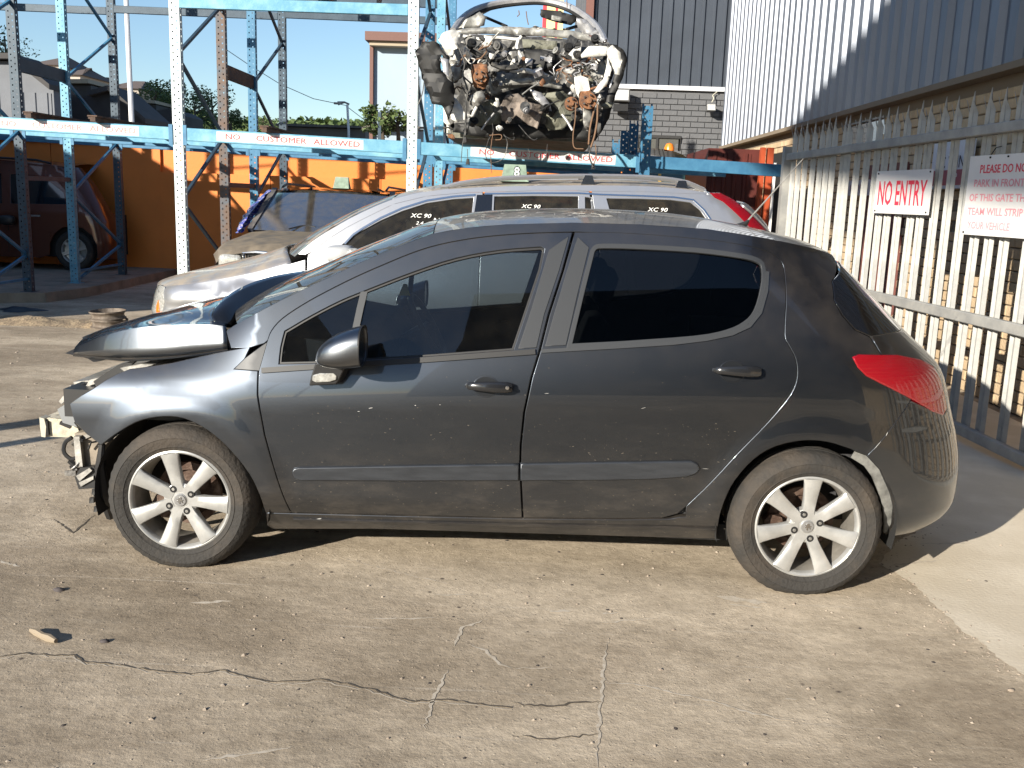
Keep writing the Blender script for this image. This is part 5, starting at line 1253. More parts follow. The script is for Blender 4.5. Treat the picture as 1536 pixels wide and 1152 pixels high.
# ------------------------------------------------------------------ hills and trees
hm = mat('wooded_hill', (.05, .075, .028), 1, col2=(.15, .15, .07), vscale=.12)
HZ = [(-500, 60), (-60, 62), (-20, 72), (20, 90), (60, 108), (150, 145), (230, 172), (300, 178), (345, 184), (380, 180), (420, 182), (460, 180), (500, 183), (560, 186), (620, 184), (700, 186), (900, 188), (1600, 230)]
def hill(u, v):
    px_ = -500+2100*u; y = 120+260*v; t = v**1.15; base = ay(px_, interp(px_, HZ), 300 if px_ > 320 else 200)
    yy = 120+v*(180 if px_ > 320 else 80)
    x = base.x*(yy+3.76)/((300 if px_ > 320 else 200)+3.76); z = base.z*t*(1+.02*noise.noise(Vector((x*.05, yy*.02, 1))))
    return Vector((x, yy, z+.6*noise.noise(Vector((x*.2, yy*.1, 3)))*t-.5))
tag(grid_mesh('wooded_hillside', hill, 240, 14, hm, None), kind='structure')
leafm = None
def hill_leaves():
    r = random.Random(21); mb = MB()
    for _ in range(2600):
        u = r.uniform(.22, .62); v = r.uniform(.15, 1)**.6; c = hill(u, v); q = project(c)
        if q[0] < -20 or q[0] > 720: continue
        s = r.uniform(.9, 2.4)
        for k in range(7):
            d1 = Vector((r.uniform(-1, 1), r.uniform(-1, 1), r.uniform(-.5, .8)))*s*.6; d2 = Vector((r.uniform(-1, 1), r.uniform(-1, 1), r.uniform(-.8, .8)))*s*.5; p = c+Vector((r.uniform(-s, s), r.uniform(-s, s), r.uniform(0, s*.8)))
            mb.add([p-d1, p+d2, p+d1, p-d2], [(0, 1, 2, 3)])
    return tag(mb.build('hillside_bushes', leafm, None, smooth=False, fix=False), kind='stuff')
leafm = mat('leaf_green', (.05, .085, .025), .7, col2=(.10, .14, .04), vscale=.8, c2fac=(.35, .65)); barkm = mat('bark', (.10, .08, .06), .9)
hill_leaves()
def tree(px, py, w, h, y, label, seed, n=900, group='trees beyond the racks'):
    """px,py = crown centre in the photo; w,h crown size in metres"""
    c = ay(px, py, y); r = random.Random(seed); root = empty('leafy_tree', (c.x, y, 0), label, 'tree', group)
    mb = MB(); mb.tube([(c.x, y, 0), (c.x+.1, y, c.z*.6), (c.x, y, c.z+.2*h)], [.16, .12, .04], 7)
    for k in range(5):
        a = r.uniform(0, 6.28); mb.tube([(c.x, y, c.z-.35*h+.1*k*h), (c.x+cos(a)*w*.3, y+sin(a)*w*.3, c.z-.1*h+.1*k*h)], [.06, .02], 5)
    mb.build('trunk', barkm, root)
    lobes = [(r.uniform(-.5, .5)*w*.75, r.uniform(-.5, .5)*w*.6, r.uniform(-.45, .5)*h*.7, r.uniform(.18, .34)) for _ in range(11)]
    mb = MB()
    for _ in range(n):
        lx, ly, lz, lr = r.choice(lobes); v = Vector((r.gauss(0, 1), r.gauss(0, 1), r.gauss(0, 1))).normalized()*(r.random()**.35)
        p = Vector((c.x+lx+v.x*lr*w*.9, y+ly+v.y*lr*w*.9, c.z+lz+v.z*lr*h*.9)); s = r.uniform(.06, .15)*max(.8, w/5)
        d1 = Vector((r.uniform(-1, 1), r.uniform(-1, 1), r.uniform(-.6, .6))).normalized()*s; d2 = Vector((r.uniform(-1, 1), r.uniform(-1, 1), r.uniform(-1, 1))).normalized()*s*.6
        mb.add([p-d1, p+d2, p+d1, p-d2], [(0, 1, 2, 3)])
    mb.build('crown', leafm, root, smooth=False, fix=False)
tree(8, 75, 3.2, 3.6, 50, 'dark tree on the slope at the top left corner', 1, 1400)
tree(232, 156, 2.6, 2.0, 48, 'bushy tree just right of the white mast', 2, 1500)
tree(252, 150, 2.2, 2.4, 56, 'slightly taller bright tree behind the white rack post', 3, 1400)
tree(292, 168, 3.2, 2.6, 50, 'wide dark tree between the white post and the rusty post', 4, 1800)
tree(318, 160, 2.4, 2.4, 58, 'tree seen left of the rusty rack post', 5, 1300)
tree(346, 182, 1.7, 1.5, 54, 'small round tree right of the rusty rack post', 6, 700)
tree(395, 184, 3.2, 1.5, 90, 'pale hazy tree right of the second rack frame', 7, 700)
tree(195, 150, 2.0, 1.2, 60, 'low bush below the hill houses', 8, 600)
tree(572, 182, 1.3, 1.1, 28.5, 'small tree before the pale office, left one', 9, 700)
tree(596, 183, 1.2, .8, 28.7, 'small tree before the pale office beside the rack post', 10, 600)
mb = MB(); a = ay(567, 168, 28); mb.box(a.x, a.x+.1, 28, 28.1, 0, a.z); tag(mb.build('thin_post', M['rdark'], None), 'thin dark post standing before the pale office', 'post')
# far low building behind the middle bay
shed('long_low_building', [(418, 190), (548, 194)], [(415, 189), (550, 193)], 60, 75, rsh, rsh, 'long low grey building on the horizon left of the pale office', 'building')
# yellow and red sign tower far behind the wreck
st = empty('sign_tower', (ay(825, 20, 40).x, 40, 0), 'yellow and red banner tower seen through the wreck windscreen', 'tower')
for (x0, x1, m_) in ((815, 821, sr), (821, 834, mat('pale_yellow', (.75, .65, .30), .6)), (834, 838, sr), (838, 846, bpy.data.materials['pale_yellow'])):
    a = ay(x0, 0, 40); b = ay(x1, 0, 40); mb = MB(); mb.box(a.x, b.x, 40, 40.4, 2, 12); mb.build('stripe', m_, st, smooth=False)
# ================================================================== OUTSIDE THE FRAME: UNSEEN BLOCKS ADDED FOR SHADE, WAREHOUSE, POSTS
oc = mat('offstage_grey', (.16, .17, .19), .7, var=.2, vscale=.5)
ob = empty('shade_block', (-14, 0, 0), 'unseen grey workshop standing left of the frame', 'building')  # unseen box added to shade the orange wall and left ground
mb = MB(); mb.box(-16, -11.2, .6, 14, 0, 4.4); mb.build('wall', oc, ob, smooth=False)
ob2 = empty('rear_warehouse', (2, -14, 0), 'grey blue warehouse behind the camera', 'building')  # unseen building; its height is set to block sky fill
ocb = mat('blue_grey_cladding', (.12, .16, .21), .6, var=.1, vscale=.5)
mb = MB(); mb.box(-2.2, 16, -24, -12.6, 0, 11); mb.build('wall', ocb, ob2, smooth=False)

ob4 = empty('sky_blocker', (-36, 20, 0), 'tall unseen block added far left of the frame to cut sky light', 'building')  # added mass, never in view, that cuts sky light from the left
mb = MB(); mb.box(-46, -30, 6.5, 38, 0, 26); mb.build('wall', oc, ob4, smooth=False)
ob3 = empty('shade_panel', (-11, -10, 0), 'unseen flat hoarding on posts behind the camera', 'blocker')  # added panel, outlined so its shade falls across the right wall
pts = [(-9.3, 9.2), (-6.6, 10.6), (-10.6, 11.8), (-22, 21), (-40, 21), (-40, 9.2)]
mb = MB(); mb.prism(pts, lambda p: (-11.15, p[0], p[1]), lambda p: (-11, p[0], p[1])); mb.build('panel', oc, ob3, smooth=False)
for y in (-33, -39): mb = MB(); mb.box(-11.3, -11.15, y, y+.2, 0, 9); mb.build('post', oc, ob3, smooth=False)
p0 = gx(0, 641); p1 = gx(0, 668)
for k, p in enumerate((p0, p1)):
    q = Vector((p.x, p.y, 0))-Vector((sd.x, sd.y, 0)).normalized()*(-4.2)
    mb = MB(); mb.box(q.x-.07 if k == 0 else q.x-.03, q.x+.07 if k == 0 else q.x+.03, q.y-.06, q.y+.06, 0, 1.9); tag(mb.build('yard_post', M['rblue'], None, smooth=False), ('thick', 'thin')[k]+' blue steel post left of the frame', 'post')
# ================================================================== SILVER ESTATE BEHIND
VY = 3.40; VC = VY+.95
M['silver'] = mat('silver_paint', (.50, .51, .53), .32, .8, coat=.8, dust=((.33, .28, .22), .85))
M['silverside'] = mat('silver_side_paint', (.50, .51, .53), .30, .8, coat=.8, dust=((.33, .28, .22), .35))
vzb = [(-3.0, .80), (-2.75, .82), (-2.5, .85), (-2.3, .885), (-2.0, .95), (-1.7, 1.04), (-1.5, 1.09), (-1.0, 1.13), (0, 1.15), (1.2, 1.19), (2, 1.2)]
vzb = smooth_tab(vzb, 5)
def vinset(x, z):
    b = interp(x, vzb)
    if z >= b: i = .06+(z-b)*.34+(z-b)**2*.05
    elif z >= .76: t = (z-.76)/(b-.76+1e-6); i = .06*t**1.6
    elif z >= .72: i = .0
    else: i = .02*min(1, (.72-z)/.06)+.02*(.72-z); 
    if z < .35: i += (.35-z)**2*2
    if x < -1.8: i += .05*((-1.8-x)/.8)**2
    for wx in (-2.0, .87):
        r = math.hypot(x-wx, z-.36)
        if r < .56: t = max(0, min(1, (.54-r)/.06)); i -= .025*t*t*(3-2*t)
    return max(i, -.02)
_vr = [(.2, 1.86), (.5, 1.94), (.8, 1.94), (1.1, 1.97), (1.3, 1.98), (1.42, 1.95), (1.55, 1.84), (1.68, 1.66), (1.8, 1.5)]
def v_pt(s, z):
    xr = interp(z, _vr); xf = -2.97+max(0, z-.62)*.35+max(0, .5-z)*.1; ra, rb2 = .30, .34; fa, fb2 = .42, .5
    xs = xr-ra; xq = xf+fa
    if s > xs:
        i = vinset(xs, z); ph = (s-xs)/.32
        if ph < pi/2: return Vector((xs+ra*sin(ph), VY+i+rb2*(1-cos(ph)), z))
        return Vector((xr, VY+i+rb2+(s-xs-.32*pi/2), z))
    if s < xq:
        i = vinset(xq, z); ph = (xq-s)/.46
        if ph < pi/2: return Vector((xq-fa*sin(ph), VY+i+fb2*(1-cos(ph)), z))
        return Vector((xf-.12*min(1, (xq-s-.46*pi/2)/.5), VY+i+fb2+(xq-s-.46*pi/2), z))
    return Vector((s, VY+vinset(s, z), z))
v_surf = mk_surf(v_pt); vu = mk_unproj(v_pt, VY+.1); VU = lambda pts: [vu(q) for q in pts]
volvo = empty('silver_estate_car', (0, VC, 0), 'silver high-roofed estate car with roof rails parked right behind the grey hatchback', 'car')
# the roof-side rail, then lower panels
VR = [(442, 385), (473, 359), (505, 339), (538, 321), (587, 300), (636, 288), (700, 282), (780, 279), (870, 278), (960, 279), (1020, 283), (1060, 289)]
vr = VU(VR)
bz_ = lambda x: interp(x, vzb)
vfe = -1.62   # front door edge
ft = [(x, bz_(x)) for x in [-1.62, -1.9, -2.1, -2.3, -2.5, -2.65, -2.775]]
arc = lambda cx, r, a0, a1, n=12: [(cx+r*cos(a0+(a1-a0)*k/n), .36+r*sin(a0+(a1-a0)*k/n)) for k in range(n+1)]
hl = [(-3.12, .79), (-2.90, .815), (-2.79, .81), (-2.76, .70), (-2.80, .60), (-3.15, .60)]
wing = ft+[(-2.775, .70), (-2.80, .60), (-2.62, .56), (-2.50, .45)]+arc(-2.0, .44, radians(168), radians(0))+[(-1.56, .30), (-1.55, .33), (-1.60, .7)]
panel('front_wing', wing, v_surf, M['silverside'], volvo, sp=.05)
panel('headlamp', hl, v_surf, M['lens'], volvo, sp=.03, lift=.004)
panel('indicator', [(-2.87, .66), (-2.845, .70), (-2.82, .62), (-2.86, .61)], v_surf, mat('amber', (.75, .16, .02), .2, coat=1), volvo, sp=.02, lift=.011, depth=.004)
fend = -3.70
panel('front_bumper', [(-2.62, .55), (-2.80, .595), (-3.04, .61), (fend, .61), (fend, .22), (-2.7, .22), (-2.47, .30), (-2.49, .44)], v_surf, M['silverside'], volvo, sp=.07)
panel('grille', [(-3.3, .62), (-3.3, .78), (fend, .80), (fend, .62)], v_surf, M['blackplastic'], volvo, sp=.08)
wf0 = VU([(520, 361), (538, 348), (571, 330), (603, 316), (640, 304), (680, 298), (711, 296)])
fglv = wf0+[(vu((704, 335))[0]-.0, 1.17), (wf0[0][0]+.05, 1.145), (wf0[0][0]-.10, 1.14)]
top1 = VU([(462, 382), (493, 358), (520, 341), (545, 328), (590, 306), (640, 294), (700, 288.5), (724, 288)])
fdv = top1+[(top1[-1][0]+.0, 1.1), (top1[-1][0], .32), (-1.52, .30), (-1.58, .7), (-1.60, 1.08)]
panel('front_door', shrink(fdv, .003), v_surf, M['silverside'], volvo, sp=.05, holes=[fglv], depth=.025)
vg = glass('dusty_tinted_glass', (.10, .095, .085), .015, .16, (.17, .145, .10))
panel('window_glass', shrink(fglv, -.008), in_surf(.012, v_surf), vg, volvo, sp=.09, hem=.001, depth=.003)
xb = top1[-1][0]
t2 = VU([(727, 288), (800, 286), (868, 286), (884, 287)]); x2 = t2[-1][0]
rdv = t2+[(x2+.08, 1.22), (x2+.10, 1.0), (x2+.02, .8), (x2-.20, .32), (xb+.006, .32), (xb+.006, 1.1)]
w1_ = VU([(741, 294), (800, 293), (868, 294)]); g1 = w1_+[(w1_[-1][0]+.01, 1.18), (w1_[0][0]-.0, 1.175)]
w2_ = VU([(877, 295), (892, 296)]); g2 = w2_+[(w2_[-1][0]+.10, 1.19), (w2_[0][0]+.01, 1.185)]
panel('rear_door', shrink(rdv, .003), v_surf, M['silverside'], volvo, sp=.05, holes=[g1, [(w2_[0][0], w2_[0][1]), (w2_[1][0]-.02, w2_[1][1]), (x2+.045, 1.20), (w2_[0][0]+.02, 1.19)]], depth=.025)
panel('window_glass', shrink(g1, -.008), in_surf(.012, v_surf), vg, volvo, sp=.09, hem=.001, depth=.003)
panel('window_glass', [(w2_[0][0]-.01, w2_[0][1]+.01), (w2_[1][0]-.01, w2_[1][1]+.01), (x2+.055, 1.19), (w2_[0][0]+.01, 1.18)], in_surf(.012, v_surf), vg, volvo, sp=.09, hem=.001, depth=.003)
w3_ = VU([(909, 297), (960, 297.5), (1005, 299), (1036, 303), (1050, 314), (1064, 334)]); g3 = w3_+[(w3_[-1][0]+.02, 1.24), (w3_[0][0]+.12, 1.22)]
tl_ = VU([(1066, 290), (1080, 290), (1100, 300), (1125, 322), (1149, 347)]); tl2 = VU([(1131, 347), (1107, 322), (1086, 303)])
xq_ = x2+.012
qt = VU([(888, 287), (960, 287), (1020, 290), (1060, 291)])
quart = qt+tl2[::-1]+[(tl2[0][0]+.03, 1.15), (tl2[0][0]+.05, .9), (1.55, .75), (1.42, .50)]+arc(.87, .44, radians(15), radians(172))+[(x2-.19, .36), (x2+.03, .8), (x2+.11, 1.0), (x2+.09, 1.22)]
panel('rear_quarter', shrink(quart, .002), v_surf, M['silverside'], volvo, sp=.05, holes=[g3])
panel('window_glass', shrink(g3, -.008), in_surf(.012, v_surf), vg, volvo, sp=.09, hem=.001, depth=.003)
tlp = tl_+[(tl_[-1][0]+.06, 1.1), (tl_[-1][0]+.06, .92), (tl2[0][0]+.05, .92), (tl2[0][0]+.03, 1.15)]+tl2
panel('tail_lamp', tlp, v_surf, M['redlens'], volvo, sp=.03, lift=.004)
panel('sill', [(-1.56, .20), (-1.55, .31), (x2-.2, .31), (.41, .33), (.42, .20)], v_surf, M['blackplastic'], volvo, sp=.08)
panel('rear_bumper', [(1.40, .30), (1.44, .50), (1.56, .74), (1.8, .76), (2.25, .76), (2.25, .28)], v_surf, M['silverside'], volvo, sp=.07)
panel('tailgate', [(tl_[-1][0]+.07, 1.40), (tl_[-1][0]+.07, .78), (2.25, .78), (2.3, 1.1), (2.27, 1.45), (2.1, 1.62), (tl_[0][0]+.3, 1.60)], v_surf, M['silverside'], volvo, sp=.07)
for px_, w in ((726, .012), (886, .01)):
    pass
# bright window surround, B pillar in black
strip('window_trim', top1[:7] and VU([(517, 366), (530, 352), (545, 342), (571, 327), (603, 312.5), (640, 301), (680, 295), (713, 292.5)]), .014, v_surf, M['chrome'], volvo, lift=.001, th=.004)
strip('window_trim', VU([(727, 291), (800, 290), (868, 290), (900, 292), (960, 294), (1010, 296), (1040, 300), (1056, 315), (1070, 335)]), .012, v_surf, M['chrome'], volvo, lift=.001, th=.004)
panel('centre_pillar', [(vu((716, 293))[0], vu((716, 293))[1]), (vu((738, 293))[0], vu((738, 293))[1]), (vu((738, 293))[0]-.0, 1.17), (vu((711, 293))[0]-.02, 1.17)], v_surf, M['blackgloss'], volvo, sp=.05, lift=.005, depth=.004)
vparts = [o for o in volvo.children]
for o in vparts: mirror_copy(o, volvo)
# roof, windscreen, bonnet
vrp = [v_pt(*q) for q in [(v.x, v.y) for v in crom([Vector((q[0], q[1], 0)) for q in vr], k=4)]]
def vrail(x): return Vector((x, interp(x, [(p.x, p.y) for p in vrp]), interp(x, [(p.x, p.z) for p in vrp])))
def vcross(x, v, crown, bow=0, pw=2.4):
    r = vrail(x); y = r.y+(VC-r.y)*2*v; t = abs(2*v-1); return Vector((x-bow*(1-t*t), y, r.z+crown*(1-t**pw)))
vxw = vu((590, 300))[0]; vx0 = vrp[0].x; vx1 = vrp[-1].x
grid_mesh('roof', lambda u, v: vcross(vxw+(vx1-vxw)*u, v, .055, -.05*u), 30, 20, M['silver'], volvo)
grid_mesh('windscreen', lambda u, v: vcross(vx0+(vxw-vx0-.01)*u, v, .02+.035*u, .22*(1-u)+.02*u), 12, 20, glass('dusty_windscreen', (.35, .36, .33), .02, .35, (.35, .3, .24)), volvo)
grid_mesh('roof_side', lambda u, v: (lambda x, a: v_pt(x, interp(x, [(q[0], q[1]) for q in top1+t2+qt])).lerp(a, v))(vx0+.03+(vx1-vx0-.03)*u, vrail(vx0+.03+(vx1-vx0-.03)*u)), 60, 3, M['silverside'], volvo)
mirror_copy(volvo.children[-1], volvo)
def vhood(u, v):
    x = -2.80+(vx0-.02+2.80)*u; t = abs(2*v-1); b = v_pt(x, bz_(x)); xx = x-(.17*(1-t**2.5))*(1-u)-.2*u*(1-t*t)
    y = b.y+(VC-b.y)*2*v; z = b.z+(.085*(1-t**3.2)+.02*(1-t**14))*(.55+.45*u)-.05*(1-u)**5
    return Vector((xx, y, z))
grid_mesh('bonnet', vhood, 26, 30, M['silver'], volvo, thick=.01)
# small black disc and wiper at the windscreen foot
p = ay(415, 382, VY+.55); mb = MB(); mb.lathe([(.001, .012), (.05, .01), (.075, 0)], p, 'z', 16); mb.build('cowl_disc', M['blackplastic'], volvo)
mb = MB(); q = ay(436, 372, VY+.5); mb.tube(crom([p, q+Vector((0, 0, .02)), ay(445, 384, VY+.5)], k=4), .006, 5); mb.build('wiper', M['blackplastic'], volvo)
def rspoil(u, v):
    p = vcross(vx1, v, .05, .05); t = abs(2*v-1); return p+Vector((.13*u*(1-.2*t**4), 0, -.02*u-.02*u*u))
grid_mesh('roof_spoiler', rspoil, 5, 18, M['silverside'], volvo, thick=.025)
# roof rails
rp = [(664, 281), (682, 276), (706, 271.5), (751, 266.5), (812, 264), (872, 263), (950, 264), (1000, 267.5), (1030, 273), (1056, 284)]
mb = MB(); R3 = crom([ay(q[0], q[1], VY+.30) for q in rp], k=4); mb.tube([p+Vector((0, 0, -.006)) for p in R3], .019, 8); rr = mb.build('roof_rail', M['silverside'], volvo)
for a, b in ((667, 280), (882, 263), (1022, 271)):
    p = ay(a, b, VY+.30); mb = MB(); mb.hexa([(p.x-.05, p.y-.02, p.z-.07), (p.x+.06, p.y-.02, p.z-.07), (p.x+.06, p.y+.03, p.z-.07), (p.x-.05, p.y+.03, p.z-.07), (p.x-.025, p.y-.022, p.z), (p.x+.03, p.y-.022, p.z), (p.x+.03, p.y+.025, p.z), (p.x-.025, p.y+.025, p.z)]); mb.build('rail_foot', M['chrome'], rr, smooth=False)
mirror_copy(rr, volvo)
# door mirror
vm = empty('door_mirror', (0, 0, 0)); vm.parent = volvo
def rbox(name, c, hx, hy, hz, m, par, p=.35, taper=0):
    mb = MB(); vs = []; nu, nv = 20, 12
    sg = lambda v, e: abs(v)**e*(1 if v >= 0 else -1)
    for j in range(nv+1):
        b = -pi/2+pi*j/nv
        for i in range(nu):
            a = 2*pi*i/nu; x = sg(cos(b), p)*sg(cos(a), p); y = sg(cos(b), p)*sg(sin(a), p); z = sg(sin(b), p)
            vs.append((c[0]+hx*x, c[1]+hy*y, c[2]+hz*z*(1-taper*(x*.5+.5)) ))
    mb.add(vs, [(j*nu+i, j*nu+(i+1) % nu, (j+1)*nu+(i+1) % nu, (j+1)*nu+i) for j in range(nv) for i in range(nu)]); return mb.build(name, m, par, 60)
mc = ay(511, 381, 3.28); rbox('mirror_shell', (mc.x, mc.y, mc.z), .105, .11, .062, mat('silver_mirror_cover', (.45, .46, .47), .35, .2, coat=.5), vm, .55, -.1)
mc2 = ay(532, 381, 3.2); rbox('indicator_lens', (mc2.x, mc2.y-.02, mc2.z), .042, .05, .045, M['lens'], vm, .5)
mb = MB(); mb.bar((mc.x-.04, mc.y+.02, mc.z-.05), (mc.x-.05, VY+.08, mc.z-.09), .1, .045); mb.build('mirror_arm', M['blackplastic'], vm)
mirror_copy(vm, volvo)
# grease-pencil writing on the glass
wm_ = mat('white_glass_marker', (.85, .85, .83), .6)
def scrawl(body, px, py, size, par=volvo):
    s, z = vu((px, py)); p, n = v_surf(s, z); x_ = Vector((1, 0, 0)); x_ = (x_-n*x_.dot(n)).normalized(); y_ = n.cross(x_); rot = Matrix((x_, y_, n)).transposed()
    t = text('handwriting', body, size, wm_, par, p+n*.0025, rot, 1.25, extrude=.0004, shear=.25); return t
scrawl('XC 90', 631, 324, .046); scrawl('2.4', 629, 335, .036); scrawl('V305', 627, 344, .040); scrawl('N/S', 658, 331, .050)
scrawl('XC 90', 796, 310, .042); scrawl('N/S', 822, 320, .048); scrawl('XC 90', 986, 315, .044)
# cabin
mb = MB(); mb.box(-1.4, 1.5, VY+.12, VC*2-VY-.12, .25, .95); mb.build('cabin_tub', M['dark'], volvo)
for k, (x, a, b) in enumerate(((-.45, .2, .7), (-.45, 1.2, 1.7), (.55, .2, 1.7))):
    mb = MB(); mb.hexa([(x, VY+a, .9), (x+.2, VY+a, .9), (x+.2, VY+b, .9), (x, VY+b, .9), (x+.15, VY+a+.05, 1.4), (x+.27, VY+a+.05, 1.4), (x+.27, VY+b-.05, 1.4), (x+.15, VY+b-.05, 1.4)]); mb.build('seat', mat('beige_seat', (.12, .10, .08), .9) if k == 0 else bpy.data.materials['beige_seat'], volvo)
def plain_wheel(par, c, r, w, m=None, spokes=5, axis='y', rimm=None):
    wq = empty('wheel', (0, 0, 0)); wq.parent = par; c = Vector(c)
    mb = MB(); mb.lathe([(r*.66, .01), (r*.7, 0), (r*.86, -.008), (r*.96, .01), (r, .04), (r, w-.04), (r*.94, w), (r*.66, w)], c, axis, 48, close=True)
    mb.v = [(v[0], v[1], max(v[2], .003)) for v in mb.v]; mb.build('tyre', M['rubber'], wq)
    mb = MB(); mb.lathe([(r*.66, .012), (r*.64, .006), (r*.60, .02), (r*.58, .08), (r*.2, .10), (.001, .1)], c, axis, 36); mb.build('rim', rimm or M['alloy'], wq)
    for k in range(spokes):
        a = 2*pi*k/spokes+.3; mb = MB(); d = Vector((cos(a), 0, sin(a))) if axis == 'y' else Vector((0, cos(a), sin(a))); up = Vector((0, 1, 0)) if axis == 'y' else Vector((1, 0, 0))
        mb.bar(c+up*.03+d*r*.08, c+up*.02+d*r*.62, r*.16, .03, up=up); mb.build('spoke', rimm or M['alloy'], wq)
    return wq
for x in (-2.0, .87):
    q = plain_wheel(volvo, (x, VY+.02, .36), .36, .23); c = copy_tree(q, volvo); c.scale.y = -1
mb = MB(); mb.box(-2.6, 1.6, VY+.3, 2*VC-VY-.3, .22, .5); mb.build('floor_pan', M['dark'], volvo)
# number wedges standing on roofs
def wedge(px0, px1, py0, py1, y, dep, label, num, zfix=None):
    a = ay(px0, py1, y); b = ay(px1, py1, y); t = ay(px0, py0, y+dep*.4); z0 = a.z
    r = empty('roof_number_marker', ((a.x+b.x)/2, y, z0), label, 'number marker')
    gm = mat('weathered_green_plastic', (.20, .27, .21), .6, var=.3, vscale=15) if 'weathered_green_plastic' not in bpy.data.materials else bpy.data.materials['weathered_green_plastic']
    w = b.x-a.x; h = t.z-z0; ins = w*.16
    mb = MB(); mb.hexa([(a.x, y, z0), (b.x, y, z0), (b.x, y+dep, z0), (a.x, y+dep, z0), (a.x+ins*.7, y+dep*.38, z0+h), (b.x-ins*.5, y+dep*.38, z0+h), (b.x-ins*.5, y+dep*.6, z0+h), (a.x+ins*.7, y+dep*.6, z0+h)])
    mb.build('wedge', gm, r, smooth=False)
    mb = MB(); mb.box(a.x-.01, b.x+.01, y-.01, y+dep+.01, z0-.008, z0+.003); mb.build('base_flange', gm, r, smooth=False)
    if num:
        n = Vector((0, -h, dep*.38)).normalized(); up = Vector((0, dep*.38, h)).normalized(); rot = Matrix((Vector((1, 0, 0)), up, n)).transposed()
        c = Vector(((a.x+b.x)/2+.02, y+dep*.19, z0+h*.5))+n*.002
        text('numeral', num, h*1.0, M['blackgloss'], r, c, rot, .8, extrude=.0005, bold=.006)
        text('numeral', num, h*.92, M['white'], r, c+n*.0012, rot, .8, extrude=.0005, bold=.001)
    return r
wedge(751, 791, 246, 270, VY+.42, .16, 'faded green wedge numbered 8 on the silver estate roof', '8')
# hatchback aerial
am = empty('aerial', (0, 0, 0)); am.parent = car
a = ay(1119, 334, .9); b = ay(1205, 238, .9); mb = MB(); mb.tube([a, a.lerp(b, .5), b], [.0045, .0035, .002], 6); mb.build('mast', M['steel'], am)
mb = MB(); mb.tube([a+Vector((-.05, 0, -.03)), a+Vector((0, 0, -.005)), a+Vector((.012, 0, .012))], [.02, .013, .006], 8); mb.build('aerial_base', M['blackplastic'], am)
# ================================================================== DUSTY DARK 4x4 FACING THE CAMERA
sx = -2.47
suv = empty('dusty_off_roader', (sx, 6.5, 0), 'dust covered dark off-roader with a chrome grille facing out under the rack', 'car')
M['dustp'] = mat('dusty_brown_paint', (.06, .052, .045), .5, .3, col2=(.13, .11, .09), vscale=5, c2fac=(.3, .6), dust=((.24, .20, .15), .75)); M['navy'] = mat('navy_paint', (.02, .03, .06), .25, .5, coat=1, dust=((.25, .22, .18), .6))
secs = [(6.50, .86, .42, .84, .93), (6.58, .92, .36, .93, .99), (6.9, .95, .32, .99, 1.05), (7.4, .96, .32, 1.02, 1.09), (7.75, .965, .32, 1.05, 1.12)]
def suvhood(u, v):
    y, w, zl, zs, zc = [interp(6.5+1.25*v, [(s[0], s[k]) for s in secs]) if k else 6.5+1.25*v for k in range(5)]
    t = 2*u-1; a = abs(t); bow = .10*(1-a*a)*(1-v)
    return Vector((sx+w*t, y-bow, zs+(zc-zs)*(1-a**2.6)+(.018*math.exp(-((a-.62)/.06)**2))*v-.06*max(0, a-.93)/.07))
grid_mesh('bonnet', suvhood, 36, 16, M['dustp'], suv)
def suvside(sgn):
    def f(u, v):
        y = 6.5+4.4*u; w = interp(y, [(s[0], s[1]) for s in secs]+[(10.2, .96), (10.9, .86)]); z1 = interp(y, [(s[0], s[3]-.055) for s in secs]+[(8.2, 1.08), (10.9, 1.08)]); z = .32+(z1-.32)*v
        return Vector((sx+sgn*(w+.035*sin(pi*v)-.03*(1-v)), y, z))
    return f
for sg_ in (-1, 1): grid_mesh('body_side', suvside(sg_), 24, 8, M['navy'], suv)
# nose: grille with chrome surround, lamps, bumper
mb = MB(); mb.box(sx-.9, sx+.9, 6.42, 6.5, .34, .62); o = mb.build('front_bumper', M['dustp'], suv); bvm = o.modifiers.new('b', 'BEVEL'); bvm.width = .04; bvm.segments = 3
mb = MB(); mb.box(sx-.84, sx+.84, 6.50, 6.53, .62, .93); mb.build('nose_panel', M['dustp'], suv)
for s0 in (-1, 1):
    q = [(s0*.05, .66), (s0*.05, .88), (s0*.52, .90), (s0*.50, .66)]
    mb = MB(); mb.add([(sx+a, 6.44, z) for a, z in q], [(0, 1, 2, 3)]); mb.build('grille', M['dark'], suv, smooth=False)
    for k in range(9):
        xk = sx+s0*(.09+.05*k); mb = MB(); mb.box(xk-.006, xk+.006, 6.425, 6.438, .67, .88); mb.build('grille_bar', M['blackplastic'], suv, smooth=False)
    mb = MB(); L = [Vector((sx+a, 6.42, z)) for a, z in ((s0*.03, .65), (s0*.03, .90), (s0*.40, .92), (s0*.54, .905), (s0*.52, .65), (s0*.03, .65))]; mb.tube(L, .018, 6); mb.build('grille_surround', M['chrome'], suv)
    rbox('headlamp', (sx+s0*.70, 6.50, .80), .13, .05, .085, M['lens'], suv, .5)
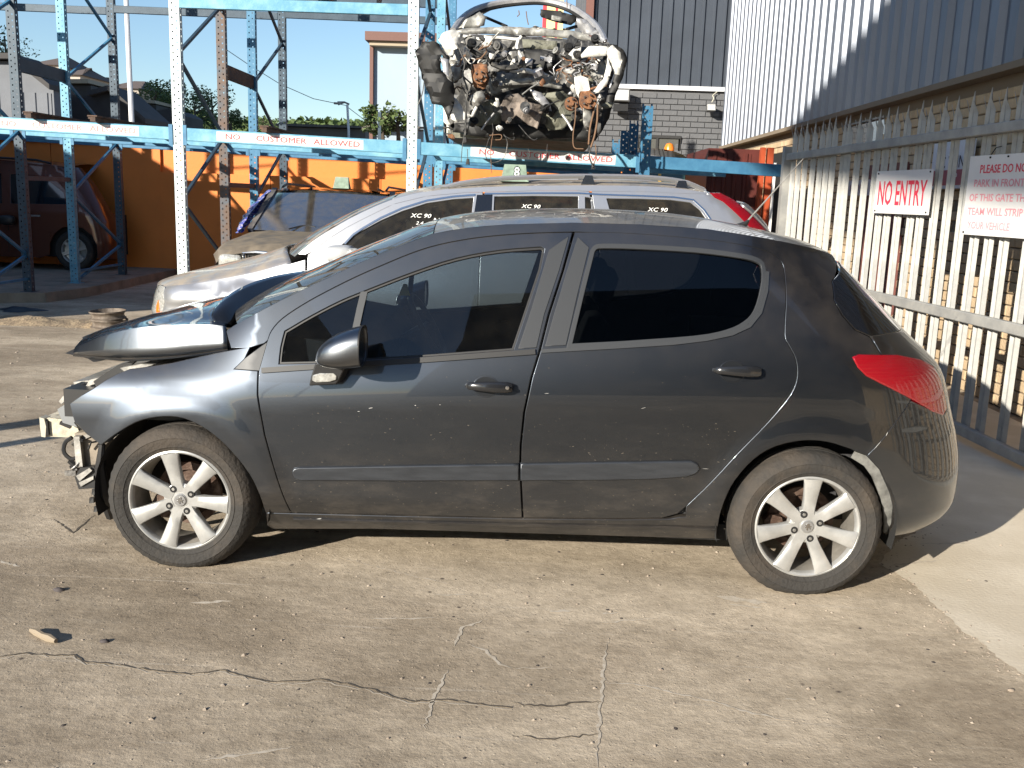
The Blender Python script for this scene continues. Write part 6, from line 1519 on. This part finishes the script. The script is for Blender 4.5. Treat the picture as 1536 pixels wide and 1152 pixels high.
# greenhouse
rz = 1.60
def wsc(u, v):
    t = 2*u-1; a = abs(t); y = 7.72+(8.42-7.72)*v; w = .82-.10*v; return Vector((sx+w*t, y-.16*(1-a*a)*(1-.4*v), 1.10+(rz-.03-1.10)*v+.02*(1-a*a)*v))
grid_mesh('windscreen', wsc, 20, 10, glass('filthy_windscreen', (.2, .2, .18), .12, .40, (.13, .115, .09), ior=1.3), suv)
grid_mesh('roof', lambda u, v: Vector((sx+(.74+.02*sin(pi*v))*(2*u-1), 8.40-.09*(1-(2*u-1)**2)*(1-v)+2.3*v, rz-.02+.045*(1-abs(2*u-1)**3)-.1*v*v)), 20, 10, M['navy'], suv)
for s0 in (-1, 1):
    for nm, a, b, w in (('front_pillar', (sx+s0*.86, 7.74, 1.09), (sx+s0*.745, 8.45, rz-.02), .07), ('centre_pillar', (sx+s0*.90, 9.1, 1.08), (sx+s0*.76, 9.1, rz-.03), .08), ('rear_pillar', (sx+s0*.88, 10.8, 1.06), (sx+s0*.74, 10.6, rz-.14), .14)):
        mb = MB(); mb.bar(a, b, w, .06); mb.build(nm, M['navy'], suv)
    mb = MB(); mb.add([(sx+s0*.875, 7.9, 1.09), (sx+s0*.88, 10.7, 1.08), (sx+s0*.75, 10.5, rz-.1), (sx+s0*.75, 8.6, rz-.03)], [(0, 1, 2, 3)]); mb.build('side_glass', vg, suv, smooth=False)
    mb = MB(); mb.tube([(sx+s0*.66, 8.5, rz+.02), (sx+s0*.66, 8.7, rz+.06), (sx+s0*.66, 10.2, rz+.04), (sx+s0*.66, 10.4, rz-.02)], .016, 6); mb.build('roof_rail', M['blackplastic'], suv)
    for y in (7.35, 10.0):
        c = (sx+s0*.93-(.0 if s0 < 0 else .2), y, .36); plain_wheel(suv, c, .36, .2, axis='x')
for k, (a, b) in enumerate((((-.35, 7.62), (-.05, 7.60)), ((.1, 7.60), (.5, 7.66)))):
    mb = MB(); mb.tube(crom([(sx+a[0], a[1]-.04, 1.13), (sx+(a[0]+b[0])/2, 7.68, 1.17), (sx+b[0], b[1]+.06, 1.16)], k=4), .009, 5); mb.build('wiper', M['blackplastic'], suv)
mb = MB(); mb.box(sx-.8, sx+.8, 7.3, 10.6, .3, 1.02); mb.build('cabin_tub', M['dark'], suv)
for s0 in (-.4, .4):
    mb = MB(); mb.box(sx+s0-.22, sx+s0+.22, 8.9, 9.05, 1.0, 1.38); mb.build('seat', bpy.data.materials['beige_seat'], suv)
wrap = mat('blue_plastic_wrap', (.04, .06, .35), .2, coat=1, col2=(.45, .4, .5), vscale=30, c2fac=(.5, .6), bump=.6, bscale=25)
def wrapf(u, v):
    a = Vector((sx-.93, 7.62, 1.06)).lerp(Vector((sx-.76, 8.45, 1.58)), v); r = .05+.05*sin(pi*v); an = -1.2+2.6*u
    return a+Vector((-r*cos(an)*1.3, r*sin(an), .01*noise.noise(Vector((u*9, v*14, 0)))))+Vector((noise.noise(Vector((u*6, v*12, 2)))*.03, 0, 0))
grid_mesh('plastic_wrap', wrapf, 14, 24, wrap, suv, sharp=180)
wedge(499, 523, 265, 283, 8.75, .16, 'pale green number wedge on the dusty off-roader roof', '')
# broken bits at the right end of its roof
for k in range(7):
    r_ = random.Random(k+40); p = ay(572+r_.uniform(-14, 14), 293+r_.uniform(-5, 5), 8.9); mb = MB(); mb.bar(p, p+Vector((r_.uniform(-.15, .15), r_.uniform(-.1, .1), r_.uniform(-.03, .06))), .03, .02); mb.build('broken_trim', M['blackplastic'], suv)
# ================================================================== DARK RED PEOPLE CARRIER
MVY = 12.05
van = empty('red_people_carrier', (-9.2, MVY+.9, .13), 'dark red people carrier in the shade at the far left behind the racks', 'car')
def mv_pt(s, z):
    xr = interp(z, [(.3, -7.05), (.6, -7.02), (.95, -7.08), (1.2, -7.2), (1.6, -7.45), (1.85, -7.68)]); i = .0 if z < 1.08 else (z-1.08)*.25; a = .25
    xs = xr-a
    if s > xs:
        ph = (s-xs)/.28
        if ph < pi/2: return Vector((xs+a*sin(ph), MVY+i+.3*(1-cos(ph)), z))
        return Vector((xr, MVY+i+.3+(s-xs-.44), z))
    return Vector((s, MVY+i, z))
mv_s = mk_surf(mv_pt); M['maroon'] = mat('dark_red_paint', (.10, .028, .014), .28, .4, coat=.8)
mw = -7.62
top_ = [(-11.9, 1.15), (-11.3, 1.75), (-10.6, 1.88), (-9.2, 1.93), (-8.2, 1.88), (-7.85, 1.83)]
body_ = top_+[(-7.45, 1.83), (-7.1, 1.5), (-6.8, 1.1), (-6.5, 1.0), (-6.5, .35), (-7.05, .33)]+[(mw+.42*cos(a), .46+.42*sin(a)) for a in [radians(q) for q in (-15, 15, 40, 65, 90, 115, 140, 165, 190)]]+[(-8.2, .33), (-12.6, .33), (-12.6, 1.1)]
h1 = [(-9.7, 1.2), (-9.65, 1.66), (-8.85, 1.7), (-8.80, 1.2)]; h2 = [(-8.66, 1.2), (-8.70, 1.69), (-8.15, 1.67), (-7.78, 1.42), (-7.72, 1.22)]; h3 = [(-11.4, 1.2), (-10.9, 1.64), (-9.83, 1.68), (-9.85, 1.2)]
o = panel('body', body_, mv_s, M['maroon'], van, sp=.09, holes=[h1, h2, h3])
for h in (h1, h2, h3): panel('window_glass', shrink(h, -.01), in_surf(.012, mv_s), M['blackgloss'], van, sp=.1, hem=.001, depth=.002)
for x in (-9.76, -8.72): strip('door_gap', [(x, .4), (x+.02, .9), (x, 1.75)], .012, mv_s, M['dark'], van, lift=-.002, th=.003)
strip('rubbing_strip', [(-9.6, .72), (-8.6, .72), (-8.0, .72)], .09, mv_s, M['maroon'], van, lift=.004, th=.012)
for x in (-9.05, -8.3): strip('door_handle', [(x, 1.02), (x+.16, 1.02)], .03, mv_s, M['chrome'], van, lift=.01, th=.01)
grid_mesh('roof', lambda u, v: Vector((-11.3+3.6*u, MVY+.19+1.45*v, 1.83+.07*sin(pi*v)*1+.06*sin(pi*u))), 12, 8, M['maroon'], van)
mb = MB(); mb.tube([(-10.4, MVY+.25, 1.93), (-10.2, MVY+.25, 1.98), (-8.3, MVY+.25, 1.93), (-8.05, MVY+.25, 1.88)], .02, 6); mb.build('roof_rail', M['blackplastic'], van)
for x in (mw, -10.9): plain_wheel(van, (x, MVY-.0, .13+.33), .33, .2, spokes=6)
mb = MB(); mb.box(-12.3, -7.2, MVY+.1, MVY+1.7, .35, 1.05); mb.build('cabin_tub', M['dark'], van)
p = ay(10, 330, MVY-.1); rbox('door_mirror', (p.x, p.y, p.z), .13, .08, .08, M['blackplastic'], van, .6)
# ================================================================== YELLOW VAN AT THE BACK
yv = empty('yellow_van', (1.7, 15, 0), 'yellow roofed van mostly hidden behind the right end of the rack', 'van')
a = ay(900, 245, 13.6); b = ay(1035, 232, 13.6); M['yel'] = mat('yellow_van_paint', (.62, .36, .02), .35, coat=.5)
def yroof(u, v):
    x = a.x+(b.x+.05-a.x)*u; t = 2*u-1; return Vector((x, 13.6+2.6*v-.15*(1-t*t)*(1-v), b.z-.12+.20*(1-abs(t)**3)+.04*v))
grid_mesh('roof', yroof, 20, 8, M['yel'], yv)
mb = MB(); mb.hexa([(a.x-.08, 13.3, .5), (b.x+.13, 13.3, .5), (b.x+.13, 16.2, .5), (a.x-.08, 16.2, .5), (a.x-.05, 13.4, 1.85), (b.x+.10, 13.4, 1.85), (b.x+.10, 16.2, 1.85), (a.x-.05, 16.2, 1.85)]); mb.build('body', M['yel'], yv)
mb = MB(); mb.hexa([(a.x, 13.45, 1.85), (b.x+.02, 13.45, 1.85), (b.x+.02, 16.1, 1.85), (a.x, 16.1, 1.85), (a.x+.04, 13.62, b.z-.1), (b.x+.0, 13.62, b.z-.1), (b.x, 16.1, b.z-.1), (a.x+.04, 16.1, b.z-.1)]); mb.build('glass_band', mat('greenish_glass', (.02, .05, .04), .08, coat=1), yv, smooth=False)
for t in (0, .33, .66, 1):
    x = a.x+(b.x+.02-a.x)*t; mb = MB(); mb.bar((x, 13.43, 1.85), (x, 13.6, b.z-.1), .05, .04); mb.build('pillar', M['yel'], yv)
p = ay(1004, 222, 13.7); mb = MB(); mb.lathe([(.09, -.05), (.09, 0), (.06, .07), (.001, .09)], p, 'z', 14); mb.build('beacon', mat('orange_beacon', (.7, .2, .02), .3), yv)
for x in (a.x+.05, b.x-.15): plain_wheel(yv, (x, 13.5, .33), .33, .2)
# ================================================================== THE SMASHED CAR ON THE RACK
WZ0 = btop(0)+.0
wk = empty('smashed_car', (-.1, 7.4, WZ0), 'smashed stripped white car shell without its front, sitting up on the blue rack', 'car')
WM = dict(white=mat('torn_white_sheet', (.62, .61, .57), .5, .1, var=.2, vscale=14), grey=mat('bare_grey_sheet', (.30, .30, .28), .5, .3, col2=(.16, .15, .14), vscale=14),
          black=mat('torn_black_plastic', (.010, .010, .010), .6), silver=mat('scratched_roof_silver', (.42, .42, .43), .35, .5, var=.2, vscale=9), rust=mat('orange_rust', (.24, .11, .05), .75, .3, col2=(.11, .06, .04), vscale=22, bump=.4),
          tan=mat('torn_sound_deadening', (.23, .19, .16), .9, col2=(.10, .085, .075), vscale=8, bump=.8, bscale=18), olive=mat('grey_green_underseal', (.17, .17, .13), .7, col2=(.08, .08, .065), vscale=7, bump=.4), dark=M['dark'], wire=mat('brown_wire', (.16, .09, .05), .7), dk=mat('dark_engine_metal', (.06, .06, .06), .45, .5, col2=(.15, .145, .135), vscale=20))
def zz(p): return (620+p[0]*.2257, p[1]*.2257)
wrnd = random.Random(11)
def crumple(name, pts, y, m, amp=.05, th=.012, sp=.05, lean=0, sc=5, par=wk):
    """torn sheet: an outline at distance y, dented by noise, with real thickness"""
    P = [ay(*zz(p), y) for p in pts]; poly = [(p.x, p.z) for p in P]; V, T, Ls = tri2d(poly, (), sp)
    sd_ = wrnd.uniform(0, 50); mb = MB(); cz = sum(p[1] for p in poly)/len(poly)
    vs = []
    for x, z in V:
        n1 = noise.noise(Vector((x*sc, z*sc, sd_))); n2 = noise.noise(Vector((x*sc*2.7, z*sc*2.7, sd_+9)))
        vs.append((x+n2*amp*.25, y+lean*(z-cz)+amp*(n1*.9+n2*.45), z+n1*amp*.2))
    mb.add(vs, T); o = mb.build(name, WM[m], par, 18); q = o.modifiers.new('s', 'SOLIDIFY'); q.thickness = th; return o
# the shell behind
mb = MB()
for s0 in (-1, 1):
    mb = MB(); mb.hexa([(-.1+s0*.80, 7.3, WZ0+.12), (-.1+s0*.84, 7.3, WZ0+.12), (-.1+s0*.84, 10.7, WZ0+.15), (-.1+s0*.80, 10.7, WZ0+.15), (-.1+s0*.80, 7.3, WZ0+.78), (-.1+s0*.86, 7.3, WZ0+.78), (-.1+s0*.84, 10.7, WZ0+.85), (-.1+s0*.80, 10.7, WZ0+.85)]); mb.build('body_side', WM['white'], wk)
mb = MB(); mb.box(-.9, .7, 7.0, 10.8, WZ0+.08, WZ0+.16); mb.build('floor_pan', WM['olive'], wk)
ra = [(265, 205), (325, 125), (420, 62), (560, 24), (760, 2), (900, 8), (1050, 52), (1180, 140), (1245, 220), (1282, 300)]
def arch(k, m, r, y0, y1, dz=0):
    pts = [ay(*zz(p), 7.15+1.0*min(1, max(0, (300-p[1])/280))) for p in ra]; pts = [Vector((p.x*k, p.y, p.z+dz)) for p in pts]
    mb = MB(); mb.tube(crom(pts, k=4), r, 8); return mb.build('screen_frame', WM[m], wk)
arch(1.0, 'silver', .040, 0, 0); arch(.955, 'black', .026, 0, 0, -.03); arch(.98, 'grey', .02, 0, 0, -.035)
topz = ay(*zz((760, 2)), 8.15).z
def wroof(u, v):
    t = 2*u-1; return Vector((-.04+.66*t*(1+.05*v), 8.15+.22*v, topz-.20*abs(t)**2.5+.03*v+.012*noise.noise(Vector((u*5, v*5, 1)))))
grid_mesh('roof', wroof, 20, 10, WM['silver'], wk, thick=.02)
for s0 in (-1, 1):
    for y_, yt in ((8.9, 8.5),):
        mb = MB(); mb.bar((-.08+s0*.80, y_, WZ0+.8), (-.05+s0*.66, yt, topz-.2), .08, .05); mb.build('pillar', WM['white'], wk)
crumple('dashboard', [(265, 208), (380, 190), (620, 178), (900, 190), (1100, 215), (1230, 262), (1285, 300), (1240, 292), (1080, 262), (900, 246), (700, 236), (480, 226), (330, 228)], 7.12, 'grey', .03, .03)
crumple('scuttle_edge', [(300, 226), (600, 234), (900, 248), (1080, 265), (1250, 298), (1245, 306), (1080, 274), (900, 256), (600, 242), (300, 233)], 7.03, 'silver', .015, .01)
crumple('sun_visor', [(845, 62), (960, 72), (1092, 108), (1082, 140), (1050, 166), (960, 150), (848, 112)], 8.0, 'black', .02, .02)
crumple('visor_label', [(920, 100), (990, 115), (985, 145), (915, 130)], 7.93, 'grey', .0, .004)
crumple('screen_corner', [(300, 190), (350, 130), (440, 80), (480, 110), (470, 170), (400, 190)], 7.5, 'grey', .04)
crumple('screen_corner', [(1085, 120), (1150, 130), (1230, 220), (1225, 245), (1130, 225), (1090, 180)], 7.4, 'silver', .03)
for a_, b_ in (((480, 115), (620, 175)), ((1000, 200), (1085, 175)), ((300, 190), (420, 60))):
    mb = MB(); mb.bar(ay(*zz(a_), 8.5), ay(*zz(b_), 8.2), .03, .03); mb.build('cabin_brace', WM['black'], wk)
for a_ in (((700, 70), (705, 95), (690, 110)), ((750, 75), (755, 120), (765, 165)), ((1020, 0), (1022, 50))):
    mb = MB(); mb.tube([ay(*zz(q), 7.95) for q in a_], .006, 5); mb.build('dangling_wire', WM['wire'], wk)
# dark cavity backing of the engine bay
crumple('bulkhead', [(270, 228), (600, 236), (900, 250), (1080, 268), (1280, 300), (1330, 480), (1270, 700), (1210, 870), (900, 900), (500, 900), (240, 860), (215, 600), (200, 330)], 7.02, 'dk', .05, .03, sp=.06)
# firewall and floor pressings
crumple('firewall', [(505, 492), (640, 470), (760, 455), (880, 490), (965, 525), (995, 590), (880, 580), (760, 570), (640, 600), (520, 640), (500, 560)], 6.85, 'grey', .05)
crumple('firewall_rib', [(620, 455), (760, 452), (900, 495), (890, 512), (760, 486), (640, 480)], 6.76, 'white', .02)
crumple('firewall_rib', [(520, 530), (780, 520), (990, 575), (985, 595), (770, 560), (525, 575)], 6.78, 'grey', .03)
crumple('heater_box', [(735, 330), (940, 330), (950, 440), (860, 470), (740, 440)], 6.95, 'black', .03)
crumple('upper_panel', [(720, 262), (960, 275), (955, 330), (730, 325)], 6.98, 'olive', .03)
crumple('bracket', [(740, 388), (795, 392), (790, 440), (745, 440)], 6.84, 'silver', .01); crumple('bracket', [(845, 372), (925, 380), (920, 412), (842, 405)], 6.86, 'silver', .01)
crumple('bracket', [(655, 345), (688, 350), (695, 430), (640, 440), (660, 395)], 6.8, 'white', .03); crumple('reservoir', [(340, 250), (412, 255), (408, 320), (345, 300)], 6.75, 'grey', .03, .05)
crumple('reservoir', [(470, 240), (535, 248), (530, 300), (480, 290)], 6.75, 'white', .03, .04)
# towers and rails
crumple('left_tower', [(165, 265), (205, 212), (250, 200), (312, 228), (298, 300), (262, 385), (235, 372), (205, 318)], 6.35, 'white', .07, .02)
crumple('left_tower_side', [(262, 300), (300, 295), (330, 420), (320, 520), (270, 545), (240, 400)], 6.5, 'grey', .06)
crumple('left_wing', [(20, 330), (78, 272), (160, 285), (235, 380), (240, 440), (190, 360), (185, 470), (240, 530), (270, 548), (268, 700), (235, 790), (190, 700), (128, 690), (78, 560), (35, 425)], 6.15, 'black', .07, .02)
crumple('wing_tear', [(180, 380), (235, 400), (240, 520), (200, 480)], 6.05, 'silver', .05)
crumple('left_sill_sheet', [(118, 500), (190, 512), (215, 565), (240, 565), (240, 700), (236, 838), (205, 812), (196, 690), (150, 660), (132, 560)], 6.3, 'white', .04)
crumple('left_leg_sheet', [(248, 628), (290, 660), (345, 745), (385, 765), (408, 705), (425, 715), (400, 775), (285, 812), (252, 790)], 6.28, 'white', .05)
crumple('wing_hole', [(128, 520), (175, 525), (178, 610), (135, 600)], 6.26, 'dark', .0)
crumple('right_tower', [(1108, 372), (1160, 312), (1240, 306), (1300, 318), (1292, 372), (1200, 378), (1120, 388)], 6.45, 'white', .05, .03)
crumple('right_rail', [(1288, 330), (1320, 300), (1375, 345), (1380, 420), (1370, 500), (1330, 492), (1318, 420), (1300, 400)], 6.25, 'white', .06)
crumple('right_rail_lower', [(1290, 380), (1318, 470), (1290, 560), (1230, 620), (1195, 610), (1262, 530), (1282, 460)], 6.22, 'white', .04)
crumple('right_wing', [(1290, 296), (1350, 300), (1400, 350), (1422, 400), (1390, 520), (1340, 640), (1300, 780), (1250, 880), (1205, 935), (1200, 860), (1252, 770), (1290, 640), (1330, 520), (1380, 420), (1340, 350)], 6.5, 'black', .04, .02)
crumple('right_column', [(1068, 515), (1120, 505), (1165, 520), (1180, 600), (1150, 640), (1100, 655), (1075, 590)], 6.35, 'white', .06)
crumple('right_shard', [(1130, 690), (1180, 700), (1195, 790), (1165, 872), (1140, 850), (1125, 770)], 6.25, 'grey', .06)
crumple('fan_housing', [(980, 320), (1080, 325), (1085, 450), (985, 455)], 6.75, 'dk', .04)
crumple('lamp_bowl', [(1160, 400), (1270, 395), (1290, 470), (1230, 560), (1170, 500)], 6.6, 'grey', .07)
# underside lumps
crumple('sound_deadening', [(580, 700), (620, 630), (700, 620), (760, 680), (850, 700), (860, 760), (830, 860), (760, 830), (690, 760), (640, 820), (590, 800)], 6.6, 'tan', .10, .02)
crumple('underseal_pan', [(860, 620), (990, 600), (1060, 680), (1070, 790), (1000, 860), (900, 870), (860, 800)], 6.7, 'olive', .08)
crumple('underseal_pan', [(400, 700), (520, 660), (600, 700), (580, 820), (420, 840), (390, 790)], 6.7, 'olive', .08)
crumple('torn_flap', [(770, 590), (850, 620), (905, 690), (920, 740), (860, 700), (800, 650)], 6.55, 'silver', .04)
crumple('subframe', [(270, 820), (520, 810), (900, 850), (1200, 830), (1190, 930), (900, 920), (500, 910), (260, 880)], 6.9, 'black', .05, .05)
crumple('hanging_bracket', [(545, 650), (568, 655), (570, 700), (552, 705)], 6.4, 'white', .01)
def hub(c, r, m='rust', y=6.3):
    p = ay(*zz(c), y); mb = MB(); mb.lathe([(.001, -.05), (r*.35, -.05), (r*.4, -.02), (r*.95, -.02), (r, 0), (r, .05), (r*.8, .07)], p, 'y', 22); o = mb.build('wheel_hub', WM[m], wk)
    for k in range(5):
        a = 2*pi*k/5; mb = MB(); mb.lathe([(.001, -.06), (.01, -.06), (.01, -.02)], p+Vector((r*.65*cos(a), 0, r*.65*sin(a))), 'y', 6); mb.build('stud', WM['dk'], o)
hub((445, 512), .075); hub((1050, 690), .07); hub((1165, 670), .085, 'rust', 6.22)
crumple('brake_shield', [(395, 430), (490, 425), (505, 530), (480, 590), (400, 580), (385, 500)], 6.36, 'rust', .04)
crumple('brake_shield', [(1110, 610), (1180, 600), (1215, 680), (1190, 760), (1130, 740), (1100, 690)], 6.3, 'rust', .05)
crumple('torn_joint', [(370, 640), (450, 600), (480, 660), (420, 710), (380, 700)], 6.3, 'grey', .08)
# hoses, pipes and cables
def whose(pts, r, m, y=6.55, name='hose'):
    mb = MB(); mb.tube(crom([ay(*zz((p[0], p[1])), p[2] if len(p) > 2 else y) for p in pts], k=5), r, 7); mb.build(name, WM[m], wk)
whose([(330, 240), (450, 262), (560, 250), (690, 262), (720, 240)], .018, 'white', 6.8); whose([(380, 330), (470, 380), (560, 400), (640, 350), (700, 330)], .022, 'black')
whose([(520, 420), (600, 450), (700, 440), (730, 400)], .03, 'dk'); whose([(580, 410), (610, 360), (660, 340), (690, 380), (670, 440)], .012, 'white')
whose([(300, 310), (340, 420), (330, 500), (360, 600), (350, 700), (345, 900)], .010, 'dk', 6.25, 'cable'); whose([(700, 260), (690, 320), (720, 380)], .02, 'white')
whose([(1080, 690), (1075, 800), (1062, 900), (1070, 980), (1130, 990)], .006, 'wire', 6.2, 'cable'); whose([(1225, 690), (1222, 800), (1205, 900), (1180, 980)], .010, 'wire', 6.2, 'cable'); whose([(1200, 740), (1175, 850), (1165, 960)], .010, 'wire', 6.2, 'cable')
whose([(340, 880), (325, 980), (318, 1080)], .004, 'dk', 6.3, 'cable'); whose([(525, 820), (530, 880), (500, 930), (480, 1030), (520, 1080), (600, 1050), (625, 950), (600, 890)], .004, 'dk', 6.3, 'cable')
whose([(530, 880), (515, 1000), (520, 1150)], .004, 'wire', 6.3, 'cable'); whose([(505, 900), (580, 895), (582, 925), (545, 930)], .005, 'wire', 6.3, 'cable')
whose([(1180, 980), (1170, 1040), (1195, 1110)], .008, 'dk', 6.2, 'cable'); whose([(1210, 960), (1215, 1040), (1200, 1090)], .005, 'wire', 6.2, 'cable')
whose([(600, 900), (660, 930), (672, 910)], .004, 'dk', 6.3, 'cable'); whose([(760, 980), (775, 1020), (770, 1050)], .003, 'dk', 6.35, 'cable'); whose([(890, 960), (885, 1050)], .003, 'dk', 6.35, 'cable')
whose([(360, 990), (362, 1070)], .004, 'dk', 6.3, 'cable'); whose([(700, 830), (760, 900), (800, 930), (825, 920)], .004, 'dk', 6.35, 'cable')
for k in range(26):
    x0, y0 = wrnd.uniform(960, 1180), wrnd.uniform(400, 560); L = [(x0, y0)]
    for _ in range(4): L.append((L[-1][0]+wrnd.uniform(-45, 45), L[-1][1]+wrnd.uniform(-30, 45)))
    whose(L, wrnd.uniform(.004, .008), wrnd.choice(['wire', 'dk', 'rust', 'silver']), 6.45+wrnd.uniform(-.1, .1), 'wire_tangle')
for k in range(20):
    x0, y0 = wrnd.uniform(300, 520), wrnd.uniform(280, 680); L = [(x0, y0)]
    for _ in range(4): L.append((L[-1][0]+wrnd.uniform(-40, 40), L[-1][1]+wrnd.uniform(-30, 50)))
    whose(L, wrnd.uniform(.004, .01), wrnd.choice(['wire', 'dk', 'white', 'black']), 6.45+wrnd.uniform(-.1, .1), 'wire_tangle')
for k in range(46):
    c = (wrnd.uniform(300, 1290), wrnd.uniform(260, 860)); 
    if 500 < c[0] < 960 and c[1] > 450 and wrnd.random() < .6: continue
    s = wrnd.uniform(16, 48); a0 = wrnd.uniform(0, 6); n = wrnd.randint(4, 7)
    pts = [(c[0]+s*wrnd.uniform(.5, 1.2)*cos(a0+2*pi*i/n), c[1]+s*wrnd.uniform(.4, 1.2)*sin(a0+2*pi*i/n)) for i in range(n)]
    crumple('torn_fragment', pts, 6.5+wrnd.uniform(-.15, .25), wrnd.choice(['grey', 'dk', 'white', 'silver', 'black', 'rust', 'grey', 'olive', 'black']), .04, .015, sp=.04)
for q in ((345, 930), (1195, 1105), (362, 1075), (1170, 985)):
    p = ay(*zz(q), 6.22); mb = MB(); mb.hexa([p+Vector(v) for v in [(-.02, -.015, -.03), (.015, -.015, -.025), (.02, .015, -.03), (-.015, .015, -.025), (-.012, -.01, .03), (.01, -.012, .025), (.015, .01, .03), (-.01, .01, .028)]]); mb.build('connector', WM['black'], wk)
whose([(195, 850), (240, 850), (250, 885), (215, 890)], .008, 'dk', 6.3); crumple('yellow_tag', [(225, 890), (262, 892), (275, 922), (235, 915)], 6.6, 'rust', .01)
whose([(75, 520), (60, 620), (30, 700)], .006, 'dk', 6.3, 'cable')

# machined clutter of the engine bay: housings, pulleys, brackets, bolts, each a part
for k in range(90):
    c = (wrnd.uniform(270, 1300), 250+560*wrnd.random()**1.2)
    if abs(c[0]-740) > 540-.35*max(0, c[1]-500): continue
    y = 6.35+wrnd.uniform(0, .45); p = ay(*zz(c), y); m = wrnd.choice(['dk', 'dk', 'grey', 'black', 'black', 'silver', 'dk', 'black', 'dk', 'dk', 'rust'])
    kind = wrnd.random(); mb = MB(); s = wrnd.uniform(.015, .055)
    if kind < .35:
        mb.lathe([(.001, -s*.6), (s*.5, -s*.6), (s*.55, -s*.3), (s, -s*.3), (s, 0), (s*.8, .02), (s*.8, s), (.001, s)], (0, 0, 0), 'y', 14); R_ = Matrix.Rotation(wrnd.uniform(-.9, .9), 3, 'Z') @ Matrix.Rotation(wrnd.uniform(-.9, .9), 3, 'X')
        mb.v = [tuple(R_ @ Vector(v)+p) for v in mb.v]; mb.build('pulley', WM[m], wk)
    elif kind < .75:
        a, b_, c_ = s*wrnd.uniform(.5, 1.6), s*wrnd.uniform(.5, 1), s*wrnd.uniform(.4, 1.3); mb.box(-a, a, -b_, b_, -c_, c_); R_ = Matrix.Rotation(wrnd.uniform(-.8, .8), 3, 'Y') @ Matrix.Rotation(wrnd.uniform(-.5, .5), 3, 'X')
        mb.v = [tuple(R_ @ Vector(v)+p) for v in mb.v]; o = mb.build('housing', WM[m], wk, smooth=False); q = o.modifiers.new('b', 'BEVEL'); q.width = s*.15; q.segments = 1
    else:
        d = Vector((wrnd.uniform(-1, 1), wrnd.uniform(-.3, .3), wrnd.uniform(-1, 1))).normalized(); L = s*wrnd.uniform(2, 6); mb.tube([p-d*L*.5, p, p+d*L*.5+Vector((0, 0, -s*.4))], s*wrnd.uniform(.12, .3), 7); mb.build('pipe', WM[m], wk)
